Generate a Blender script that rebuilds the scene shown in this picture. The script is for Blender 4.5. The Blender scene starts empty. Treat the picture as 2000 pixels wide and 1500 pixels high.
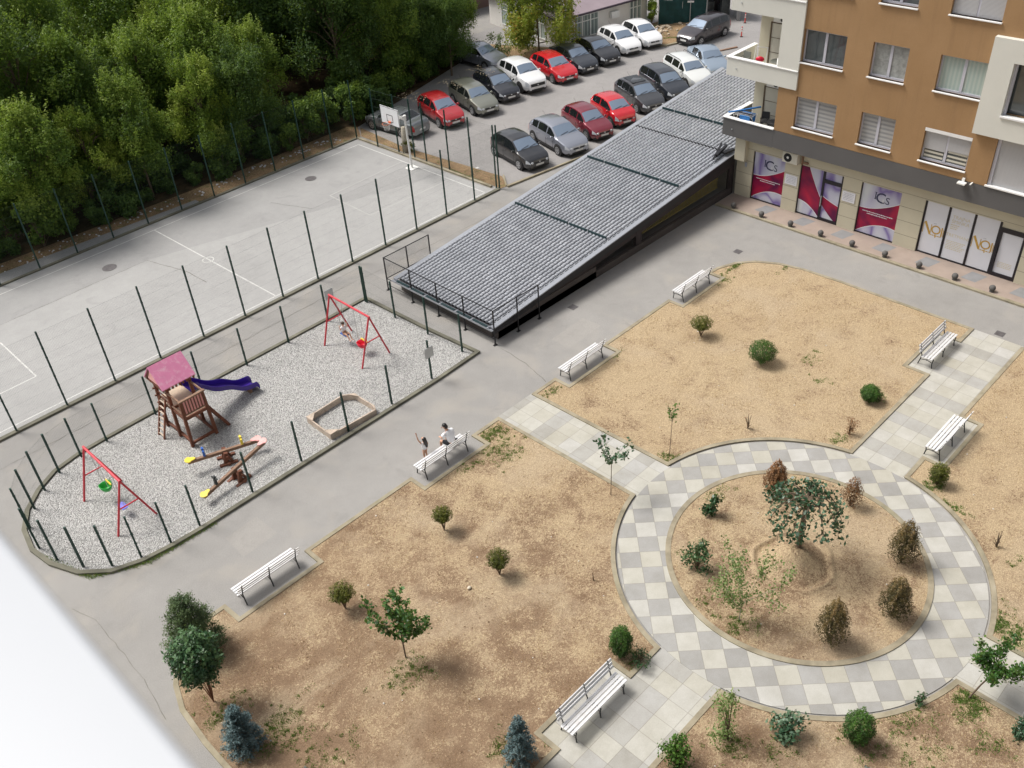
import bpy, math, random
import numpy as np
from mathutils import Vector, Matrix
R = math.radians
sc = bpy.context.scene
col = sc.collection

# ---------------------------------------------------------------- camera, sky, sun, exposure
cam_data = bpy.data.cameras.new('camera')
cam = bpy.data.objects.new('camera', cam_data)
col.objects.link(cam)
cam_data.sensor_width = 36.0
cam_data.lens = 33.2065
cam_data.clip_start = 0.05
cam_data.clip_end = 2000.0
cam_data.dof.use_dof = True
cam_data.dof.focus_distance = 30.0
cam_data.dof.aperture_fstop = 3.2
cam.matrix_world = Matrix([[0.6963165, 0.4668192, -0.5451817, 0.0], [-0.7153489, 0.3894985, -0.5801439, 0.0], [-0.0584749, 0.7939589, 0.6051528, 23.0], [0.0, 0.0, 0.0, 1.0]])
sc.camera = cam

SUN_EL, SUN_AZ = 56.0, 112.0          # azimuth measured from +X towards +Y
world = bpy.data.worlds.new('World')
sc.world = world
world.use_nodes = True
wn = world.node_tree
bg = wn.nodes['Background']
sky = wn.nodes.new('ShaderNodeTexSky')
sky.sky_type = 'NISHITA'
sky.sun_disc = False
sky.sun_elevation = R(SUN_EL)
sky.sun_rotation = R(90 - SUN_AZ)
sky.air_density = 1.0
sky.dust_density = 5.0
hs = wn.nodes.new('ShaderNodeHueSaturation')
hs.inputs['Saturation'].default_value = 0.30
wn.links.new(sky.outputs[0], hs.inputs['Color'])
wn.links.new(hs.outputs[0], bg.inputs[0])
bg.inputs[1].default_value = 0.10

sun_data = bpy.data.lights.new('sun', 'SUN')
sun_data.energy = 2.4
sun_data.angle = R(20)
sun_data.color = (1.0, 0.95, 0.88)
sun = bpy.data.objects.new('sun', sun_data)
col.objects.link(sun)
sd = Vector((math.cos(R(SUN_EL)) * math.cos(R(SUN_AZ)), math.cos(R(SUN_EL)) * math.sin(R(SUN_AZ)), math.sin(R(SUN_EL))))
sun.rotation_euler = sd.to_track_quat('Z', 'Y').to_euler()
sun.location = sd * 60

sc.view_settings.view_transform = 'Standard'
sc.view_settings.look = 'None'
sc.view_settings.gamma = 1.0
sc.view_settings.exposure = 0.47

# ---------------------------------------------------------------- object helpers
def tag(o, label=None, cat=None, group=None, kind=None):
    if label: o['label'] = label
    if cat: o['category'] = cat
    if group: o['group'] = group
    if kind: o['kind'] = kind
    return o

def thing(name, label, cat, loc=(0, 0, 0), rz=0.0, group=None):
    o = bpy.data.objects.new(name, None)
    o.empty_display_size = 0.2
    col.objects.link(o)
    o.location = loc
    o.rotation_euler = (0, 0, rz)
    return tag(o, label, cat, group)

def kids(o):
    return [c for c in bpy.data.objects if c.parent == o]

def copy_tree(o, parent=None):
    c = o.copy()
    col.objects.link(c)
    c.parent = parent
    for ch in kids(o):
        copy_tree(ch, c)
    return c

class MB:
    """collects boxes, bars and tubes and links them as one mesh"""
    def __init__(s, sc=1.0):
        s.v = []; s.f = []; s.sc = sc
    def add(s, vs, fs):
        b = len(s.v)
        s.v += [tuple(c * s.sc for c in p) for p in vs]
        s.f += [tuple(i + b for i in f) for f in fs]
        return s
    def box(s, x0, x1, y0, y1, z0, z1):
        return s.add([(x0, y0, z0), (x1, y0, z0), (x1, y1, z0), (x0, y1, z0), (x0, y0, z1), (x1, y0, z1), (x1, y1, z1), (x0, y1, z1)],
                     [(0, 3, 2, 1), (4, 5, 6, 7), (0, 1, 5, 4), (1, 2, 6, 5), (2, 3, 7, 6), (3, 0, 4, 7)])
    def quad(s, a, b, c, d):
        return s.add([a, b, c, d], [(0, 1, 2, 3)])
    def bar(s, p, q, w, h, up=(0, 0, 1)):
        p, q = Vector(p), Vector(q); d = (q - p).normalized(); u = Vector(up)
        if abs(d.dot(u)) > .98: u = Vector((1, 0, 0))
        a = d.cross(u).normalized() * w / 2; c = a.cross(d).normalized() * h / 2
        vs = [p - a - c, p + a - c, p + a + c, p - a + c, q - a - c, q + a - c, q + a + c, q - a + c]
        return s.add([tuple(v) for v in vs], [(0, 3, 2, 1), (4, 5, 6, 7), (0, 1, 5, 4), (1, 2, 6, 5), (2, 3, 7, 6), (3, 0, 4, 7)])
    def tube(s, p, q, r, n=8, r2=None, caps=True):
        p, q = Vector(p), Vector(q); r2 = r if r2 is None else r2
        d = (q - p).normalized(); u = Vector((0, 0, 1)) if abs(d.z) < .95 else Vector((1, 0, 0))
        a = d.cross(u).normalized(); c = d.cross(a)
        vs = []
        for (o, rr) in ((p, r), (q, r2)):
            for k in range(n):
                t = 2 * math.pi * k / n
                vs.append(tuple(o + (a * math.cos(t) + c * math.sin(t)) * rr))
        fs = [(k, (k + 1) % n, n + (k + 1) % n, n + k) for k in range(n)]
        if caps: fs += [tuple(range(n - 1, -1, -1)), tuple(range(n, 2 * n))]
        return s.add(vs, fs)
    def path(s, pts, r, n=6, r2=None):
        r2 = r if r2 is None else r2
        m = len(pts) - 1
        for i in range(m):
            s.tube(pts[i], pts[i + 1], r + (r2 - r) * i / m, n, r + (r2 - r) * (i + 1) / m)
        return s
    def ball(s, c, r, n=12, m=8, sq=(1, 1, 1)):
        vs = [(c[0], c[1], c[2] + r * sq[2])]
        for j in range(1, m):
            t = math.pi * j / m
            for k in range(n):
                p = 2 * math.pi * k / n
                vs.append((c[0] + r * sq[0] * math.sin(t) * math.cos(p), c[1] + r * sq[1] * math.sin(t) * math.sin(p), c[2] + r * sq[2] * math.cos(t)))
        vs.append((c[0], c[1], c[2] - r * sq[2]))
        fs = [(0, 1 + k, 1 + (k + 1) % n) for k in range(n)]
        for j in range(m - 2):
            for k in range(n):
                a = 1 + j * n + k; b = 1 + j * n + (k + 1) % n
                fs.append((a, a + n, b + n, b))
        l = len(vs) - 1
        fs += [(l, l - n + (k + 1) % n, l - n + k) for k in range(n)]
        return s.add(vs, fs)
    def prism(s, pts, z0, z1):
        n = len(pts)
        return s.add([(x, y, z0) for x, y in pts] + [(x, y, z1) for x, y in pts],
                     [tuple(range(n - 1, -1, -1)), tuple(range(n, 2 * n))] + [(k, (k + 1) % n, n + (k + 1) % n, n + k) for k in range(n)])
    def sheet(s, pts, z):
        return s.add([(x, y, z) for x, y in pts], [tuple(range(len(pts)))])
    def build(s, name, m, parent=None, smooth=False, bevel=0, sub=0):
        me = bpy.data.meshes.new(name)
        me.from_pydata(s.v, [], s.f)
        me.materials.append(m)
        if smooth:
            me.polygons.foreach_set('use_smooth', [True] * len(me.polygons))
        me.update()
        o = bpy.data.objects.new(name, me)
        col.objects.link(o)
        o.parent = parent
        if bevel:
            b = o.modifiers.new('bevel', 'BEVEL'); b.width = bevel; b.segments = 2; b.limit_method = 'ANGLE'
        if sub:
            b = o.modifiers.new('sub', 'SUBSURF'); b.levels = sub; b.render_levels = sub
        return o

def struct(o):
    o['kind'] = 'structure'
    return o

# ---------------------------------------------------------------- materials
class NT:
    def __init__(s, name):
        s.m = bpy.data.materials.new(name); s.m.use_nodes = True
        s.t = s.m.node_tree; s.b = s.t.nodes['Principled BSDF']; s.out = s.t.nodes['Material Output']
        s.geo = None
    def n(s, ty, **kw):
        x = s.t.nodes.new('ShaderNode' + ty)
        for k, v in kw.items(): setattr(x, k, v)
        return x
    def link(s, a, b): s.t.links.new(a, b)
    def put(s, sock, v):
        if hasattr(v, 'is_output'): s.link(v, sock)
        else: sock.default_value = v
    def math(s, op, a, b=0.0, c=0.0, clamp=False):
        x = s.n('Math', operation=op); x.use_clamp = clamp
        for i, v in enumerate((a, b, c)): s.put(x.inputs[i], v)
        return x.outputs[0]
    def pos(s):
        if not s.geo: s.geo = s.n('NewGeometry')
        return s.geo.outputs['Position']
    def objc(s): return s.n('TexCoord').outputs['Object']
    def noise(s, vec, scale, detail=3, rough=.5, dist=0):
        x = s.n('TexNoise'); s.link(vec, x.inputs['Vector'])
        x.inputs['Scale'].default_value = scale; x.inputs['Detail'].default_value = detail
        x.inputs['Roughness'].default_value = rough; x.inputs['Distortion'].default_value = dist
        return x.outputs['Fac']
    def vor(s, vec, scale, out='Distance', feature='F1'):
        x = s.n('TexVoronoi', feature=feature); s.link(vec, x.inputs['Vector']); x.inputs['Scale'].default_value = scale
        return x.outputs[out]
    def mapping(s, vec, scale=(1, 1, 1), rot=(0, 0, 0), loc=(0, 0, 0)):
        x = s.n('Mapping'); s.link(vec, x.inputs['Vector'])
        x.inputs['Scale'].default_value = scale; x.inputs['Rotation'].default_value = rot; x.inputs['Location'].default_value = loc
        return x.outputs[0]
    def ramp(s, fac, stops, interp='LINEAR'):
        x = s.n('ValToRGB'); s.put(x.inputs[0], fac); cr = x.color_ramp; cr.interpolation = interp
        while len(cr.elements) < len(stops): cr.elements.new(.5)
        for e, (p, c) in zip(cr.elements, stops):
            e.position = p; e.color = (*c, 1) if len(c) == 3 else c
        return x.outputs[0]
    def mix(s, fac, a, b, blend='MIX'):
        x = s.n('Mix', data_type='RGBA', blend_type=blend)
        s.put(x.inputs[0], fac)
        for i, v in ((6, a), (7, b)):
            if not hasattr(v, 'is_output'): v = (*v, 1) if len(v) == 3 else v
            s.put(x.inputs[i], v)
        return x.outputs[2]
    def color(s, c):
        s.put(s.b.inputs['Base Color'], c if hasattr(c, 'is_output') else (*c, 1)); return s
    def set(s, rough=None, metal=None, spec=None, **kw):
        if rough is not None: s.put(s.b.inputs['Roughness'], rough)
        if metal is not None: s.put(s.b.inputs['Metallic'], metal)
        if spec is not None: s.put(s.b.inputs['Specular IOR Level'], spec)
        for k, v in kw.items(): s.put(s.b.inputs[k], v)
        return s
    def bump(s, h, strength=.3, dist=.02):
        x = s.n('Bump'); x.inputs['Strength'].default_value = strength; x.inputs['Distance'].default_value = dist
        s.link(h, x.inputs['Height']); s.link(x.outputs[0], s.b.inputs['Normal']); return s

def scl(c, k): return tuple(min(1, x * k) for x in c)

def simple(name, c, rough=.6, metal=0, var=.12, scale=3.0, bump=0, bscale=40, spec=.5, dirt=None):
    t = NT(name); p = t.objc()
    n = t.noise(p, scale, 4, .6)
    cc = t.ramp(n, [(.25, scl(c, 1 - var)), (.75, scl(c, 1 + var))])
    if dirt:
        d = t.ramp(t.noise(p, scale * 2.3, 5, .65, .4), [(.5, (0, 0, 0)), (.72, (1, 1, 1))])
        cc = t.mix(t.math('MULTIPLY', d, dirt[1]), cc, dirt[0])
    t.color(cc).set(rough, metal, spec)
    if bump: t.bump(t.noise(p, bscale, 3, .6), bump, .01)
    return t.m

# ground surfaces -------------------------------------------------
def m_asphalt(name, c, patch=.12, speck=.25, warm=None):
    t = NT(name); p = t.pos()
    big = t.noise(p, .22, 4, .55, .3); mid = t.noise(p, 1.7, 5, .6)
    grain = t.noise(p, 38, 2, .7)
    a = t.ramp(big, [(.3, scl(c, 1 - patch)), (.7, scl(c, 1 + patch))])
    a = t.mix(.35, a, t.ramp(mid, [(.3, scl(c, .88)), (.7, scl(c, 1.12))]))
    g = t.ramp(grain, [(.3, (1 - speck,) * 3), (.7, (1 + speck * .5,) * 3)])
    a = t.mix(1.0, a, g, 'MULTIPLY')
    if warm:
        w = t.ramp(t.noise(p, .5, 3, .5, .6), [(.52, (0, 0, 0)), (.7, (.5, .5, .5))])
        a = t.mix(w, a, warm)
    blot = t.ramp(t.noise(p, .9, 6, .7, .8), [(.56, (0, 0, 0)), (.70, (.55, .55, .55))])
    a = t.mix(blot, a, scl(c, .78))
    sp = t.vor(p, 1.3)
    st = t.math('LESS_THAN', sp, .018)
    a = t.mix(t.math('MULTIPLY', st, .5), a, scl(c, .45))
    t.color(a).set(.93, 0, .25); t.bump(grain, .35, .008)
    return t.m
M = {}
M['asphalt'] = m_asphalt('asphalt', (.305, .296, .284), warm=(.355, .33, .295))
M['lot'] = m_asphalt('lot_asphalt', (.30, .289, .285))
M['court'] = m_asphalt('court_concrete', (.375, .373, .368), .08, .12)
M['court2'] = m_asphalt('court_concrete_old', (.335, .333, .33), .08, .12)
M['walk'] = m_asphalt('walk_concrete', (.30, .30, .30), .1, .15)

def m_kerb():
    t = NT('kerb_concrete'); p = t.pos()
    n = t.noise(p, 1.3, 5, .65)
    c = t.ramp(n, [(.3, (.20, .175, .125)), (.55, (.33, .29, .21)), (.8, (.40, .365, .28))])
    m2 = t.ramp(t.noise(p, .6, 4, .6), [(.55, (0, 0, 0)), (.75, (.45, .45, .45))])
    c = t.mix(m2, c, (.20, .20, .12))
    t.color(c).set(.9, 0, .25); t.bump(t.noise(p, 30, 3), .3, .01); return t.m
M['kerb'] = m_kerb()
M['kerbdark'] = simple('damp_kerb', (.15, .145, .11), .9, 0, .35, 1.2, .3)

def m_soil():
    t = NT('dry_lawn'); p = t.pos()
    big = t.noise(p, .16, 3, .5, .5); mid = t.noise(p, .9, 4, .6, .4)
    fine = t.noise(t.mapping(p, (1, 1.0, 1)), 11, 5, .75, 1.4)
    grit = t.noise(p, 32, 3, .7, .5)
    soil = t.ramp(mid, [(.25, (.215, .142, .090)), (.6, (.285, .195, .125)), (.85, (.33, .23, .15))])
    straw = t.ramp(grit, [(.3, (.38, .285, .175)), (.7, (.56, .44, .285))])
    msk = t.math('ADD', t.math('MULTIPLY', fine, 1.0), t.math('MULTIPLY', t.math('SUBTRACT', mid, .5), .62))
    # more straw far from the balcony side, where the photo's lawn is drier
    sx = t.n('SeparateXYZ'); t.link(p, sx.inputs[0])
    grad = t.math('MULTIPLY', t.math('SUBTRACT', t.math('ADD', sx.outputs[0], t.math('MULTIPLY', sx.outputs[1], .35)), 19.0), .012)
    msk = t.math('ADD', msk, t.math('MINIMUM', t.math('MAXIMUM', grad, -.10), .13))
    m = t.ramp(msk, [(.44, (0, 0, 0)), (.58, (1, 1, 1))])
    c = t.mix(m, soil, straw)
    c = t.mix(t.ramp(big, [(.5, (0, 0, 0)), (.75, (.30, .30, .30))]), c, (.36, .255, .155))
    bl = t.ramp(t.noise(t.mapping(p, (1, 1, 1), (0, 0, 0), (3.7, 1.9, 0)), .33, 5, .62, .5), [(.50, (0, 0, 0)), (.66, (.72, .72, .72))])
    c = t.mix(bl, c, t.ramp(grit, [(.3, (.42, .325, .215)), (.7, (.53, .425, .295))]))
    pale = t.vor(p, 2.2)
    c = t.mix(t.math('MULTIPLY', t.math('LESS_THAN', pale, .035), .7), c, (.48, .43, .35))
    g = t.ramp(grit, [(.25, (.66, .66, .66)), (.7, (1.12, 1.12, 1.12))])
    c = t.mix(1.0, c, g, 'MULTIPLY')
    t.color(c).set(.95, 0, .15); t.bump(t.math('ADD', fine, t.math('MULTIPLY', grit, .5)), .8, .04); return t.m
M['soil'] = m_soil()

def m_gravel():
    t = NT('white_gravel'); p = t.pos()
    v = t.n('TexVoronoi'); t.link(p, v.inputs['Vector']); v.inputs['Scale'].default_value = 22
    sep = t.n('SeparateColor'); t.link(v.outputs['Color'], sep.inputs[0])
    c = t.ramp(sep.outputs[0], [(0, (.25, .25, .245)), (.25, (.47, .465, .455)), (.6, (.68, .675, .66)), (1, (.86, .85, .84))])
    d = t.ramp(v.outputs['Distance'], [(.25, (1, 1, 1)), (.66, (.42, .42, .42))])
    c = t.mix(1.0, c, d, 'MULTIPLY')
    c = t.mix(.32, c, t.ramp(t.noise(p, .5, 4, .6), [(.3, (.42, .415, .40)), (.7, (.56, .555, .54))]))
    t.color(c).set(.85, 0, .3)
    t.bump(t.math('SUBTRACT', 1.0, v.outputs['Distance']), 1.0, .05); return t.m
M['gravel'] = m_gravel()

def m_tiles(name, rot, size, mode, origin=(0, 0)):
    t = NT(name)
    p = t.mapping(t.mapping(t.pos(), (1, 1, 0), (0, 0, 0), (-origin[0], -origin[1], 0)), (1 / size, 1 / size, 0), (0, 0, rot))
    sx = t.n('SeparateXYZ'); t.link(p, sx.inputs[0])
    fx, fy = t.math('FLOOR', sx.outputs[0]), t.math('FLOOR', sx.outputs[1])
    if mode == 'checker':
        k = t.math('ABSOLUTE', t.math('MODULO', t.math('ADD', fx, fy), 2.0))
    elif mode == 'rowx':
        k = t.math('LESS_THAN', t.math('FLOORED_MODULO', fx, 3.0), .5)
    elif mode == 'rowy':
        k = t.math('LESS_THAN', t.math('FLOORED_MODULO', fy, 3.0), .5)
    else:
        w2 = t.n('TexWhiteNoise', noise_dimensions='2D'); cv0 = t.n('CombineXYZ'); t.link(fx, cv0.inputs[0]); t.link(fy, cv0.inputs[1])
        t.link(t.mapping(cv0.outputs[0], (1, 1, 1), (0, 0, 0), (7.3, 3.1, 0)), w2.inputs['Vector']); k = t.math('LESS_THAN', w2.outputs['Value'], .42)
    cv = t.n('CombineXYZ'); t.link(fx, cv.inputs[0]); t.link(fy, cv.inputs[1])
    wn_ = t.n('TexWhiteNoise', noise_dimensions='2D'); t.link(cv.outputs[0], wn_.inputs['Vector'])
    r = wn_.outputs['Value']
    light = t.ramp(r, [(0, (.42, .405, .352)), (.5, (.46, .45, .405)), (1, (.465, .46, .44))])
    dark = t.ramp(r, [(0, (.285, .282, .278)), (1, (.345, .342, .334))])
    c = t.mix(t.math('MULTIPLY', k, .9 if mode == 'checker' else .55), light, dark)
    c = t.mix(.5, c, t.mix(1.0, c, t.ramp(t.noise(t.pos(), 1.2, 5, .65), [(.3, (.72, .70, .64)), (.65, (1.1, 1.1, 1.1))]), 'MULTIPLY'))
    c = t.mix(1.0, c, t.ramp(t.noise(t.pos(), 35, 2, .6), [(.3, (.93, .93, .93)), (.7, (1.04, 1.04, 1.04))]), 'MULTIPLY')
    ex = t.math('ABSOLUTE', t.math('SUBTRACT', t.math('FRACT', sx.outputs[0]), .5))
    ey = t.math('ABSOLUTE', t.math('SUBTRACT', t.math('FRACT', sx.outputs[1]), .5))
    e = t.math('GREATER_THAN', t.math('MAXIMUM', ex, ey), .488)
    c = t.mix(t.math('MULTIPLY', e, .6), c, (.22, .20, .17))
    t.color(c).set(.8, 0, .3); t.bump(t.math('MULTIPLY', e, -1.0), .4, .01); return t.m

def m_leaf(name, stops, trans=.28, rough=.55, tcol=None):
    t = NT(name)
    a = t.n('Attribute', attribute_name='lc')
    oi = t.n('ObjectInfo')
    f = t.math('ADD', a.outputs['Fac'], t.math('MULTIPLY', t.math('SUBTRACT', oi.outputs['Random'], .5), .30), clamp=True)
    c = t.ramp(f, stops)
    t.color(c).set(rough, 0, .35)
    tr = t.n('BsdfTranslucent')
    t.link(t.mix(.6, c, tcol or (.25, .35, .04)), tr.inputs[0])
    mx = t.n('MixShader'); mx.inputs[0].default_value = trans
    t.link(t.b.outputs[0], mx.inputs[1]); t.link(tr.outputs[0], mx.inputs[2]); t.link(mx.outputs[0], t.out.inputs[0])
    return t.m
M['leaf_forest'] = m_leaf('forest_leaves', [(0, (.035, .075, .018)), (.4, (.095, .175, .030)), (.75, (.19, .29, .045)), (1, (.33, .42, .08))], .45)
M['leaf_bright'] = m_leaf('bright_leaves', [(0, (.07, .13, .022)), (.4, (.18, .28, .04)), (.75, (.33, .43, .065)), (1, (.48, .55, .12))], .5)
M['leaf_dark'] = m_leaf('dark_leaves', [(0, (.026, .060, .018)), (.5, (.070, .140, .032)), (1, (.15, .24, .055))], .4)
M['leaf_autumn'] = m_leaf('yellow_green_leaves', [(0, (.12, .17, .03)), (.45, (.28, .35, .05)), (.78, (.44, .46, .08)), (.90, (.50, .27, .06)), (1, (.48, .17, .04))], .45)
M['leaf_globe'] = m_leaf('thuja_leaves', [(0, (.012, .038, .008)), (.5, (.034, .095, .014)), (1, (.09, .19, .026))], .15)
M['leaf_olive'] = m_leaf('olive_thuja_leaves', [(0, (.030, .038, .006)), (.5, (.085, .10, .012)), (1, (.19, .185, .022))], .15)
M['leaf_brown'] = m_leaf('brown_thuja_leaves', [(0, (.045, .045, .016)), (.45, (.11, .085, .028)), (1, (.25, .16, .06))], .12, tcol=(.2, .12, .05))
M['leaf_rust'] = m_leaf('rusty_thuja_leaves', [(0, (.09, .045, .018)), (.5, (.21, .105, .04)), (1, (.36, .19, .09))], .12, tcol=(.3, .12, .05))
M['leaf_spruce'] = m_leaf('spruce_needles', [(0, (.016, .036, .014)), (.5, (.045, .085, .030)), (1, (.11, .16, .06))], .08)
M['leaf_blue'] = m_leaf('blue_spruce_needles', [(0, (.02, .04, .04)), (.5, (.055, .10, .105)), (1, (.14, .21, .22))], .06, tcol=(.06, .12, .11))
M['leaf_laurel'] = m_leaf('laurel_leaves', [(0, (.012, .04, .018)), (.5, (.03, .085, .035)), (1, (.09, .17, .07))], .15, .35)
M['leaf_young'] = m_leaf('young_tree_leaves', [(0, (.022, .075, .018)), (.5, (.05, .14, .03)), (1, (.13, .22, .05))], .25, .42)
M['leaf_teal'] = m_leaf('glossy_dark_leaves', [(0, (.014, .045, .026)), (.5, (.04, .10, .055)), (1, (.16, .25, .16))], .15, .33)
M['leaf_pale'] = m_leaf('pale_birch_leaves', [(0, (.06, .13, .03)), (.5, (.14, .23, .065)), (1, (.34, .38, .18))], .3)
M['grass_green'] = m_leaf('green_grass_blades', [(0, (.07, .15, .03)), (.6, (.17, .29, .06)), (1, (.33, .34, .13))], .3)
M['grass_dry'] = m_leaf('dry_grass_blades', [(0, (.28, .18, .08)), (.6, (.50, .36, .18)), (1, (.70, .54, .30))], .1, tcol=(.5, .35, .15))
M['bark'] = simple('bark', (.13, .095, .065), .9, 0, .4, 8, .5, 60)
M['bark_red'] = simple('reddish_bark', (.19, .085, .045), .85, 0, .3, 8, .4, 60)
M['bark_pale'] = simple('pale_bark', (.42, .38, .31), .8, 0, .3, 10, .4, 60)
# painted and man-made
M['fence_green'] = simple('dark_green_paint', (.010, .045, .034), .4, .2, .15, 4)
M['fence_wire'] = simple('fence_wire_green', (.02, .05, .038), .5, .3, .1, 4)
M['black_metal'] = simple('black_metal', (.022, .022, .025), .45, .4, .2, 5)
M['line'] = simple('worn_white_line', (.60, .60, .585), .85, 0, .1, 2.0, 0, 40, .3, ((.39, .385, .375), .95))
M['line_faint'] = simple('faint_white_line', (.43, .425, .415), .9, 0, .08, 1.5)
M['cast_iron'] = simple('cast_iron', (.16, .15, .155), .6, .5, .25, 6, .5, 30)
M['crack'] = simple('dark_crack', (.13, .12, .10), .95)
M['bench_white'] = simple('white_bench_paint', (.66, .665, .68), .45, 0, .06, 3, 0, 40, .4, ((.45, .42, .38), .35))
M['bench_iron'] = simple('grey_bench_iron', (.045, .05, .052), .5, .4, .2, 6)
M['red_paint'] = simple('red_swing_paint', (.58, .035, .055), .4, 0, .15, 4, 0, 40, .5, ((.35, .05, .04), .5))
M['wood_red'] = simple('red_brown_wood', (.155, .052, .026), .65, 0, .28, 6, .3)
M['wood_mid'] = simple('weathered_brown_wood', (.24, .145, .095), .75, 0, .3, 6, .3)
M['wood_pale'] = simple('pale_weathered_board', (.50, .41, .33), .8, 0, .2, 3, .3)
M['sandbox'] = simple('sandbox_board', (.55, .46, .38), .8, 0, .15, 2.5, .2, 40, .3, ((.30, .21, .15), .7))
M['platform'] = simple('sandy_platform', (.55, .44, .33), .8, 0, .15, 3)
M['pink'] = simple('pink_roof_panel', (.85, .30, .50), .5, 0, .08, 2.5, .1, 20, .4, ((.92, .60, .70), .8))
M['pink_pale'] = simple('pale_pink_panel', (.85, .42, .40), .55, 0, .08, 3)
M['purple'] = simple('purple_slide_plastic', (.050, .022, .27), .24, 0, .12, 3)
M['yellow'] = simple('yellow_plastic', (.85, .66, .07), .4, 0, .1)
M['blue'] = simple('blue_plastic', (.03, .12, .45), .35, 0, .1)
M['violet'] = simple('violet_plastic', (.20, .20, .68), .35, 0, .1)
M['green_plastic'] = simple('green_plastic', (.03, .42, .07), .3, 0, .1)
M['red_plastic'] = simple('red_plastic', (.75, .015, .05), .3, 0, .1)
M['chain'] = simple('steel_chain', (.45, .45, .45), .4, .8)
M['steel'] = simple('galvanised_steel', (.50, .52, .53), .4, .6, .1, 4)
M['white_metal'] = simple('white_painted_metal', (.78, .78, .76), .4, 0, .06, 3)
M['board'] = simple('white_backboard', (.84, .85, .87), .4, 0, .04, 3)
M['orange'] = simple('orange_rim', (.70, .16, .06), .45)
M['skin'] = simple('skin', (.62, .36, .25), .5, 0, .06, 8)
M['hair'] = simple('black_hair', (.012, .010, .010), .4, 0, .3, 20)
M['hair_brown'] = simple('brown_hair', (.05, .03, .02), .5, 0, .3, 20)
M['shirt'] = simple('white_cotton', (.80, .81, .84), .85, 0, .05, 9, .3, 25)
M['shorts'] = simple('black_cotton', (.02, .022, .028), .85, 0, .2, 9)
M['shorts_tan'] = simple('tan_cotton', (.42, .24, .14), .85, 0, .15, 9)
M['shoe'] = simple('white_shoe', (.75, .75, .75), .6)
M['print_grey'] = simple('grey_print', (.38, .40, .46), .8, 0, .2, 30)
# ---------------------------------------------------------------- polygons
def area(p): return sum(p[i][0] * p[(i + 1) % len(p)][1] - p[(i + 1) % len(p)][0] * p[i][1] for i in range(len(p))) / 2
def offset(pts, d):
    """inset a closed polygon by d (positive = inwards)"""
    if area(pts) < 0: pts = pts[::-1]
    out = []; n = len(pts)
    for i in range(n):
        a, b, c = Vector(pts[i - 1]), Vector(pts[i]), Vector(pts[(i + 1) % n])
        e1, e2 = (b - a).normalized(), (c - b).normalized()
        n1, n2 = Vector((-e1.y, e1.x)), Vector((-e2.y, e2.x))
        m = n1 + n2
        k = max(.35, m.dot(n1) )
        out.append(tuple(b + m * (d / k)))
    return out
def ring_mesh(mb, outer, inner, z0, z1):
    if area(outer) < 0: outer = outer[::-1]
    n = len(outer)
    vs = [(x, y, z0) for x, y in outer] + [(x, y, z1) for x, y in outer] + [(x, y, z1) for x, y in inner] + [(x, y, z0) for x, y in inner]
    fs = []
    for k in range(n):
        j = (k + 1) % n
        fs += [(k, j, n + j, n + k), (n + k, n + j, 2 * n + j, 2 * n + k), (2 * n + k, 2 * n + j, 3 * n + j, 3 * n + k)]
    mb.add(vs, fs)
def arc(cx, cy, r, a0, a1, n):
    return [(cx + r * math.cos(R(a0 + (a1 - a0) * k / n)), cy + r * math.sin(R(a0 + (a1 - a0) * k / n))) for k in range(n + 1)]
def closest_dense(pts, step=.6):
    out = []
    for i in range(len(pts)):
        a, b = Vector(pts[i]), Vector(pts[(i + 1) % len(pts)])
        n = max(1, int((b - a).length / step))
        out += [tuple(a.lerp(b, k / n)) for k in range(n)]
    return out
def inside(p, poly):
    x, y = p; c = False
    for i in range(len(poly)):
        (x1, y1), (x2, y2) = poly[i - 1], poly[i]
        if (y1 > y) != (y2 > y) and x < (x2 - x1) * (y - y1) / (y2 - y1) + x1: c = not c
    return c

# ---------------------------------------------------------------- ground and paving
struct(MB().sheet([(-250, -250), (350, -250), (350, 350), (-250, 350)], 0).build('ground', M['asphalt']))
struct(MB().sheet([(33.2, 34.9), (75, 26.6), (110, 30), (110, 60), (62, 56), (40, 56), (33.6, 56)], .004).build('car_park', M['lot']))
# court slab, in two ages of concrete
CT = [(2, 35.15), (31.2, 35.15), (32.9, 35.15), (32.6, 47.05), (2, 47.05)]
struct(MB().sheet([(-12, 35.1), (32.75, 35.1), (32.5, 47.1), (-12, 47.1)], .006).build('court', M['court2']))
struct(MB().sheet([(-12, 35.1), (32.7, 35.1), (32.62, 38.9), (16.2, 43.6), (-12, 43.4)], .010).build('court_repair', M['court']))
mb = MB()
def line(a, b, w=.06, z=.014, m=None):
    d = (Vector(b) - Vector(a)).normalized(); n = Vector((-d.y, d.x)) * w / 2
    (m or mb).add([(a[0] - n.x, a[1] - n.y, z), (b[0] - n.x, b[1] - n.y, z), (b[0] + n.x, b[1] + n.y, z), (a[0] + n.x, a[1] + n.y, z)], [(0, 1, 2, 3)])
line((-8, 35.55), (32.15, 35.3)); line((-8, 46.35), (32.05, 46.35)); line((18.12, 46.35), (18.45, 35.45)); line((32.08, 46.35), (32.2, 35.3))
line((8.04, 42.06), (8.01, 38.12)); line((8.01, 38.12), (2.2, 38.0)); line((8.04, 42.06), (2.2, 42.2))
pts = arc(18.25, 41.1, .28, 0, 360, 14)
for k in range(14): line(pts[k], pts[k + 1])
struct(mb.build('court_markings', M['line']))
mb = MB()
line((26.6, 42.0), (26.5, 38.3)); line((26.5, 38.3), (32.1, 38.1)); line((26.6, 42.0), (32.1, 42.2))
struct(mb.build('court_markings', M['line_faint']))
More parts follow.
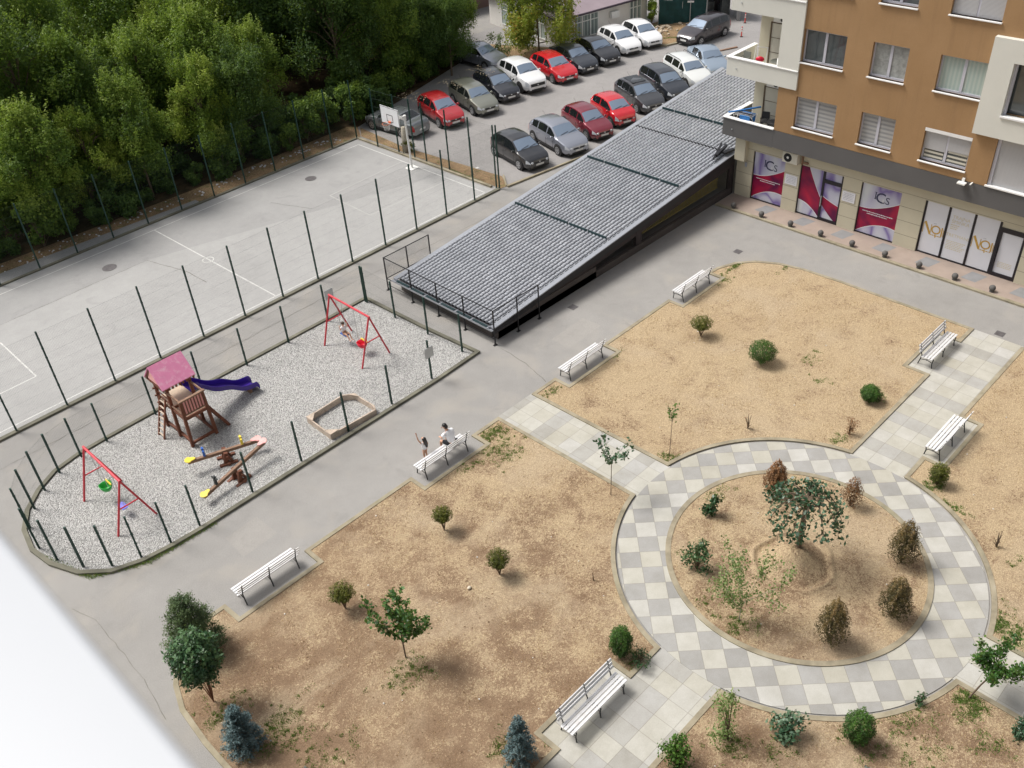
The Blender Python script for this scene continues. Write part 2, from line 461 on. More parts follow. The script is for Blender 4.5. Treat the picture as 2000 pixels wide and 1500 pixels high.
# concrete walk and dirt strips outside the court
struct(MB().sheet([(-12, 47.25), (21.5, 47.25), (21.5, 47.9), (10, 48.6), (-12, 48.9)], .012).build('path', M['walk']))
M['dirt'] = None
def m_dirt():
    t = NT('leaf_litter_dirt'); p = t.pos()
    a = t.noise(p, 1.1, 4, .6); b = t.noise(p, 22, 4, .7)
    c = t.ramp(a, [(.25, (.10, .065, .04)), (.55, (.22, .14, .085)), (.8, (.36, .25, .14))])
    c = t.mix(t.ramp(b, [(.45, (0, 0, 0)), (.62, (.8, .8, .8))]), c, (.40, .30, .17))
    g = t.ramp(t.noise(p, 2.3, 4, .6, .5), [(.55, (0, 0, 0)), (.66, (.6, .6, .6))])
    c = t.mix(g, c, (.10, .13, .04))
    t.color(c).set(.95, 0, .15); t.bump(b, .7, .04); return t.m
M['dirt'] = m_dirt()
def m_floor():
    t = NT('forest_floor'); p = t.pos()
    c = t.ramp(t.noise(p, 1.4, 5, .65), [(.3, (.035, .026, .016)), (.7, (.12, .08, .045))])
    t.color(c).set(.95, 0, .1); t.bump(t.noise(p, 9, 4, .7), .8, .06); return t.m
struct(MB().sheet([(-60, 47.27), (32.65, 47.27), (33.75, 48.6), (46.5, 52.2), (46, 140), (-60, 140)], .008).build('forest_floor', m_floor()))
struct(MB().sheet([(-12, 48.7), (10, 48.5), (21.5, 47.8), (21.5, 47.27), (33.0, 47.27), (33.8, 48.6), (33.4, 49.2), (22, 49.1), (-12, 50.3)], .016).build('dirt_strip', M['dirt']))
struct(MB().sheet([(32.98, 47.2), (33.1, 34.95), (33.5, 34.9), (34.25, 36.0), (33.55, 43.8), (33.85, 48.4)], .016).build('dirt_strip', M['dirt']))
struct(MB().sheet([(56.9, 44.3), (57.4, 41.9), (58.4, 41.6), (59.6, 42.3), (60.6, 43.0), (63.2, 43.4), (64.0, 45.5), (57.6, 46.8)], .016).build('dirt_island', M['dirt']))
struct(MB().sheet([(47.0, 49.0), (52.3, 47.9), (52.6, 48.4), (50, 54), (46.5, 56)], .014).build('dirt_bank', M['dirt']))
# kerbs
mb = MB()
mb.box(-12, 32.95, 34.86, 35.06, 0, .09)
mb.prism([(-12, 47.1), (32.6, 47.1), (32.72, 47.26), (-12, 47.26)], 0, .08)
struct(mb.build('kerb', M['kerbdark']))
mb = MB()
mb.prism([(32.72, 47.26), (32.58, 47.1), (32.82, 35.5), (32.98, 35.5)], 0, .10)
mb.prism([(33.45, 34.72), (33.45, 34.88), (42.0, 33.65), (46, 33.2), (46, 33.04)], 0, .10)
mb.prism([(33.42, 34.9), (34.3, 36.0), (34.36, 35.95), (33.5, 34.86)], 0, .09)
mb.prism([(56.75, 43.2), (57.3, 41.85), (58.3, 41.5), (59.7, 42.2), (59.6, 42.35), (58.3, 41.66), (57.42, 41.95), (56.9, 43.3)], 0, .12)
struct(mb.build('kerb', M['kerb']))
# playground: gravel inside a worn kerb
PG = [(18.8, 31.72), (14.4, 31.72), (10, 31.7), (8, 31.66), (6.9, 31.6), (5.85, 31.35), (5.02, 30.82), (4.3, 30.1), (3.8, 29.2), (3.6, 28.1), (3.75, 27.0), (4.2, 25.9), (4.95, 25.15), (5.85, 24.8), (6.9, 24.65), (8, 24.6), (12.3, 24.62), (18.9, 24.64), (21.25, 24.75), (21.05, 28), (20.95, 31.75)]
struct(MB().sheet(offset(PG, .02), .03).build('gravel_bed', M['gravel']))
mb = MB(); ring_mesh(mb, offset(PG, -.16), offset(PG, .0), 0, .10)
struct(mb.build('kerb', M['kerbdark']))
# garden paving: ring of rotated checker tiles and four arms
CX, CY = 19.96, 8.77
RING_O, RING_I = 5.50, 4.07
tile_ring = m_tiles('ring_tiles', R(45), .648, 'checker', (17.40, 13.07))
tile_x = m_tiles('path_tiles_x', 0, .64, 'rowx', (33.85, 7.98))
tile_x2 = m_tiles('path_tiles_x2', 0, .655, 'random', (10.57, 7.36))
tile_y = m_tiles('path_tiles_y', 0, .64, 'rowy', (19.08, 14.9))
mb = MB(); ring_mesh(mb, arc(CX, CY, RING_O + .1, 0, 357, 119), arc(CX, CY, RING_I - .1, 0, 357, 119), .018, .030)
struct(mb.build('ring_path', tile_ring))
struct(MB().sheet([(25.2, 7.9), (35.7, 7.9), (35.7, 9.9), (34.45, 9.9), (34.45, 10.8), (31.6, 10.8), (31.6, 9.9), (25.2, 9.9)], .020).build('garden_path', tile_x))
struct(MB().sheet([(26.95, 7.95), (26.95, 7.2), (29.85, 7.2), (29.85, 7.95)], .0205).build('garden_path', tile_x))
struct(MB().sheet([(3.4, 7.8), (14.8, 7.8), (14.8, 9.9), (13.05, 9.9), (13.05, 10.6), (10.0, 10.6), (10.0, 9.9), (3.4, 9.9)], .020).build('garden_path', tile_x2))
struct(MB().sheet([(18.9, 13.9), (20.85, 13.9), (20.8, 21.0), (18.85, 21.0)], .020).build('garden_path', tile_y))
struct(MB().sheet([(18.9, -14), (20.9, -14), (20.9, 3.6), (18.9, 3.6)], .020).build('garden_path', tile_y))
# four lawns with kerbs
def on_ring(x0=None, y0=None, sx=1, sy=1):
    r = RING_O + .17
    if x0 is not None: return (x0, CY + sy * math.sqrt(r * r - (x0 - CX) ** 2))
    return (CX + sx * math.sqrt(r * r - (y0 - CY) ** 2), y0)
def ring_arc(p, q, n=22):
    a = math.degrees(math.atan2(p[1] - CY, p[0] - CX)); b = math.degrees(math.atan2(q[1] - CY, q[0] - CX))
    while b - a > 180: b -= 360
    while b - a < -180: b += 360
    return arc(CX, CY, RING_O + .17, a, b, n)
bedA = [(3.6, 9.85), (10.05, 9.85), (10.05, 10.55), (13.0, 10.55), (13.0, 9.85)] + ring_arc(on_ring(y0=9.85, sx=-1), on_ring(x0=18.92, sy=1)) + \
       [(18.85, 20.95), (17.4, 20.95), (17.4, 20.2), (14.4, 20.2), (14.4, 20.95), (9.7, 20.95), (9.7, 20.2), (6.72, 20.2), (6.68, 21.0), (6.1, 21.0), (5.3, 20.8), (4.5, 20.3), (4.0, 19.5), (3.7, 18.6), (3.6, 17.2)]
bedB = [(20.7, 20.95), (22.1, 20.95), (22.1, 20.2), (25.05, 20.2), (25.05, 20.95), (29.65, 20.95), (29.65, 20.2), (32.6, 20.2), (32.6, 20.95), (33.3, 20.88), (34.2, 20.5), (34.9, 19.85), (35.4, 18.9), (35.65, 17.7), (35.72, 15.9), (35.68, 9.88), (34.42, 9.88), (34.42, 10.78), (31.62, 10.78), (31.62, 9.85)] + ring_arc(on_ring(y0=9.85, sx=1), on_ring(x0=20.8, sy=1))
bedC = [(35.6, 7.95), (29.83, 7.95), (29.83, 7.22), (26.98, 7.22), (26.98, 7.95)] + ring_arc(on_ring(y0=7.95, sx=1), on_ring(x0=20.85, sy=-1)) + [(20.85, -14), (35.6, -14)]
bedD = [(3.6, 7.82)] + ring_arc(on_ring(y0=7.82, sx=-1), on_ring(x0=18.95, sy=-1)) + [(18.95, -14), (3.6, -14)]
beds = {}
for k, b in (('a', bedA), ('b', bedB), ('c', bedC), ('d', bedD)):
    if area(b) < 0: b = b[::-1]
    ins = offset(b, .15)
    m1 = MB(); ring_mesh(m1, b, ins, 0, .065)
    struct(m1.build('kerb', M['kerb']))
    struct(MB().sheet(offset(b, .13), .045).build('lawn', M['soil']))
    beds[k] = ins
c0 = arc(CX, CY, RING_I, 0, 356, 89)
m1 = MB(); ring_mesh(m1, c0, arc(CX, CY, RING_I - .17, 0, 356, 89), 0, .065)
struct(m1.build('kerb', M['kerb']))
beds['o'] = arc(CX, CY, RING_I - .17, 0, 356, 89)
# round lawn in the middle rises to a low earth mound with a rim
vs = [(CX, CY, .05)]; fs = []
NR, NA = 66, 120
mcx, mcy = 19.78, 8.72
rnd = random.Random(4)
for j in range(1, NR + 1):
    for k in range(NA):
        a = 2 * math.pi * k / NA; rr = (RING_I - .15) * j / NR
        x, y = CX + rr * math.cos(a), CY + rr * math.sin(a)
        d = math.hypot((x - mcx) / 1.0, (y - mcy) / .92); w = 1.27 + .07 * math.sin(3 * a + 1) + .04 * math.sin(7 * a)
        z = .045
        if d < w * .86: z += .58 * (.5 + .5 * math.cos(math.pi * d / (w * .86))) ** .8 + rnd.uniform(-.02, .02)
        if d < w: z -= .035 * math.exp(-((d - w * .88) / .10) ** 2)
        z += .085 * math.exp(-((d - w) / .07) ** 2)
        vs.append((x, y, z))
for k in range(NA): fs.append((0, 1 + k, 1 + (k + 1) % NA))
for j in range(NR - 1):
    for k in range(NA):
        a, b = 1 + j * NA + k, 1 + j * NA + (k + 1) % NA
        fs.append((a, a + NA, b + NA, b))
struct(MB().add(vs, fs).build('round_lawn', M['soil'], smooth=True))

# pavement in front of the shops
M['pink_pave'] = simple('pinkish_paving', (.33, .265, .225), .85, 0, .14, 1.2, .2, 30)
M['grey_pave'] = simple('grey_paving', (.235, .235, .24), .85, 0, .1, 3)
struct(MB().prism([(38.7, -16), (41.5, -16), (41.5, 24.6), (38.7, 24.6)], 0, .07).build('pavement', M['pink_pave']))
mb = MB(); mb.box(38.52, 38.7, -16, 24.6, 0, .085); struct(mb.build('kerb', M['kerb']))
mb = MB()
for k in range(14):
    y = 22.05 - k * 2.13
    mb.sheet([(39.15, y - .05), (39.95, y - .28), (39.98, y + .42), (39.2, y + .62)], .075)
struct(mb.build('pavement_inlay', M['grey_pave']))
# manholes, drains, cracks, joints
def manhole(x, y, r, lab):
    o = MB().prism(arc(x, y, r, 0, 345, 23), .012, .022)
    for k in range(4): o.box(x - r * .6, x + r * .6, y - r * .5 + k * r * .3, y - r * .46 + k * r * .3, .022, .026)
    tag(o.build('manhole_cover', M['cast_iron']), lab, 'manhole', 'manhole covers in the court')
manhole(27.28, 44.74, .33, 'round iron manhole cover on the court nearer the basketball hoop')
manhole(14.58, 44.46, .36, 'round iron manhole cover on the court nearer the bushes at the left')
for (x, y, lab) in [(26.54, 23.9, 'square iron drain grate on the walkway beside the ramp roof'), (35.2, 21.0, 'square iron drain grate by the curved lawn corner below the shops'), (36.05, 8.97, 'square iron drain grate at the end of the tiled garden path')]:
    o = MB().box(x - .18, x + .18, y - .18, y + .18, .0, .006)
    for k in range(5): o.box(x - .15, x + .15, y - .14 + k * .065, y - .11 + k * .065, .006, .010)
    tag(o.build('drain_grate', M['cast_iron']), lab, 'drain', 'drain grates in the asphalt')
mb = MB(); rnd = random.Random(7)
def crack(pts, w=.02, z=.006):
    for a, b in zip(pts[:-1], pts[1:]):
        n = max(2, int(math.dist(a, b) / .3)); q = [a]
        for k in range(1, n): q.append((a[0] + (b[0] - a[0]) * k / n + rnd.uniform(-.03, .03), a[1] + (b[1] - a[1]) * k / n + rnd.uniform(-.03, .03)))
        q.append(b)
        for c, d in zip(q[:-1], q[1:]): line(c, d, w * rnd.uniform(.5, 1.3), z, mb)
crack([(3.3, 24.6), (3.6, 23.6), (3.55, 20.4), (3.3, 18.7)], .012); crack([(22.2, 24.2), (22.1, 22.6), (21.7, 21.1)], .02)
crack([(16.2, 43.6), (-2, 43.4)], .018, .0145); crack([(16.2, 43.6), (16.9, 41), (17.0, 39.2)], .025, .0145); crack([(24, 44), (25, 41.5)], .015, .0145)
crack([(22.3, 33.4), (33, 33.0)], .015); crack([(-6, 33.3), (8, 33.2), (21, 33.5)], .015)
struct(mb.build('pavement_crack', M['crack']))
mb = MB()
for (x0, x1, y0, y1) in ((24.0, 26.2, 21.9, 23.0), (8.2, 9.6, 22.3, 23.6), (26.0, 31.0, 33.1, 33.9), (-1.5, 1.8, 22.0, 26.0)):
    mb.sheet([(x0, y0), (x1, y0 + .08), (x1 - .05, y1), (x0 + .07, y1 - .06)], .003)
struct(mb.build('asphalt_patch', m_asphalt('asphalt_patch', (.325, .312, .295))))
# stain on the court, wear by the lot
M['stain'] = simple('damp_stain', (.20, .15, .115), .9, 0, .3, 1.5)
struct(MB().sheet([(5.0, 46.3), (8.6, 46.2), (9.2, 45.7), (8.2, 45.4), (6.8, 45.6), (6.2, 44.9), (4.2, 44.8), (2, 45.3)], .0125).build('court_stain', M['stain']))
struct(MB().box(33.5, 34.3, 37.9, 38.05, .004, .009).build('car_park_line', M['line']))
# ---------------------------------------------------------------- welded mesh fences
def fence(name, label, pts, h, flip=1, group=None, wires=True, skip=()):
    root = thing(name, label, 'fence', (pts[0][0], pts[0][1], 0), 0, group)
    ox, oy = pts[0][0], pts[0][1]
    L = lambda p, z: (p[0] - ox, p[1] - oy, z)
    for i, p in enumerate(pts):
        a = Vector(pts[min(i + 1, len(pts) - 1)]) - Vector(pts[max(i - 1, 0)]); a = Vector((a.x, a.y, 0)).normalized()
        q = L(p, 0)
        m = MB().bar((q[0], q[1], .02), (q[0], q[1], h), .062, .062, tuple(a))
        m.bar((q[0], q[1], h), (q[0], q[1], h + .012), .072, .072, tuple(a))
        for k in range(int(h / .45)): 
            z = .2 + k * .45
            m.box(q[0] - .04, q[0] + .04, q[1] - .04, q[1] + .04, z, z + .035)
        m.build('post', M['fence_green'], root)
    if wires:
        for i in range(len(pts) - 1):
            if i in skip: continue
            a, b = Vector(L(pts[i], 0)), Vector(L(pts[i + 1], 0)); n = max(2, int((b - a).length / .055))
            m = MB()
            for k in range(1, n):
                p = a.lerp(b, k / n); m.tube((p.x, p.y, .10), (p.x, p.y, h - .04), .0016, 3, caps=False)
            nz = int((h - .15) / .45)
            for k in range(nz + 1):
                z = .12 + (h - .18) * k / nz
                m.tube((a.x, a.y, z), (b.x, b.y, z), .0020, 3, caps=False)
            m.build('mesh_panel', M['fence_wire'], root)
    return root
xs = [-2.6, -.5, 1.62, 3.74, 5.86, 7.97, 10.09, 12.21, 14.34, 16.5, 18.59, 20.62, 22.72, 24.84, 26.93, 29.04, 31.1, 33.0]
fence('court_fence', 'tall green mesh fence along the walkway side of the sports court', [(x, 34.96) for x in xs], 3.68, group='green mesh fences')
fence('court_fence', 'tall green mesh fence in front of the dark trees beyond the court', [(x, 47.18) for x in [0, 2, 4.05, 6.1, 8.15, 10.15, 12.19, 14.2, 16.22, 18.25, 20.3, 22.38, 24.45, 26.5, 28.58, 30.7, 32.62]], 3.68, group='green mesh fences')
fence('court_fence', 'tall green mesh fence behind the basketball hoop, beside the car park', [(32.62, 45.1), (32.75, 43.24), (32.84, 41.89), (32.88, 40.88), (32.95, 38.96), (32.98, 37.1), (33.0, 35.2)], 3.62, group='green mesh fences')
PP = [(20.84, 31.62), (18.72, 31.66), (16.55, 31.62), (14.4, 31.61), (12.25, 31.62), (10.1, 31.6), (7.98, 31.55), (6.89, 31.47), (5.92, 31.23), (5.12, 30.72), (4.45, 30.05), (3.93, 29.22), (3.72, 28.01), (3.9, 26.99), (4.36, 26.0), (5.04, 25.31), (5.89, 24.93), (6.9, 24.76), (7.99, 24.72), (10.16, 24.74), (12.31, 24.76), (14.52, 24.76), (16.7, 24.78), (18.85, 24.8)]
fence('playground_fence', 'low green mesh fence curving around the rounded gravel playground', PP, 1.9, group='playground fences')
fence('playground_fence', 'low green mesh fence across the playground end facing the ramp roof', [(20.96, 25.22), (20.9, 27.34), (20.84, 29.49), (20.84, 31.5)], 1.9, group='playground fences')
for (p, lab) in (((18.78, 31.6), 'small grey metal notice plate on the far playground fence post by the red swing'), ((18.65, 24.8), 'small grey metal notice plate on the playground fence post nearest the walkway gate')):
    m = MB().box(p[0] - .02 - .0, p[0] + .42, p[1] - .055, p[1] - .04, 1.12, 1.60)
    m.box(p[0], p[0] + .40, p[1] - .058, p[1] - .055, 1.15, 1.57)
    tag(m.build('notice_plate', M['steel']), lab, 'sign', 'plates on the playground fence')

# ---------------------------------------------------------------- basketball hoop
h = thing('basketball_hoop', 'white basketball hoop with white backboard and orange rim by the court corner', 'basketball hoop', (31.87, 41.05, 0))
m = MB().box(-.30, .30, -.30, .30, .012, .03); m.tube((0, 0, 0), (-.06, 0, 3.0), .062, 12, .055); m.tube((-.06, 0, 2.95), (-.95, 0, 3.45), .05, 10); m.tube((-.06, 0, 2.92), (-.06, 0, 3.2), .085, 12)
m.tube((-.10, -.0, 3.15), (-1.05, .5, 3.35), .028, 8); m.tube((-.10, 0, 3.15), (-1.05, -.5, 3.35), .028, 8)
m.build('post', M['white_metal'], h)
bd = MB().box(-1.10, -1.06, -.78, .78, 2.97, 3.97).build('backboard', M['board'], h, bevel=.006)
m = MB(); X = -1.104
for (y0, y1, z0, z1) in ((-.26, .26, 3.18, 3.21), (-.26, .26, 2.80, 2.83), (-.26, -.23, 2.80, 3.21), (.23, .26, 2.80, 3.21), (-.78, .78, 3.595, 3.62), (-.78, .78, 2.62, 2.645), (-.78, -.755, 2.62, 3.62), (.755, .78, 2.62, 3.62)):
    m.box(X - .002, X + .003, y0, y1, z0 + .35, z1 + .35)
m.build('painted_lines', M['black_metal'], bd)
m = MB(); P = arc(-1.40, 0, .23, 0, 345, 23)
for k in range(24): m.tube((*P[k], 3.15), (*P[(k + 1) % 24], 3.15), .011, 6)
m.box(-1.2, -1.1, -.07, .07, 3.11, 3.19)
m.build('rim', M['orange'], h)
m = MB()
for k in range(12):
    a = 2 * math.pi * k / 12; b = a + .26
    for s in (1, -1):
        m.tube((-1.40 + .23 * math.cos(a), .23 * math.sin(a), 3.15), (-1.40 + .17 * math.cos(a + s * .26), .17 * math.sin(a + s * .26), 2.93), .004, 3)
        m.tube((-1.40 + .17 * math.cos(a + s * .26), .17 * math.sin(a + s * .26), 2.93), (-1.40 + .12 * math.cos(a), .12 * math.sin(a), 2.75), .004, 3)
m.build('net', M['white_metal'], h)

# ---------------------------------------------------------------- ramp roof
def m_rooftile():
    t = NT('dark_roof_tiles'); p = t.objc()
    n = t.noise(p, 1.3, 5, .65); f = t.noise(p, 14, 3, .6)
    c = t.ramp(n, [(.3, (.39, .41, .445)), (.7, (.50, .52, .56))])
    c = t.mix(t.ramp(f, [(.58, (0, 0, 0)), (.72, (.6, .6, .6))]), c, (.62, .64, .68))
    sx = t.n('SeparateXYZ'); t.link(p, sx.inputs[0])
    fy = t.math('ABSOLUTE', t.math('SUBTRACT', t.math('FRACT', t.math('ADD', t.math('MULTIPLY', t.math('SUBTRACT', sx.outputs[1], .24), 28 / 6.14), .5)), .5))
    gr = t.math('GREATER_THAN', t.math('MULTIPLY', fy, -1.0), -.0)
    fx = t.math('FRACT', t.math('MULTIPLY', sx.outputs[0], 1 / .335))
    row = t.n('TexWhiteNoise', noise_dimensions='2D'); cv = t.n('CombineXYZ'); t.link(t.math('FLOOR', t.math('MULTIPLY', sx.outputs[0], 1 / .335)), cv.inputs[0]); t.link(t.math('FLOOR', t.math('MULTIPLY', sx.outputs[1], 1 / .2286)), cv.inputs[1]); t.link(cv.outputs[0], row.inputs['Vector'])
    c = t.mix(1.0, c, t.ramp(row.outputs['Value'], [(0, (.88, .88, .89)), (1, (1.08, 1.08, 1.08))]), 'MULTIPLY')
    c = t.mix(t.ramp(fy, [(.30, (0, 0, 0)), (.40, (.85, .85, .85))]), c, (.07, .075, .085))  # groove shade painted into the colour as dark stripes along the tile channels
    c = t.mix(t.math('MULTIPLY', t.math('GREATER_THAN', fx, .86), .55), c, (.10, .105, .12))  # shadow line of each tile row overlap, painted into the colour too
    t.color(c).set(.34, .1, .6); t.bump(f, .15, .01); return t.m
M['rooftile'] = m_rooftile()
M['trim'] = simple('pale_metal_trim', (.40, .42, .46), .3, .35, .05, 2)
M['rampwall'] = simple('brown_grey_render', (.085, .072, .066), .8, 0, .2, 1.5, .2)
M['rampbeam'] = simple('dark_brown_timber', (.042, .033, .033), .7, 0, .25, 2)
M['rampdark'] = simple('black_fascia', (.012, .011, .015), .5)
M['guard'] = simple('snow_guard_green', (.02, .05, .055), .4, .3)
rr = thing('ramp_roof', 'long sloping dark tiled roof over the garage ramp with pale metal edges', 'roof', (22.3, 24.6, 0))
SL = .09; YW = 6.6; Z0 = .74
zr = lambda x: Z0 + SL * x
def roof_mesh(x0, x1, y0, y1, pitch=.222, step=.335):
    pitch = (y1 - y0) / round((y1 - y0) / pitch); ny = round((y1 - y0) / pitch) * 12; nx = int((x1 - x0) / step)
    ys = np.linspace(y0, y1, ny + 1); ph = ((ys - y0) / pitch) % 1; prof = .018 * np.cos(ph * 2 * math.pi) - .06 * np.exp(-((ph - .5) / .15) ** 2)
    V = []; F = []
    rows = []
    for i in range(nx):
        xa = x0 + (x1 - x0) * i / nx; xb = x0 + (x1 - x0) * (i + 1) / nx
        for (x, dz) in ((xa, .040), (xb, .0)):
            rows.append(len(V))
            V += [(x, float(y), zr(x) + dz + float(pz) + .03) for y, pz in zip(ys, prof)]
    w = ny + 1
    for r in range(len(rows) - 1):
        a, b = rows[r], rows[r + 1]
        F += [(a + k, b + k, b + k + 1, a + k + 1) for k in range(ny)]
    return MB().add(V, F)
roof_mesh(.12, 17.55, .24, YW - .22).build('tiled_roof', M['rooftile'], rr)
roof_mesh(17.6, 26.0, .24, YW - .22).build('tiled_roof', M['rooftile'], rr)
m = MB()
for (ya, yb) in ((0, .235), (YW - .21, YW)):
    m.add([(0, ya, zr(0) + .02), (17.85 if ya == 0 else 26.1, ya, zr(17.85 if ya == 0 else 26.1) + .02), (17.85 if ya == 0 else 26.1, yb, zr(17.85 if ya == 0 else 26.1) + .045), (0, yb, zr(0) + .045),
           (0, ya, zr(0) - .03), (17.85 if ya == 0 else 26.1, ya, zr(17.85 if ya == 0 else 26.1) - .03), (17.85 if ya == 0 else 26.1, yb, zr(17.85 if ya == 0 else 26.1) - .03), (0, yb, zr(0) - .03)],
          [(0, 1, 2, 3), (4, 7, 6, 5), (0, 4, 5, 1), (1, 5, 6, 2), (2, 6, 7, 3), (3, 7, 4, 0)])
m.build('edge_trim', M['trim'], rr)
m = MB()
m.add([(.02, .34, zr(0) - .02), (17.8, .34, zr(17.8) - .02), (17.8, YW - .3, zr(17.8) - .02), (.02, YW - .3, zr(0) - .02)], [(0, 1, 2, 3)])
m.add([(17.9, .34, zr(17.9) - .02), (26, .34, zr(26) - .02), (26, YW - .3, zr(26) - .02), (17.9, YW - .3, zr(17.9) - .02)], [(0, 1, 2, 3)])
m.build('underlay', M['rampdark'], rr)
# eaves gutter at the low end
m = MB(); m.box(-.13, .02, .0, YW, zr(0) - .08, zr(0) - .065)
m.box(-.14, -.125, 0, YW, zr(0) - .08, zr(0) + .0); m.box(.02, .035, 0, YW, zr(0) - .08, zr(0) + .02)
for k in range(7): m.box(-.15, .06, .25 + k * 1.0, .31 + k * 1.0, zr(0) - .015, zr(0) + .02)
m.build('gutter', M['trim'], rr)
m = MB()
for k in range(6):
    y = .35 + k * 1.02; m.box(-.11, .0, y, y + .84, zr(0) + .0, zr(0) + .035)
m.build('gutter_guard', M['guard'], rr)
def guard(x, y0, y1):
    n = 5; L = (y1 - y0) / n; m = MB()
    for k in range(n):
        a, b = y0 + k * L + .05, y0 + (k + 1) * L - .07
        m.bar((x, a, zr(x) + .15), (x, b, zr(x) + .15), .05, .05); m.bar((x, a, zr(x) + .09), (x, b, zr(x) + .09), .035, .06)
        for t in np.linspace(a, b, 7): m.bar((x + .03, t, zr(x) + .05), (x + .03, t, zr(x) + .16), .03, .03)
    return m.build('snow_guard', M['guard'], rr)
guard(7.85, .35, YW - .25); guard(13.4, .35, YW - .25); guard(19.9, 2.05, YW - .25)
# dark fascia, beam, posts and plinth below the visible side
m = MB()
m.add([(0, .03, zr(0) - .03), (17.8, .03, zr(17.8) - .03), (17.8, .03, zr(17.8) - .42), (4.5, .03, zr(4.5) - .36), (.1, .03, zr(0) - .30), (0, .10, zr(0) - .03), (17.8, .10, zr(17.8) - .03), (17.8, .10, zr(17.8) - .42), (4.5, .10, zr(4.5) - .36), (.1, .10, zr(0) - .30)],
      [(0, 1, 2, 3, 4), (5, 9, 8, 7, 6), (0, 5, 6, 1), (1, 6, 7, 2), (2, 7, 8, 3), (3, 8, 9, 4), (4, 9, 5, 0)])
m.build('fascia', M['rampdark'], rr)
m = MB()
bt = lambda x: zr(x) - .40
m.add([(2.2, .14, bt(2.2)), (17.8, .14, bt(17.8)), (17.8, .14, bt(17.8) - .38), (5.2, .14, bt(5.2) - .26), (2.2, .22, bt(2.2)), (17.8, .22, bt(17.8)), (17.8, .22, bt(17.8) - .38), (5.2, .22, bt(5.2) - .26)],
      [(0, 1, 2, 3), (4, 7, 6, 5), (0, 4, 5, 1), (1, 5, 6, 2), (2, 6, 7, 3), (3, 7, 4, 0)])
for x in (9.8, 17.55): m.box(x, x + .42, .13, .27, 0, zr(x) - .42)
m.build('side_beam', M['rampbeam'], rr)
m = MB(); m.box(.35, 17.8, .11, .30, 0, .36)
m.add([(.3, .11, 0), (6.8, .11, 0), (6.8, .11, .62), (3.3, .11, zr(3.3) - .42), (.3, .11, zr(.3) - .1), (.3, .27, 0), (6.8, .27, 0), (6.8, .27, .62), (3.3, .27, zr(3.3) - .42), (.3, .27, zr(.3) - .1)],
      [(0, 1, 2, 3, 4), (5, 9, 8, 7, 6), (0, 5, 6, 1), (1, 6, 7, 2), (2, 7, 8, 3), (3, 8, 9, 4), (4, 9, 5, 0)])
m.build('plinth_wall', M['rampwall'], rr)
# far side wall closes the ramp
m = MB(); m.add([(.3, YW - .25, 0), (26, YW - .25, 0), (26, YW - .25, zr(26) - .04), (.3, YW - .25, zr(.3) - .04), (.3, YW - .1, 0), (26, YW - .1, 0), (26, YW - .1, zr(26) - .04), (.3, YW - .1, zr(.3) - .04)],
      [(0, 3, 2, 1), (4, 5, 6, 7), (0, 1, 5, 4), (1, 2, 6, 5), (2, 3, 7, 6), (3, 0, 4, 7)])
m.box(.25, .40, .4, YW - .3, 0, .34)
m.build('far_wall', M['rampwall'], rr)
# inner handrail glimpsed through the opening
M['ochre'] = simple('ochre_handrail', (.36, .30, .11), .6, 0, .2)
rl = thing('ramp_handrail', 'ochre inner handrail seen through the dark opening under the ramp roof', 'handrail', (22.3, 24.6, 0))
m = MB(); m.box(10.6, 17.3, .62, .66, .92, .96); m.box(10.6, 17.3, .62, .66, .40, .44)
m.build('rail', M['ochre'], rl)
m = MB()
for k in range(56): m.box(10.62 + k * .12, 10.65 + k * .12, .625, .655, .42, .94)
m.build('balusters', M['ochre'], rl)
# black railing round the low end
rg = thing('ramp_railing', 'black railing with thin posts round the low end of the ramp roof', 'railing', (22.22, 24.5, 0))
RP = [(2.7, -.06), (1.4, -.03), (0, 0), (0, 1.85), (0, 3.58), (0, 5.35), (0, 7.12), (1.35, 7.12), (2.75, 7.12)]
for (x, y) in RP:
    m = MB().bar((x, y, 0), (x, y, 1.74), .045, .045); m.box(x - .09, x + .09, y - .06, y + .06, 0, .015); m.build('post', M['black_metal'], rg)
m = MB()
for a, b in zip(RP[:-1], RP[1:]):
    m.bar((*a, 1.72), (*b, 1.72), .032, .032); m.bar((*a, .62), (*b, .62), .028, .028)
m.bar((-.0, .0, .3), (0, 7.12, .3), .02, .02)
m.build('rail', M['black_metal'], rg)
m = MB()
for a, b in zip(RP[:-1], RP[1:]):
    if a[1] > 6 or a[0] > 0 or b[0] > 0 or True:
        n = int(math.dist(a, b) / .055)
        for k in range(1, n):
            x, y = a[0] + (b[0] - a[0]) * k / n, a[1] + (b[1] - a[1]) * k / n
            m.tube((x, y, .62), (x, y, 1.72), .0016 if a[1] < 6 else .003, 3, caps=False)
        for k in range(1, 18):
            z = .62 + 1.1 * k / 18; m.tube((*a, z), (*b, z), .0014 if a[1] < 6 else .003, 3, caps=False)
m.build('mesh_infill', M['black_metal'], rg)
# camera bracket / aerial lying at the roof corner by the wall
an = MB(); an.bar((38.6, 24.95, 2.45), (40.1, 25.5, 2.62), .09, .09); an.bar((38.9, 25.0, 2.50), (40.1, 25.2, 2.6), .12, .14); an.bar((39.4, 24.9, 2.50), (40.14, 24.8, 2.48), .20, .10)
an.bar((40.0, 24.95, 2.75), (40.08, 24.55, 3.15), .03, .03); an.bar((40.08, 24.55, 3.15), (40.08, 24.55, 2.8), .05, .03)
tag(an.build('folded_awning_arm', M['black_metal']), 'dark folded metal arm lying on the ramp roof corner against the building', 'metal arm')

